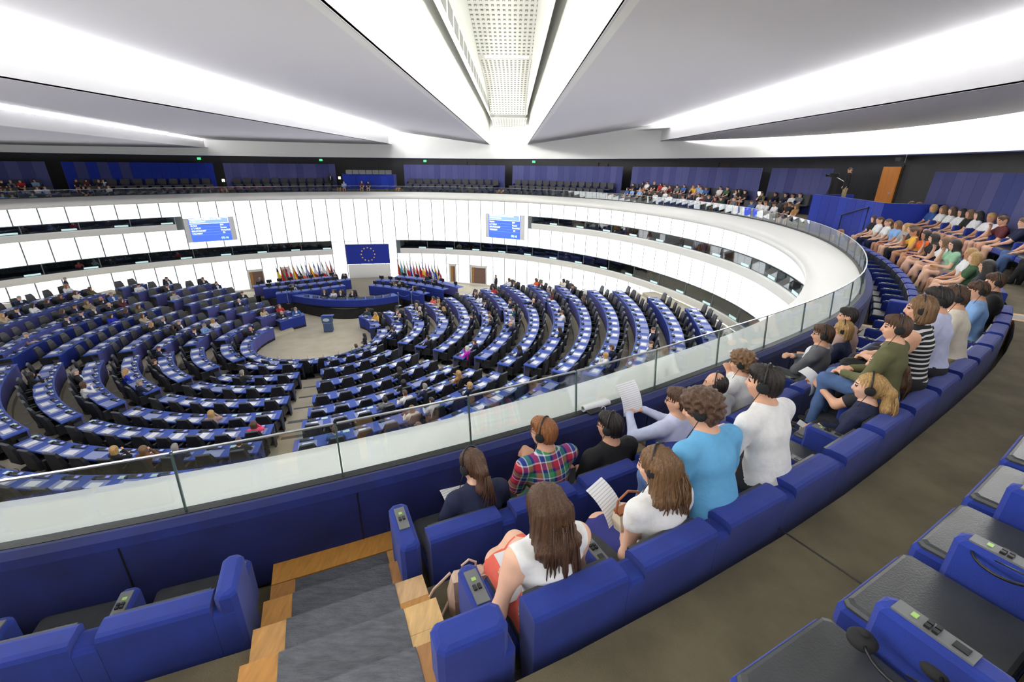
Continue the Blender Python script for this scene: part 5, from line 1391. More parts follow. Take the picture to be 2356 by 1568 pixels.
make_tpl('girl', 'long', sex='f', lean=-0.08, hands=[(-0.06, 0.28, 0.60), (0.06, 0.28, 0.60)], sleeve=0.22, longpants=False)
make_tpl('girl_cross', 'long', sex='f', lean=0.12, hands=[(-0.02, 0.30, 0.68), (0.05, 0.24, 1.00)], sleeve=0.22, longpants=False, legs='cross')
make_tpl('girl_jeans', 'pony', sex='f', lean=0.02, hands=[(-0.06, 0.30, 0.62), (0.06, 0.30, 0.62)], sleeve=0.25, longpants=True)
make_tpl('tee_chin', 'short', sex='m', lean=0.28, hands=[(-0.1, 0.42, 0.60), (0.05, 0.34, 0.98)], sleeve=0.28, longpants=False)
FEM = ('woman_desk', 'woman_bob', 'girl', 'girl_cross', 'girl_jeans', 'stand_woman')
PEOPLE_N = 0
def small_person(key, x, y, z, rz, s, top, bot, hair, label, group, skin=0, shoe=None):
    me, hc = TPL[key]
    o = obj('person', me, None, TR(x, y, z, rz) @ Matrix.Diagonal((s, s, s, 1)))
    for i, m_ in ((0, SKN[skin]), (1, cloth(top)), (2, cloth(bot)), (3, shoe or M_shoe), (4, hairm(hair))):
        o.material_slots[i].link = 'OBJECT'; o.material_slots[i].material = m_
    if key.startswith('suit') or key == 'stand': pass
    else:
        o.material_slots[5].link = 'OBJECT'; o.material_slots[5].material = cloth(top)
    return tag(o, label, 'person', group)
CN = dict(black='black', navy='navy', dark='dark', grey='grey', lgrey='pale grey', white='white', cream='cream', beige='beige', tan='tan', blue='blue', royal='bright blue', lblue='light blue', denim='denim', lav='lavender', red='red', coral='coral', orange='orange', yellow='yellow', green='green', dgreen='dark green', mint='mint', lgreen='pale green', olive='olive', teal='teal', maroon='maroon', pink='pink', magenta='magenta', brown='brown', camel='camel', stripe='striped', khaki='khaki', skyblue='sky blue', rose='dusty pink')
HN = dict(dark='dark', brown='brown', lbrown='light brown', blond='blond', grey='grey', white='white', ginger='ginger', black='black')
used_labels = {}
def uniq(base, where):
    l = '%s, %s' % (base, where); n = used_labels.get(l, 0); used_labels[l] = n + 1
    return l
# ---- members at the desks: head pixel, figure, colours
MEPS = [(153,657,'woman_desk','white','ginger'),(168,679,'woman_bob','cream','brown'),(218,666,'woman_bob','olive','brown'),(120,692,'woman_desk','dark','brown'),(144,687,'woman_bob','black','brown'),(89,703,'woman_desk','white','dark'),(67,707,'suit_desk','navy','dark'),(37,712,'suit_desk','navy','grey'),(11,722,'woman_bob','beige','blond'),
(181,700,'suit_desk','navy','dark'),(207,690,'woman_bob','khaki','lbrown'),(237,687,'suit_chin','dark','grey'),(248,679,'suit_back','blue','grey'),(161,707,'woman_desk','navy','brown'),(142,716,'suit_desk','dark','dark'),(242,709,'suit_chin','dark','dark'),(261,701,'woman_bob','maroon','brown'),(220,716,'suit_desk','dark','grey'),(196,722,'suit_desk','navy','dark'),
(259,729,'woman_desk','royal','dark'),(276,722,'woman_desk','navy','brown'),(307,716,'woman_desk','olive','brown'),(327,707,'woman_bob','beige','brown'),(344,729,'woman_desk','black','blond'),(374,735,'suit_desk','navy','grey'),(420,740,'suit_back','dark','grey'),(396,768,'woman_bob','black','black'),(453,768,'suit_desk','navy','brown'),(479,748,'shirt_desk','lblue','grey'),(496,738,'woman_bob','white','blond'),
(573,761,'suit_chin','black','dark'),(326,661,'shirt_desk','white','dark'),(370,650,'suit_desk','dark','dark'),(385,642,'suit_back','dark','dark'),(472,644,'suit_desk','dark','brown'),(490,659,'suit_back','navy','brown'),(403,679,'shirt_desk','lgrey','brown'),(553,675,'suit_desk','dark','brown'),(559,690,'suit_desk','navy','white'),(616,714,'woman_desk','beige','brown'),(640,711,'woman_bob','red','lbrown'),(659,720,'suit_chin','dark','grey'),(679,718,'suit_desk','blue','grey'),
(76,781,'suit_desk','tan','grey'),(363,803,'suit_desk','navy','brown'),(353,836,'suit_back','dark','brown'),(166,844,'suit_back','black','grey'),(76,864,'woman_bob','black','dark'),(192,881,'woman_bob','white','brown'),(283,857,'woman_desk','royal','blond'),(307,877,'suit_desk','navy','grey'),(560,857,'suit_desk','dark','grey'),(512,955,'woman_bob','rose','blond'),(588,984,'woman_bob','pink','brown'),(544,1020,'suit_desk','dark','brown'),(296,1036,'woman_bob','black','blond'),(396,1031,'suit_desk','navy','grey'),(326,1062,'woman_bob','brown','lbrown'),
(855,717,'woman_bob','teal','brown'),(874,722,'woman_desk','yellow','blond'),(909,710,'suit_desk','dark','brown'),(918,716,'suit_chin','navy','brown'),(957,699,'suit_desk','dark','grey'),(969,703,'woman_bob','white','white'),(972,712,'suit_desk','black','dark'),(1001,691,'woman_desk','coral','brown'),(1014,693,'woman_bob','beige','blond'),(1013,701,'woman_desk','black','dark'),(1025,707,'woman_desk','black','blond'),(1088,733,'suit_back','navy','dark'),(904,763,'suit_desk','navy','dark'),(980,785,'suit_desk','dark','dark'),(1076,801,'woman_bob','magenta','white'),(1092,793,'suit_desk','navy','brown'),
(824,801,'shirt_desk','denim','brown'),(914,851,'woman_desk','dark','dark'),(929,873,'woman_bob','black','dark'),(988,884,'suit_desk','navy','grey'),(967,902,'shirt_desk','white','brown'),(888,918,'suit_desk','grey','dark'),(1051,865,'woman_bob','camel','blond'),(1071,883,'woman_bob','navy','blond'),(1020,921,'shirt_desk','white','dark'),(931,953,'woman_bob','cream','lbrown'),(767,980,'suit_desk','blue','brown'),(851,1018,'shirt_desk','grey','dark'),(939,995,'woman_bob','olive','lbrown'),
(1138,662,'woman_desk','red','dark'),(1150,668,'woman_desk','dark','dark'),(1096,674,'suit_desk','dark','brown'),(1108,682,'woman_desk','white','dark'),(1119,694,'suit_desk','navy','dark'),(1174,685,'suit_back','navy','brown'),(1176,648,'woman_bob','white','brown'),(1182,653,'suit_desk','dark','dark'),(1237,646,'woman_desk','orange','brown'),(1244,652,'suit_desk','dark','brown'),(1264,658,'shirt_desk','denim','grey'),(1267,667,'woman_desk','maroon','brown'),(1299,649,'woman_bob','cream','dark'),(1311,652,'suit_back','navy','dark'),
(1129,717,'shirt_desk','lgrey','brown'),(1135,722,'suit_desk','dark','brown'),(1187,704,'suit_desk','teal','dark'),(1230,689,'suit_chin','black','dark'),(1343,685,'woman_desk','dark','brown'),(1293,705,'woman_bob','dark','dark'),(1297,717,'shirt_desk','white','brown'),(1184,728,'shirt_desk','lgrey','grey'),(1181,746,'suit_chin','navy','blond'),(1296,768,'woman_desk','black','dark'),(1190,806,'woman_desk','navy','dark'),(1413,796,'suit_desk','navy','brown'),(1397,820,'woman_bob','white','blond'),(1504,768,'suit_back','navy','brown'),(1510,792,'suit_back','grey','brown'),(1655,799,'suit_desk','dark','dark')]
SM = 0.98
taken = set()
rngp = random.Random(5)
chair_keep = {}
for (px, py, key, top, hair) in MEPS:
    best = None
    for si, (blk, k, t, x, y, zf, rz, ri, ii) in enumerate(seat_spots):
        if si in taken: continue
        hx, hy = project(x, y, zf + 1.13 * SM)
        dd = (hx - px) ** 2 + (hy - py) ** 2
        if best is None or dd < best[0]: best = (dd, si)
    si = best[1]; taken.add(si); blk, k, t, x, y, zf, rz, ri, ii = seat_spots[si]
    kind = 'woman' if key in FEM else 'man'
    base = '%s-haired person in %s %s' % (HN[hair], CN[top], 'suit' if key.startswith('suit') else 'top')
    fx, fy = math.sin(rz) * 0.10, -math.cos(rz) * 0.10
    small_person(key, x + fx, y + fy, zf - 0.0, rz + rngp.uniform(-0.25, 0.25), SM, top, 'dark' if top != 'white' else 'navy', hair, uniq(base, '%s place, %s desk row, %s' % (ORD[ii + 1], ORD[k + 1], BLK[blk])), 'members seated at the desk rows', skin=rngp.choice((0, 1, 1, 2)) if hair != 'black' else 3)
# presiding desk and staff
for (px, py, key, top, hair, z0, lab) in ((746, 670, 'suit_desk', 'navy', 'grey', .6, 'bald person in navy suit, leftmost at the presiding desk'), (767, 670, 'woman_bob', 'white', 'brown', .6, 'brown-haired person in white jacket at the presiding desk'), (784, 671, 'suit_chin', 'dark', 'white', .6, 'white-haired person in dark suit at the presiding desk'), (811, 671, 'suit_desk', 'dark', 'grey', .6, 'person in dark suit writing, rightmost at the presiding desk'),
        (673, 657, 'suit_desk', 'lgrey', 'brown', .6, 'person in pale shirt at the front staff desk left of the presiding desk'), (770, 634, 'suit_desk', 'dark', 'brown', .6, 'person in dark suit at the left rear staff desk, below the last flag'), (791, 632, 'suit_back', 'dark', 'grey', .6, 'grey-haired person in dark suit at the inner end of the left staff desk'), (908, 649, 'woman_bob', 'beige', 'brown', .6, 'person in beige top at the front staff desk, right of the presiding desk'), (920, 651, 'woman_bob', 'olive', 'grey', .6, 'person in olive top at the front staff desk, right of the presiding desk'), (953, 660, 'suit_chin', 'dark', 'brown', .6, 'person bent over the front right staff desk'), (977, 639, 'suit_desk', 'navy', 'brown', .6, 'person in navy suit at the rear right staff desk'), (996, 647, 'suit_desk', 'dark', 'dark', .6, 'person in dark suit at the outer end of the right staff desk')):
    x, y = U(px, py, z0 + 1.13 * 0.86); small_person(key, x, y, z0, math.atan2(SY - y, SX - x) - math.pi / 2, 0.86, top, 'dark', hair, lab, 'people at the presiding and staff desks')
    o = copy_tree(CH0); o.matrix_basis = TR(x, y, z0, math.atan2(SY - y, SX - x) - math.pi / 2); tag(o, ' '.join(('black chair of the ' + lab.replace('person ', 'sitter ')).split()[:16]), 'chair', 'black chairs on the presiding platform')
# standing people on the floor
for (px, py, key, top, hair, z0, rz, lab) in ((148, 640, 'stand', 'navy', 'grey', 1.8, R(-60), 'standing person in dark suit against the left luminous wall'), (838, 768, 'stand_woman', 'black', 'dark', 0.03, R(100), 'long-haired person in black standing at the inner horseshoe'), (1141, 634, 'stand', 'dark', 'dark', 0.3, R(120), 'person in dark suit standing by the right doorway'), (597, 640, 'stand', 'dark', 'grey', 0.0, R(20), 'person in dark suit standing in the left doorway')):
    d = ray(px, py); x, y = U(px, py, z0 + 1.62 * 0.82); small_person(key, x, y, z0, rz, 0.82, top, 'dark', hair, lab, 'standing people in the hall')
# ---- visitors in the galleries
def rowhead(px, py, row): 
    r = ROWR[row] - 0.28; th = theta_at(px, py, r); return r, th
VCOUNT = {}
def visitor(px, py, row, key, top, hair, bot, where, s=0.86, skin=None, zoff=0.0):
    r, th = rowhead(px, py, row); x, y = G(r, th); rz = inward(r, th)
    # seat height follows the sight line so that the head meets it
    d = ray(px, py); dist = math.hypot(x, y); zh = CAMZ + d.z / math.hypot(d.x, d.y) * dist
    z = zh - TPL[key][1][2] * s
    z = min(max(z, ZT[row] - 0.14), ZT[row] + 0.16)
    VCOUNT[where] = VCOUNT.get(where, 0) + 1
    base = '%s-haired visitor in %s top, %s from left' % (HN[hair], CN[top], ORD[VCOUNT[where]])
    return small_person(key, x, y, z, rz + rngp.uniform(-0.2, 0.2), s, top, bot, hair, uniq(base, where), 'visitors in the galleries', skin=rngp.choice((0, 1, 1, 2)) if skin is None else skin, shoe=rngp.choice((M_shoe, M_shoew)))
FR = 'back row of far right crowd'; FR2 = 'middle row of far right crowd'; FS = 'group left of camera platform'
VIS = [(1456,424,2,'tee','black','dark','dark',FR),(1479,421,2,'girl','black','dark','dark',FR),(1489,420,2,'tee','white','dark','black',FR),(1505,421,2,'tee','black','blond','khaki',FR),(1520,423,2,'girl','red','dark','denim',FR),(1534,426,2,'tee_fwd','white','brown','dark',FR),(1544,429,2,'tee_chin','maroon','brown','dark',FR),(1562,428,2,'tee_fwd','grey','dark','dark',FR),(1574,427,2,'tee','blue','dark','denim',FR),(1599,429,2,'tee_chin','yellow','lbrown','denim',FR),(1607,427,2,'tee','lblue','brown','denim',FR),(1619,432,2,'tee_fwd','lblue','brown','khaki',FR),(1631,433,2,'tee_fwd','blue','brown','dark',FR),(1657,432,2,'tee','white','brown','denim',FR),(1673,433,2,'tee','green','brown','khaki',FR),(1694,439,2,'girl','white','dark','black',FR),(1704,438,2,'girl_cross','black','dark','khaki',FR),(1713,441,2,'tee','black','dark','dark',FR),
(1443,434,1,'girl','blue','dark','denim',FR2),(1455,435,1,'girl','lblue','brown','denim',FR2),(1472,436,1,'tee','lblue','grey','khaki',FR2),(1486,440,1,'tee_chin','black','brown','khaki',FR2),(1498,442,1,'tee_fwd','black','brown','khaki',FR2),(1512,444,1,'tee_fwd','white','dark','dark',FR2),(1532,441,1,'girl_jeans','white','lbrown','khaki',FR2),(1545,448,1,'tee_fwd','white','brown','khaki',FR2),(1576,452,1,'tee_fwd','lgrey','brown','denim',FR2),(1590,449,1,'tee_chin','navy','brown','dark',FR2),(1609,449,1,'girl','white','dark','black',FR2),(1621,452,1,'tee_fwd','maroon','brown','dark',FR2),(1636,452,1,'tee_fwd','navy','lbrown','dark',FR2),(1650,456,1,'tee_chin','maroon','brown','khaki',FR2),(1665,456,1,'tee_fwd','dgreen','dark','denim',FR2),(1689,457,1,'tee','grey','brown','khaki',FR2),
(1757,450,2,'tee_chin','olive','brown','dark',FS),(1783,447,2,'tee','black','dark','dark',FS),(1807,448,2,'tee','dark','dark','khaki',FS),(1823,451,2,'tee','white','dark','khaki',FS),(1840,448,2,'tee','grey','brown','denim',FS),(1736,465,1,'tee_fwd','blue','brown','denim',FS),(1756,465,1,'tee_fwd','white','brown','dark',FS),(1769,467,1,'tee_fwd','white','ginger','khaki',FS),(1790,470,1,'tee_fwd','white','dark','dark',FS),(1816,469,1,'tee','black','dark','dark',FS),(1831,475,1,'girl','tan','lbrown','denim',FS)]
FL = 'far left gallery corner'; FL2 = 'group before striped panels'
VIS += [(3,417,2,'tee','black','brown','dark',FL),(25,419,2,'tee','grey','grey','dark',FL),(46,416,2,'tee_fwd','red','brown','dark',FL),(79,415,2,'tee','lblue','dark','denim',FL),(4,441,1,'girl','black','brown','dark',FL),(24,434,1,'girl','olive','brown','dark',FL),(57,434,1,'tee','grey','grey','dark',FL),(85,431,1,'girl','white','lbrown','khaki',FL),(103,431,1,'tee','lav','brown','khaki',FL),(28,450,0,'tee','lgreen','brown','dark',FL),(74,446,0,'girl','mint','lbrown','dark',FL),(6,449,0,'tee','lblue','grey','dark',FL),
(176,419,2,'girl','black','ginger','denim',FL2),(200,423,2,'girl','maroon','dark','dark',FL2),(228,420,2,'tee_fwd','dark','ginger','dark',FL2),(238,420,2,'girl','white','brown','denim',FL2),(192,431,1,'tee','dark','brown','dark',FL2),(207,434,1,'tee_fwd','navy','lbrown','dark',FL2),(228,434,1,'tee','grey','dark','dark',FL2),(251,436,1,'girl','white','blond','denim',FL2),(266,448,0,'tee','blue','brown','dark',FL2)]
for v in sorted(VIS, key=lambda q: q[0]): visitor(*v, s=0.80)
for (px, py, r, key, top, hair, lab) in ((791, 420, 21.2, 'tee', 'lblue', 'dark', 'person in light blue shirt before the central cobalt booth'), (832, 420, 21.2, 'tee', 'maroon', 'grey', 'person in maroon top before the central cobalt booth'), (847, 421, 21.2, 'girl', 'navy', 'dark', 'dark-haired person at the right of the central cobalt booth')):
    th = theta_at(px, py, r); x, y = G(r, th); small_person(key, x, y, 7.42, math.atan2(CY - y, CX - x) - math.pi / 2, 0.8, top, 'dark', hair, lab, 'visitors in the galleries')
th = theta_at(761, 412, 22.0); x, y = G(21.9, th); small_person('stand', x, y, 7.75, math.atan2(CY - y, CX - x) - math.pi / 2, 0.72, 'black', 'black', 'black', 'standing guard in black left of the central booth', 'visitors in the galleries', 3)
# interpreters behind the booth glass
for i, (px, py, z0, top, hair) in enumerate(((178, 604, Z_S1B, 'coral', 'brown'), (215, 600, Z_S1B, 'lgrey', 'grey'), (252, 597, Z_S1B, 'dark', 'brown'), (407, 579, Z_S1B, 'red', 'dark'), (51, 528, Z_S2B, 'brown', 'dark'), (115, 524, Z_S2B, 'denim', 'grey'), (168, 522, Z_S2B, 'red', 'dark'), (250, 518, Z_S2B, 'maroon', 'dark'), (1367, 522, Z_S2B, 'cream', 'brown'), (1422, 527, Z_S2B, 'tan', 'brown'), (1058, 567, Z_S1B, 'beige', 'brown'), (1304, 593, Z_S1B, 'brown', 'dark'), (1369, 604, Z_S1B, 'teal', 'dark'), (1500, 630, Z_S1B, 'grey', 'brown'), (1200, 577, Z_S1B, 'blue', 'dark'))):
    r = RW + 0.75; th = theta_at(px, py, r); x, y = G(r, th)
    small_person('woman_bob' if i % 2 else 'shirt_desk', x, y, z0 + 0.45 - 0.95, math.atan2(CY - y, CX - x) - math.pi / 2, 0.8, top, 'dark', hair, 'interpreter in %s top behind the %s booth glass, %s listed from left' % (CN[top], 'upper' if z0 > 4 else 'lower', ORD[i + 1]) if False else 'interpreter in %s top behind the %s booth glass %s' % (CN[top], 'upper' if z0 > 4 else 'lower', 'left of the banner' if px < 800 else 'right of the banner'), 'interpreters in the booths')
# ================================================================== NEAR VISITORS
def mat_bands(name, axis, freq, cols, rough=0.85, second=None):
    if name in MATS: return MATS[name]
    m = bpy.data.materials.new(name); m.use_nodes = True; nt = m.node_tree; b = nt.nodes['Principled BSDF']; b.inputs['Roughness'].default_value = rough
    tc = nt.nodes.new('ShaderNodeTexCoord'); sp = nt.nodes.new('ShaderNodeSeparateXYZ'); nt.links.new(tc.outputs['Object'], sp.inputs[0])
    def ramp(ax, fr, cl):
        mu = nt.nodes.new('ShaderNodeMath'); mu.operation = 'MULTIPLY'; mu.inputs[1].default_value = fr; nt.links.new(sp.outputs[ax], mu.inputs[0])
        fc = nt.nodes.new('ShaderNodeMath'); fc.operation = 'FRACT'; nt.links.new(mu.outputs[0], fc.inputs[0])
        r_ = nt.nodes.new('ShaderNodeValToRGB'); r_.color_ramp.interpolation = 'CONSTANT'; el = r_.color_ramp.elements
        while len(el) < len(cl): el.new(0.5)
        for i, (p, c) in enumerate(cl): el[i].position = p; el[i].color = (*lin(c), 1)
        nt.links.new(fc.outputs[0], r_.inputs[0]); return r_
    r1 = ramp(axis, freq, cols); out = r1.outputs[0]
    if second:
        r2 = ramp(*second); mx = nt.nodes.new('ShaderNodeMix'); mx.data_type = 'RGBA'; mx.inputs[0].default_value = 0.5; nt.links.new(out, mx.inputs[6]); nt.links.new(r2.outputs[0], mx.inputs[7]); out = mx.outputs[2]
    nt.links.new(out, b.inputs['Base Color']); MATS[name] = m
    return m
PL1 = [(0.0, (196, 40, 66)), (0.28, (226, 226, 230)), (0.34, (30, 60, 140)), (0.56, (226, 226, 230)), (0.62, (60, 150, 90)), (0.86, (30, 40, 110))]
M_plaid = mat_bands('plaid', 0, 7.0, PL1, second=(2, 7.0, PL1))
M_striped = mat_bands('black_white_stripes', 2, 24.0, [(0.0, (22, 22, 26)), (0.62, (214, 214, 214))])
M_striped2 = mat_bands('white_black_stripes', 2, 20.0, [(0.0, (222, 220, 216)), (0.62, (40, 40, 44))])
M_print = mat('coral_print', (222, 100, 84), 0.85, var=0.06, scale=30)
M_pap2 = mat_bands('printed_page', 1, 52.0, [(0.0, (244, 244, 246)), (0.72, (206, 208, 216))])
M_hp = mat('headphone_black', (20, 20, 22), 0.35); M_hpf = mat('headphone_foam', (30, 30, 32), 0.9)
def headphones(par, hc, Hr, s, cord=True, lower=False):
    T = lambda v: tuple(hc + Hr @ np.array(v, float))
    pts = [T((0.088 * math.cos(a) if abs(math.cos(a)) > .02 else 0.0, -0.015 - (0.02 if lower else 0), 0.0 + 0.127 * math.sin(a))) for a in [math.pi * i / 14 for i in range(15)]]
    mb = MB(); mb.tube(pts, 0.0065, 6); h = mb.build('headphones', M_hp, par, True)
    for sx in (-1, 1):
        Rz = Matrix.Rotation(R(90), 4, 'Y'); M_ = Matrix.Translation(T((sx * 0.080, -0.012, -0.012))) @ Matrix([list(r_) for r_ in Hr]).to_4x4() @ Rz
        mb = MB(); mb.lathe([(0.020, -0.018), (0.036, -0.012), (0.038, 0.004), (0.030, 0.016), (0.012, 0.02)] if sx > 0 else [(0.012, -0.02), (0.030, -0.016), (0.038, -0.004), (0.036, 0.012), (0.020, 0.018)], (0, 0, 0), 16, M=M_); mb.build('ear_cup', M_hpf, h, True)
    if cord:
        a = np.array(T((-0.09, 0.0, -0.04))); mb = MB(); mb.tube([tuple(a), tuple(a + np.array([-0.01, 0.05, -0.14])), tuple(a + np.array([0.0, 0.09, -0.30])), tuple(a + np.array([-0.03, 0.12, -0.46]))], 0.003, 5); mb.build('cord', M_hp, h, True)
def glasses(par, hc, Hr):
    T = lambda v: tuple(hc + Hr @ np.array(v, float)); mb = MB()
    for sx in (-1, 1): mb.tube([T((sx * (0.030 + 0.019 * math.cos(a)), 0.090 - 0.006 * math.cos(a) * 1, 0.002 + 0.016 * math.sin(a))) for a in [2 * math.pi * i / 12 for i in range(13)]], 0.002, 4)
    mb.tube([T((-0.011, 0.092, 0.004)), T((0.011, 0.092, 0.004))], 0.002, 4)
    for sx in (-1, 1): mb.tube([T((sx * 0.048, 0.085, 0.004)), T((sx * 0.070, 0.03, 0.006)), T((sx * 0.072, -0.02, 0.0))], 0.002, 4)
    mb.build('glasses', M_hp, par)
NEAR = {}
def solve_head(px, py, r, zt=8.3):
    lo, hi = 7.6, 9.6
    f = lambda z: math.hypot(U(px, py, z)[0] - CX, U(px, py, z)[1] - CY) / bump(theta_z(px, py, z))
    # r grows with z near the camera
    best = min(((abs(f(z) - r) + 0.6 * abs(z - zt), z) for z in [7.6 + 0.01 * i for i in range(150)]))
    return best[1]
def near_person(tagname, label, px, py, row, rh, hair, hcol, top, bot, hp=True, gl=False, skin=0, vox=0.0085, s=1.0, shoe=None, yaw=0.0, hairup=1.0, z=None, fine=True, **kw):
    ln = kw.get('lean', 0); rh = ROWR[row] - 0.15 - 0.11 - 0.5 * math.sin(ln)
    zh = z if z else solve_head(px, py, rh, ZT[row] + 0.36 + 0.67 * math.cos(ln))
    x, y = U(px, py, zh); rz = math.atan2(CY - y, CX - x) - math.pi / 2 + yaw
    zf = ZT[row]
    kw.setdefault('hh', 0.5); f, hc, Hr = person_figure(fine=fine, **kw)
    kw['hh'] = max(0.29, min(0.62, kw['hh'] + (zh - zf) / s - hc[2])); 
    if 'hands' in kw:
        dz = kw['hh'] - 0.5; kw['hands'] = [(a, b, c + dz) for a, b, c in kw['hands']]
    f, hc, Hr = person_figure(fine=fine, **kw)
    zf2 = zh - hc[2] * s
    ca, sa = math.cos(rz), math.sin(rz)
    ox, oy = x - s * (hc[0] * ca - hc[1] * sa), y - s * (hc[0] * sa + hc[1] * ca)
    me = f.mesh('person', vox, 60)
    for m_ in (SKN[skin], top if not isinstance(top, str) else cloth(top), bot if not isinstance(bot, str) else cloth(bot), shoe or M_shoe, hairm(hcol), M_shirt, M_eye, M_lip): me.materials.append(m_)
    o = obj('person', me, None, TR(ox, oy, zf2, rz) @ Matrix.Diagonal((s, s, s, 1)))
    tag(o, label, 'person', 'visitors seated in the near gallery')
    hf = hair_fig(hc, Hr, hair, hairup)
    hm = hf.mesh('hair', 0.0072, 80, disp=hair_disp(hc, hair)); hm.materials.append(hairm(hcol)); obj('hair', hm, o)
    if hair in ('long', 'wavy', 'pony'):
        rs = random.Random(int(px)); mb = MB(); base = hc + Hr @ np.array((0, -0.10, -0.06))
        for i in range(26):
            a_ = rs.uniform(-1, 1); p0 = base + np.array([a_ * 0.075, -0.02 + 0.02 * abs(a_), rs.uniform(-0.05, 0.03)]) if hair != 'pony' else base + np.array([a_ * 0.02, -0.06, 0.03])
            L_ = rs.uniform(0.26, 0.40) * (hairup if hair != 'pony' else 0.75); sp_ = (0.05 if hair != 'pony' else 0.035) * a_ + rs.uniform(-0.02, 0.02)
            pts_ = [tuple(p0 + np.array([sp_ * t_ + (0.012 * math.sin(t_ * 9 + i) if hair == 'wavy' else 0), -0.035 * math.sin(t_ * 3.0) - 0.02, -L_ * t_])) for t_ in (0, .25, .5, .75, 1)]
            mb.tube(pts_, [0.004, 0.005, 0.0045, 0.003, 0.001], 4)
        tag(mb.build('hair_strands', hairm(hcol), o, True), kind='stuff')
    if hp: headphones(o, hc, Hr, s)
    if gl: glasses(o, hc, Hr)
    NEAR[tagname] = (o, hc, Hr, s, kw['hh'])
    return o
LAP = [(-0.10, 0.30, 0.64), (0.10, 0.30, 0.64)]
CLASP = [(-0.045, 0.38, 0.72), (0.045, 0.38, 0.72)]
READ = [(-0.13, 0.34, 0.78), (0.13, 0.34, 0.78)]
near_person('pony', 'brown ponytailed person in navy dress reading a leaflet, first in the front row', 1085, 1066, 0, 19.99, 'pony', 'brown', 'navy', 'navy', sex='f', lean=0.18, sleeve=0.25, longpants=False, skirt=True, hands=[(-0.16, 0.30, 0.66), (0.10, 0.34, 0.68)], head=(0.35, -0.35, 0), skin=1, hairup=1)
near_person('plaid', 'ginger-haired person in red plaid shirt with clasped hands', 1250, 992, 0, 19.99, 'short', 'ginger', M_plaid, 'mint', sex='m', lean=0.25, sleeve=0.42, longpants=False, hands=[(-0.05, 0.36, 0.80), (0.03, 0.38, 0.80)], poles=[(-0.5, -0.3, -0.8), (0.5, -0.3, -0.8)], head=(0.55, -0.05, 0), gl=True, hcurl=0.9, hnrm=[(0.5, 0, 0.8), (-0.5, 0, 0.8)])
near_person('blackpolo', 'dark-haired person in black polo with white sleeve numerals', 1403, 978, 0, 19.99, 'short', 'dark', 'black', 'khaki', sex='m', lean=0.05, sleeve=0.32, longpants=False, hands=[(-0.10, 0.26, 0.62), (0.10, 0.26, 0.62)], head=(0.45, -0.05, 0), gl=True)
near_person('lavread', 'bespectacled person in pale lavender shirt holding up a printed sheet', 1560, 920, 0, 19.99, 'short', 'brown', 'lav', 'khaki', sex='m', lean=-0.1, sleeve=1.0, hands=[(-0.14, 0.36, 0.86), (0.08, 0.38, 0.84)], head=(0.5, -0.1, 0), gl=True, hp=False)
near_person('balding', 'balding person in pale shirt with headphones, fifth in the front row', 1645, 882, 0, 19.99, 'balding', 'dark', 'lgrey', 'dark', sex='m', lean=0.1, hands=LAP, head=(0.4, -0.1, 0))
near_person('curlyw', 'person with curly light brown hair in white shirt, chin on hand', 1705, 832, 0, 19.99, 'curly', 'lbrown', 'white', 'dark', sex='m', lean=0.18, hands=[(-0.02, 0.20, 0.98), (0.12, 0.32, 0.68)], head=(0.4, -0.05, 0), gl=True)
near_person('suit', 'person in grey suit with folded arms, headphones and glasses', 1893, 768, 0, 19.99, 'short', 'brown', 'grey', 'grey', sex='m', lean=-0.05, jacket=True, fat=1.12, hands=[(0.07, 0.17, 0.80), (-0.06, 0.21, 0.84)], poles=[(-1, -0.1, -0.6), (1, -0.1, -0.6)], head=(0.35, -0.05, 0), gl=True)
near_person('bob', 'person with blond bob and navy top beside the grey suit', 1938, 757, 0, 19.99, 'bob', 'blond', 'navy', 'navy', sex='f', lean=0.08, hands=LAP, head=(0.3, -0.1, 0))
near_person('pinkish', 'dark-haired person in dusty pink shirt at the end of the front row', 1950, 727, 0, 19.99, 'short', 'dark', 'rose', 'dark', sex='m', lean=0.15, hands=LAP, head=(0.3, 0, 0), hp=False)
# second row
near_person('longhair', 'person with long straight hair in white sleeveless blouse and coral skirt', 1252, 1160, 1, 20.88, 'long', 'brown', 'white', M_print, sex='f', lean=0.10, sleeve=0.0, longpants=False, skirt=True, legs='cross', hands=[(-0.16, 0.20, 0.62), (0.06, 0.28, 0.68)], head=(0.25, -0.15, 0), hp=False, skin=1, hairup=1.5, shoe=M_shoew)
near_person('wavy', 'person with wavy brown hair and white wide-neck top, headphones, bag on lap', 1508, 1068, 1, 20.88, 'wavy', 'lbrown', 'white', cloth('blue') if False else mat('indigo_skirt', (46, 50, 122), 0.85, bump_=0.4, bscale=12), sex='f', lean=0.16, sleeve=0.10, longpants=False, skirt=1.5, hands=[(-0.06, 0.22, 0.60), (0.10, 0.24, 0.60)], head=(0.5, -0.2, 0), skin=1, vneck=True, hairup=1.0)
near_person('polo', 'curly dark-haired person in sky blue polo shirt bending forward', 1612, 938, 1, 20.88, 'curly', 'brown', 'skyblue', 'denim', sex='m', lean=0.28, sleeve=0.36, fat=1.1, hands=[(-0.10, 0.32, 0.64), (0.10, 0.32, 0.64)], head=(0.5, -0.3, 0))
near_person('white', 'short dark-haired person in loose white shirt with headphones', 1758, 878, 1, 20.88, 'short', 'dark', 'white', 'dark', sex='m', lean=0.24, fat=1.08, hands=[(-0.12, 0.34, 0.66), (0.12, 0.34, 0.66)], head=(0.35, -0.05, 0))
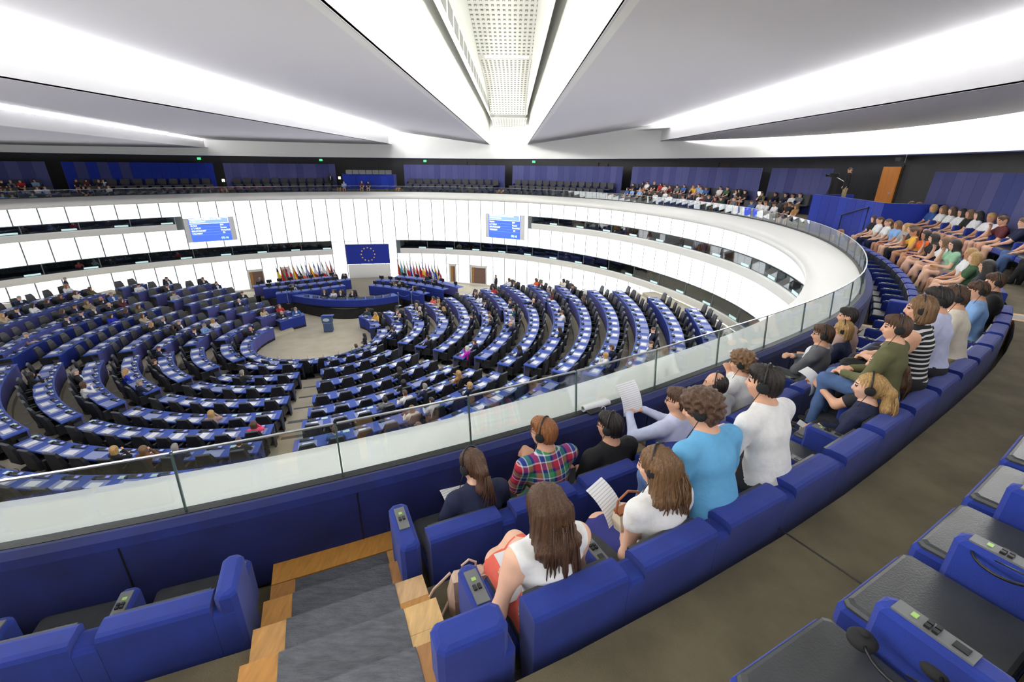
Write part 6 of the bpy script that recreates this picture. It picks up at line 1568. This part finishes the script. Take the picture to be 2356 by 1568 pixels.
near_person('blond', 'blond ponytailed person in navy cardigan with headphones', 1998, 888, 1, 20.88, 'pony', 'blond', 'navy', 'navy', sex='f', lean=0.02, hands=[(-0.08, 0.30, 0.64), (0.08, 0.28, 0.64)], head=(0.35, -0.08, 0), vneck=True, skin=1)
near_person('brpony', 'brown ponytailed person holding out a folded sheet', 2030, 835, 1, 20.88, 'pony', 'brown', 'dark', 'dark', sex='f', lean=0.12, sleeve=0.3, hands=[(-0.14, 0.46, 0.84), (0.04, 0.46, 0.82)], head=(0.35, -0.05, 0))
near_person('blazer', 'black-haired person with glasses in dark blazer', 2095, 812, 1, 20.88, 'short', 'black', 'navy', 'dark', sex='m', lean=0.02, jacket=True, hands=LAP, head=(0.3, -0.15, 0), gl=True, hp=False)
near_person('young', 'young brown-haired person with headphones and olive jacket', 2062, 752, 1, 20.88, 'short', 'brown', 'olive', 'denim', sex='m', lean=0.05, hands=LAP, head=(0.45, -0.05, 0), slim=0.92, s=0.9)
near_person('stripe', 'short-haired person in black and white striped sleeveless top', 2117, 708, 1, 20.88, 'bob', 'lbrown', M_striped, 'black', sex='f', lean=0.1, sleeve=0.0, hands=LAP, head=(0.35, -0.12, 0))
near_person('lav2', 'dark-haired person in lavender shirt with headphones behind the striped top', 2157, 687, 1, 20.88, 'short', 'dark', 'lav', 'dark', sex='m', lean=0.15, hands=LAP, head=(0.35, -0.15, 0), fine=False, vox=0.013)
near_person('wtee', 'brown-haired person in cream T-shirt with headphones', 2197, 682, 1, 20.88, 'short', 'brown', 'cream', 'khaki', sex='m', lean=0.18, sleeve=0.3, hands=LAP, head=(0.35, -0.2, 0), fine=False, vox=0.013)
near_person('lshirt', 'brown-haired person in light blue shirt near the right seat bend', 2250, 667, 1, 20.88, 'short', 'brown', 'lblue', 'dark', sex='m', lean=0.08, hands=LAP, head=(0.4, -0.25, 0), fine=False, vox=0.012)
near_person('dkpolo', 'brown-haired person in black polo at the right seat bend', 2288, 647, 1, 20.88, 'short', 'brown', 'black', 'dark', sex='m', lean=0.1, sleeve=0.3, hands=LAP, head=(0.3, -0.1, 0), fine=False, vox=0.013)
# sleeve numerals
o, hc, Hr, s_, hh = NEAR['blackpolo']
t93 = text_part('93', 0.075, (0, 0, 0), M_shirt, o, 'sleeve_numerals')
t93.matrix_basis = Matrix.Translation((-0.262, -0.03, hh + 0.30)) @ Matrix.Rotation(R(-78), 4, 'Z') @ Matrix.Rotation(R(62), 4, 'X') @ Matrix.Rotation(R(25), 4, 'Z') @ Matrix.Translation((-0.04, -0.03, 0.012))
# ---- right gallery sector: finer shared figures
make_tpl('hgirl', 'long', vox=0.0145, sex='f', lean=-0.05, hands=[(-0.06, 0.30, 0.62), (0.06, 0.30, 0.62)], sleeve=0.22, longpants=False, head=(0.2, 0, 0))
make_tpl('hcross', 'long', vox=0.0145, sex='f', lean=0.14, hands=[(-0.02, 0.30, 0.68), (0.04, 0.24, 0.99)], sleeve=0.22, longpants=False, legs='cross', head=(0.2, -0.05, 0))
make_tpl('hjeans', 'pony', vox=0.0145, sex='f', lean=0.04, hands=[(-0.06, 0.32, 0.62), (0.06, 0.32, 0.62)], sleeve=0.25, longpants=True, head=(0.25, 0, 0))
make_tpl('htee', 'short', vox=0.0145, sex='m', lean=-0.08, hands=[(-0.05, 0.32, 0.62), (0.05, 0.32, 0.62)], sleeve=0.28, longpants=False, head=(0.25, 0, 0))
make_tpl('hchin', 'short', vox=0.0145, sex='m', lean=0.25, hands=[(-0.10, 0.40, 0.60), (0.04, 0.33, 0.98)], sleeve=0.28, longpants=False, head=(0.2, -0.1, 0))
make_tpl('hbob', 'bob', vox=0.0145, sex='f', lean=-0.02, hands=[(-0.06, 0.32, 0.62), (0.06, 0.32, 0.62)], sleeve=0.25, longpants=False, legs='cross', head=(0.2, -0.05, 0))
make_tpl('hlong', 'short', vox=0.0145, sex='m', lean=-0.05, hands=[(-0.05, 0.34, 0.62), (0.05, 0.34, 0.62)], sleeve=0.28, longpants=True, legs='cross')
RB_ = 'back row of the right gallery'; RM_ = 'middle row of the right gallery'
for v in sorted([(2092,479,2,'hgirl','rose','brown','rose',RB_),(2109,482,2,'htee','black','ginger','black',RB_),(2146,485,2,'hbob','blue','blond','denim',RB_),(2167,487,2,'hgirl','white','lbrown','khaki',RB_),(2188,491,2,'hgirl','white','brown','denim',RB_),(2209,497,2,'hgirl','white','dark','denim',RB_),(2227,501,2,'hgirl','black','lbrown','dark',RB_),(2250,494,2,'hgirl','white','black','dark',RB_),(2276,505,2,'htee','white','blond','khaki',RB_),(2302,503,2,'htee','white','dark','khaki',RB_),(2329,508,2,'hchin','maroon','brown','denim',RB_),(2352,512,2,'htee','navy','lbrown','khaki',RB_),(2400,530,2,'hlong','blue','brown','denim',RB_),(2450,560,2,'hlong','dark','dark','black',RB_),
          (2010,506,1,'hgirl','black','brown','black',RM_),(2026,511,1,'hjeans','white','brown','navy',RM_),(2045,517,1,'hjeans','white','lbrown','navy',RM_),(2063,521,1,'hgirl','lblue','lbrown','lblue',RM_),(2084,523,1,'hgirl','stripe','blond','black',RM_),(2101,531,1,'hjeans','dark','brown','black',RM_),(2120,536,1,'hchin','yellow','brown','black',RM_),(2139,545,1,'hcross','orange','dark','black',RM_),(2159,553,1,'hcross','black','dark','black',RM_),(2187,557,1,'hcross','white','lbrown','yellow',RM_),(2209,563,1,'hcross','lgreen','dark','rose',RM_),(2230,585,1,'hgirl','white','blond','dgreen',RM_),(2236,619,1,'hbob','green','blond','khaki',RM_),(2268,611,1,'hgirl','dark','dark','dark',RM_)], key=lambda q: q[0]):
    visitor(*v, s=0.92)
p_ = visitor(1945, 541, 0, 'hchin', 'denim', 'ginger', 'khaki', 'leaning on the glass at the balustrade bend', s=0.9)
# ---- camera operator on the platform
ox, oy = U(1948, 425, 9.55); thc = theta_at(1948, 425, 21.9); ox, oy = G(21.9, thc)
op_ = small_person('stand', ox, oy, 8.46, R(75), 0.80, 'black', 'khaki', 'brown', 'camera operator in black shirt behind a tripod on the cobalt platform', 'visitors in the galleries')
op_.material_slots[5].link = 'OBJECT'; op_.material_slots[5].material = cloth('black')
tx, ty = G(21.7, thc - 1.5); tp = empty('camera_tripod', (tx, ty, 8.45), R(75), 'black tripod with video camera on the cobalt platform', 'tripod')
for a in range(3):
    q = 2 * math.pi * a / 3; mb = MB(); mb.tube([(0, 0, 0.9), (0.3 * math.cos(q), 0.3 * math.sin(q), 0)], 0.016, 6); mb.build('leg', M_black, tp)
mb = MB(); mb.bev((0, 0.02, 1.08), (0.12, 0.34, 0.16), 0.02); mb.build('camera_body', M_black, tp); mb = MB(); mb.lathe([(0.045, 0), (0.05, 0.14)], (0, 0, 0), 12, M=Matrix.Translation((0, 0.18, 1.08)) @ Matrix.Rotation(R(-90), 4, 'X')); mb.build('lens', M_cbtn, tp)
mb = MB(); mb.tube([(0, -0.1, 1.0), (0.05, -0.4, 0.85)], 0.01, 6); mb.build('pan_handle', M_steel, tp)

# ================================================================== THINGS IN THE NEAR GALLERY
def W_of(key, loc):
    o, hc, Hr, s, hh = NEAR[key]; return o.matrix_basis @ Vector(loc)
def sheet(key, loc, rot, w, h, label, bend=0.03, name='paper_sheet', m=None):
    o, hc, Hr, s, hh = NEAR[key]; mb = MB(); n = 8; V = []; F = []
    for k_, off in ((0, 0), (1, -0.0015)):
        for i in range(n + 1):
            u = i / n - 0.5
            for v in (-0.5, 0.5): V.append((v * w, u * h, bend * (1 - 4 * u * u) + off))
    for i in range(n): F.append((i * 2, i * 2 + 1, i * 2 + 3, i * 2 + 2)); b_ = 2 * (n + 1); F.append((b_ + i * 2 + 2, b_ + i * 2 + 3, b_ + i * 2 + 1, b_ + i * 2))
    mb.add(V, F); q = mb.build(name, m or M_pap2, None, True)
    q.matrix_basis = Matrix.Translation(W_of(key, loc)) @ Matrix.Rotation(o.rotation_euler.z if False else math.atan2(o.matrix_basis[1][0], o.matrix_basis[0][0]), 4, 'Z') @ Matrix.Rotation(rot[2], 4, 'Z') @ Matrix.Rotation(rot[0], 4, 'X') @ Matrix.Rotation(rot[1], 4, 'Y')
    return tag(q, label, 'paper', 'sheets held by visitors')
H = {k: v[4] for k, v in NEAR.items()}
sheet('pony', (-0.05, 0.42, H['pony'] + 0.17), (R(38), 0, R(10)), 0.21, 0.25, 'printed leaflet held by the navy-dressed ponytail visitor')
sheet('lavread', (-0.06, 0.46, H['lavread'] + 0.47), (R(62), 0, R(0)), 0.24, 0.30, 'large printed seating plan held up in the front row')
sheet('wavy', (-0.10, 0.40, H['wavy'] + 0.22), (R(45), 0, R(20)), 0.18, 0.26, 'printed page between the wavy-haired visitor and the blue polo')
sheet('brpony', (-0.10, 0.56, H['brpony'] + 0.33), (R(55), 0, R(0)), 0.19, 0.24, 'folded white sheet held out by the ponytailed visitor in black', bend=0.06, m=M_paper)
sheet('longhair', (-0.12, 0.20, H['longhair'] + 0.16), (R(40), R(20), 0), 0.15, 0.24, 'white page on the coral skirt', m=M_paper)
sheet('blond', (-0.06, 0.36, H['blond'] + 0.13), (R(25), 0, R(10)), 0.10, 0.16, 'small white card in the hands of the blond visitor', m=M_paper, bend=0.005)
# backpack on the floor
bx, by = U(1082, 1393, 7.37); M_bag = mat('blush_leather', (196, 168, 150), 0.5, var=0.06, scale=12, bump_=0.05)
bp = empty('backpack', (bx, by, 7.37), R(18), 'small blush pink leather backpack on the floor beside the stairs', 'bag')
mb = MB(); loft(mb, [[(sx * w / 2 * cx, d * cy, z) for sx, cx, cy in ((-1, 1, -0.5), (-1, 0.8, -1), (1, 0.8, -1), (1, 1, -0.5), (1, 1, 0.5), (1, 0.8, 1), (-1, 0.8, 1), (-1, 1, 0.5))] for z, w, d in ((0.0, 0.22, 0.055), (0.02, 0.25, 0.07), (0.14, 0.25, 0.07), (0.25, 0.20, 0.05), (0.265, 0.17, 0.03))]); mb.build('body', M_bag, bp, False)
mb = MB(); loft(mb, [[(-0.10, -0.052 - 0.02 * k, 0.272 - k * 0.14), (0.10, -0.052 - 0.02 * k, 0.272 - k * 0.14), (0.10, -0.045 - 0.02 * k, 0.272 - k * 0.14), (-0.10, -0.045 - 0.02 * k, 0.272 - k * 0.14)] for k in (0.0, 0.5, 0.8)] + [[(-0.02, -0.075, 0.135), (0.02, -0.075, 0.135), (0.02, -0.068, 0.135), (-0.02, -0.068, 0.135)]]); mb.build('flap', M_bag, bp)
mb = MB(); mb.tube([(-0.04, 0, 0.26), (-0.04, 0, 0.33), (0, 0, 0.36), (0.04, 0, 0.33), (0.04, 0, 0.26)], 0.007, 6); mb.build('handle', M_bag, bp)
mb = MB(); mb.tube([(-0.10, 0.05, 0.24), (-0.20, 0.04, 0.16), (-0.30, -0.02, 0.05), (-0.28, -0.08, 0.01), (-0.18, -0.04, 0.02), (-0.11, 0.04, 0.06)], 0.008, 6); mb.build('strap', M_bag, bp)
mb = MB(); mb.box((0, -0.079, 0.14), (0.02, 0.006, 0.012)); mb.build('clasp', M_steel, bp)
# handbag on the lap
hbp = W_of('wavy', (-0.02, 0.27, H['wavy'] + 0.10)); hb = empty('handbag', hbp, R(30), 'cream handbag with brown leather trim on a visitor\'s lap', 'bag')
M_cv = mat('canvas_cream', (222, 210, 184), 0.8, bump_=0.1); M_br = mat('trim_brown', (150, 88, 50), 0.5)
mb = MB(); loft(mb, [[(-w / 2, -d / 2, z), (w / 2, -d / 2, z), (w / 2, d / 2, z), (-w / 2, d / 2, z)] for z, w, d in ((0, 0.16, 0.06), (0.08, 0.20, 0.08), (0.15, 0.20, 0.05))]); mb.build('body', M_cv, hb)
mb = MB(); mb.box((0, 0, 0.15), (0.205, 0.056, 0.018)); mb.build('rim', M_br, hb)
mb = MB(); mb.tube([(-0.11, 0, 0.15), (-0.10, 0.0, 0.24), (-0.03, 0.0, 0.28), (0.06, 0, 0.24), (0.08, 0, 0.15)], 0.008, 6); mb.build('handle', M_br, hb)
# rolled paper and phone on the parapet
rx, ry = U(1372, 928, 7.74); th = theta_z(1372, 928, 7.74); rl = empty('paper_roll', (rx, ry, ZR + 0.05), R(28), 'rolled white paper lying on the parapet beside the glass', 'paper')
mb = MB(); mb.tube([(-0.15, 0, 0), (0.15, 0, 0)], 0.028, 14, cap=False); mb.tube([(0.15, 0, 0), (-0.15, 0, 0)], 0.024, 14, cap=False); mb.build('roll', M_paper, rl, True)
fx, fy = U(1368, 942, 7.72); ph = empty('phone', (fx, fy, ZR + 0.03), R(30), 'black phone in a case on the parapet below the paper roll', 'phone'); mb = MB(); mb.bev((0, 0, 0.008), (0.15, 0.075, 0.016), 0.004); mb.build('case', M_cbtn, ph); mb = MB(); mb.tube([(0.075, 0.0, 0.01), (0.12, 0.02, 0.012), (0.13, 0.0, 0.01), (0.10, -0.03, 0.01)], 0.003, 5); mb.build('cable', M_paper, ph)
# headphones left on the third-row seats
def loose_phones(px, py, z, rz, label):
    x, y = U(px, py, z); e = empty('headphones', (x, y, z), rz, label, 'headphones', 'headphones left on seats')
    mb = MB(); mb.tube([(0.10 * math.cos(a), 0.02 + 0.13 * math.sin(a), 0.02 + 0.01 * math.sin(a)) for a in [math.pi * i / 12 for i in range(13)]], [0.006] * 13, 6); mb.build('headband', M_hp, e, True)
    for sx in (-1, 1): mb = MB(); mb.lathe([(0.044, 0.0), (0.046, 0.015), (0.034, 0.03), (0.012, 0.036)], (sx * 0.1, 0.0, 0.0), 18); mb.lathe([(0.014, 0.036), (0.012, 0.046)], (sx * 0.1, 0, 0), 10); mb.build('ear_cup', M_hpf, e, True)
    mb = MB(); mb.tube([(-0.1, 0, 0.03), (-0.16, 0.05, 0.05), (-0.14, 0.16, 0.10), (-0.05, 0.2, 0.12), (0.02, 0.14, 0.08)], 0.0035, 5); mb.build('cord', M_hp, e, True)
loose_phones(2066, 1510, 8.28, R(150), 'black headphones lying between the two nearest third-row seats')
loose_phones(2318, 1300, 8.34, R(120), 'black headphones hanging on the armrest near the right edge')
# ================================================================== place chairs and papers
def chair_at(c, label, group):
    pass
vis = []
for c in CHAIRS:
    if in_view(c[1], c[2], c[3] + 0.8) and not hidden_by_ledge(c[1], c[2], c[3] + 1.0): vis.append((camdist(c[1], c[2], c[3]), c))
vis.sort(key=lambda q: q[0])
from collections import defaultdict
first = True
OCC = {}
for d_, c in vis[:300]:
    blk, k = ROWS[c[0]][0], ROWS[c[0]][1]
    o = CH0 if first else copy_tree(CH0); first = False
    o.matrix_basis = TR(c[1], c[2], c[3], c[4], 1.07)
    tag(o, 'black armchair, %s from the near end, %s desk row, %s' % (ORD[c[5] + 1], ORD[k + 1], BLK[blk]), 'chair', 'black swivel armchairs at the desk rows')
mb = MB(); sv = np.array(cm.v) * 1.07
for d_, c in vis[300:]:
    ca, sa = math.cos(c[4]), math.sin(c[4])
    P_ = np.c_[sv[:, 0] * ca - sv[:, 1] * sa + c[1], sv[:, 0] * sa + sv[:, 1] * ca + c[2], sv[:, 2] + c[3]]
    mb.add([tuple(p) for p in P_], cm.f)
if mb.v: tag(mb.build('swivel_chairs', M_leather), 'rows of black swivel armchairs at the farthest desk rows', 'chairs', kind='stuff')
pv = sorted([p for p in PAPERS if in_view(p[1], p[2], p[3]) and not hidden_by_ledge(p[1], p[2], p[3] + 0.1)], key=lambda p: camdist(p[1], p[2], p[3]))
for p in pv[:300]:
    blk, k = ROWS[p[0]][0], ROWS[p[0]][1]
    o = obj('paper_sheet', ME_paper[p[5]], None, TR(p[1], p[2], p[3], p[4]))
    tag(o, '%s, %s place from near end, %s desk row, %s' % ('green note sheet' if p[5] == 3 else 'white paper sheet', ORD[p[6] + 1], ORD[k + 1], BLK[blk]), 'paper', 'sheets of paper on the desks')
mb = MB()
for p in pv[300:]:
    me = ME_paper[p[5]]; M_ = TR(p[1], p[2], p[3], p[4])
    mb.add([M_ @ v.co for v in me.vertices], [tuple(q.vertices) for q in me.polygons])
if mb.v: tag(mb.build('paper_sheets', M_paper), 'white paper sheets on the farthest desk rows', 'papers', kind='stuff')

# lone chair and low steps by the left doorway, bag on the floor
x, y = U(541, 660, 0.1); o = copy_tree(CH0); o.matrix_basis = TR(x, y, 0.0, R(200)); tag(o, 'single black chair against the luminous wall left of the doorway', 'chair', 'black swivel armchairs at the desk rows')
mb = MB()
for i in range(3):
    P_ = [U(px, py, 0.0) for px, py in ((588 + i * 6, 664), (612 + i * 4, 655), (620 + i * 4, 657), (598 + i * 6, 668))]
    mb2 = MB(); mb2.prism(P_, -0.02, 0.45 - 0.15 * i); mb2.build('step', M_step, floor)
x, y = U(604, 745, 0.1); bg = empty('carrier_bag', (x, y, 0.03), R(20), 'small white bag on the floor beside the left front desk', 'bag')
mb = MB(); loft(mb, [[(-w / 2, -d / 2, z), (w / 2, -d / 2, z), (w / 2, d / 2, z), (-w / 2, d / 2, z)] for z, w, d in ((0, 0.34, 0.22), (0.14, 0.4, 0.26), (0.26, 0.3, 0.08))]); mb.build('body', M_white, bg)
mb = MB(); mb.tube([(-0.1, 0, 0.25), (-0.06, 0, 0.38), (0.06, 0, 0.38), (0.1, 0, 0.25)], 0.012, 6); mb.build('handle', M_white, bg)
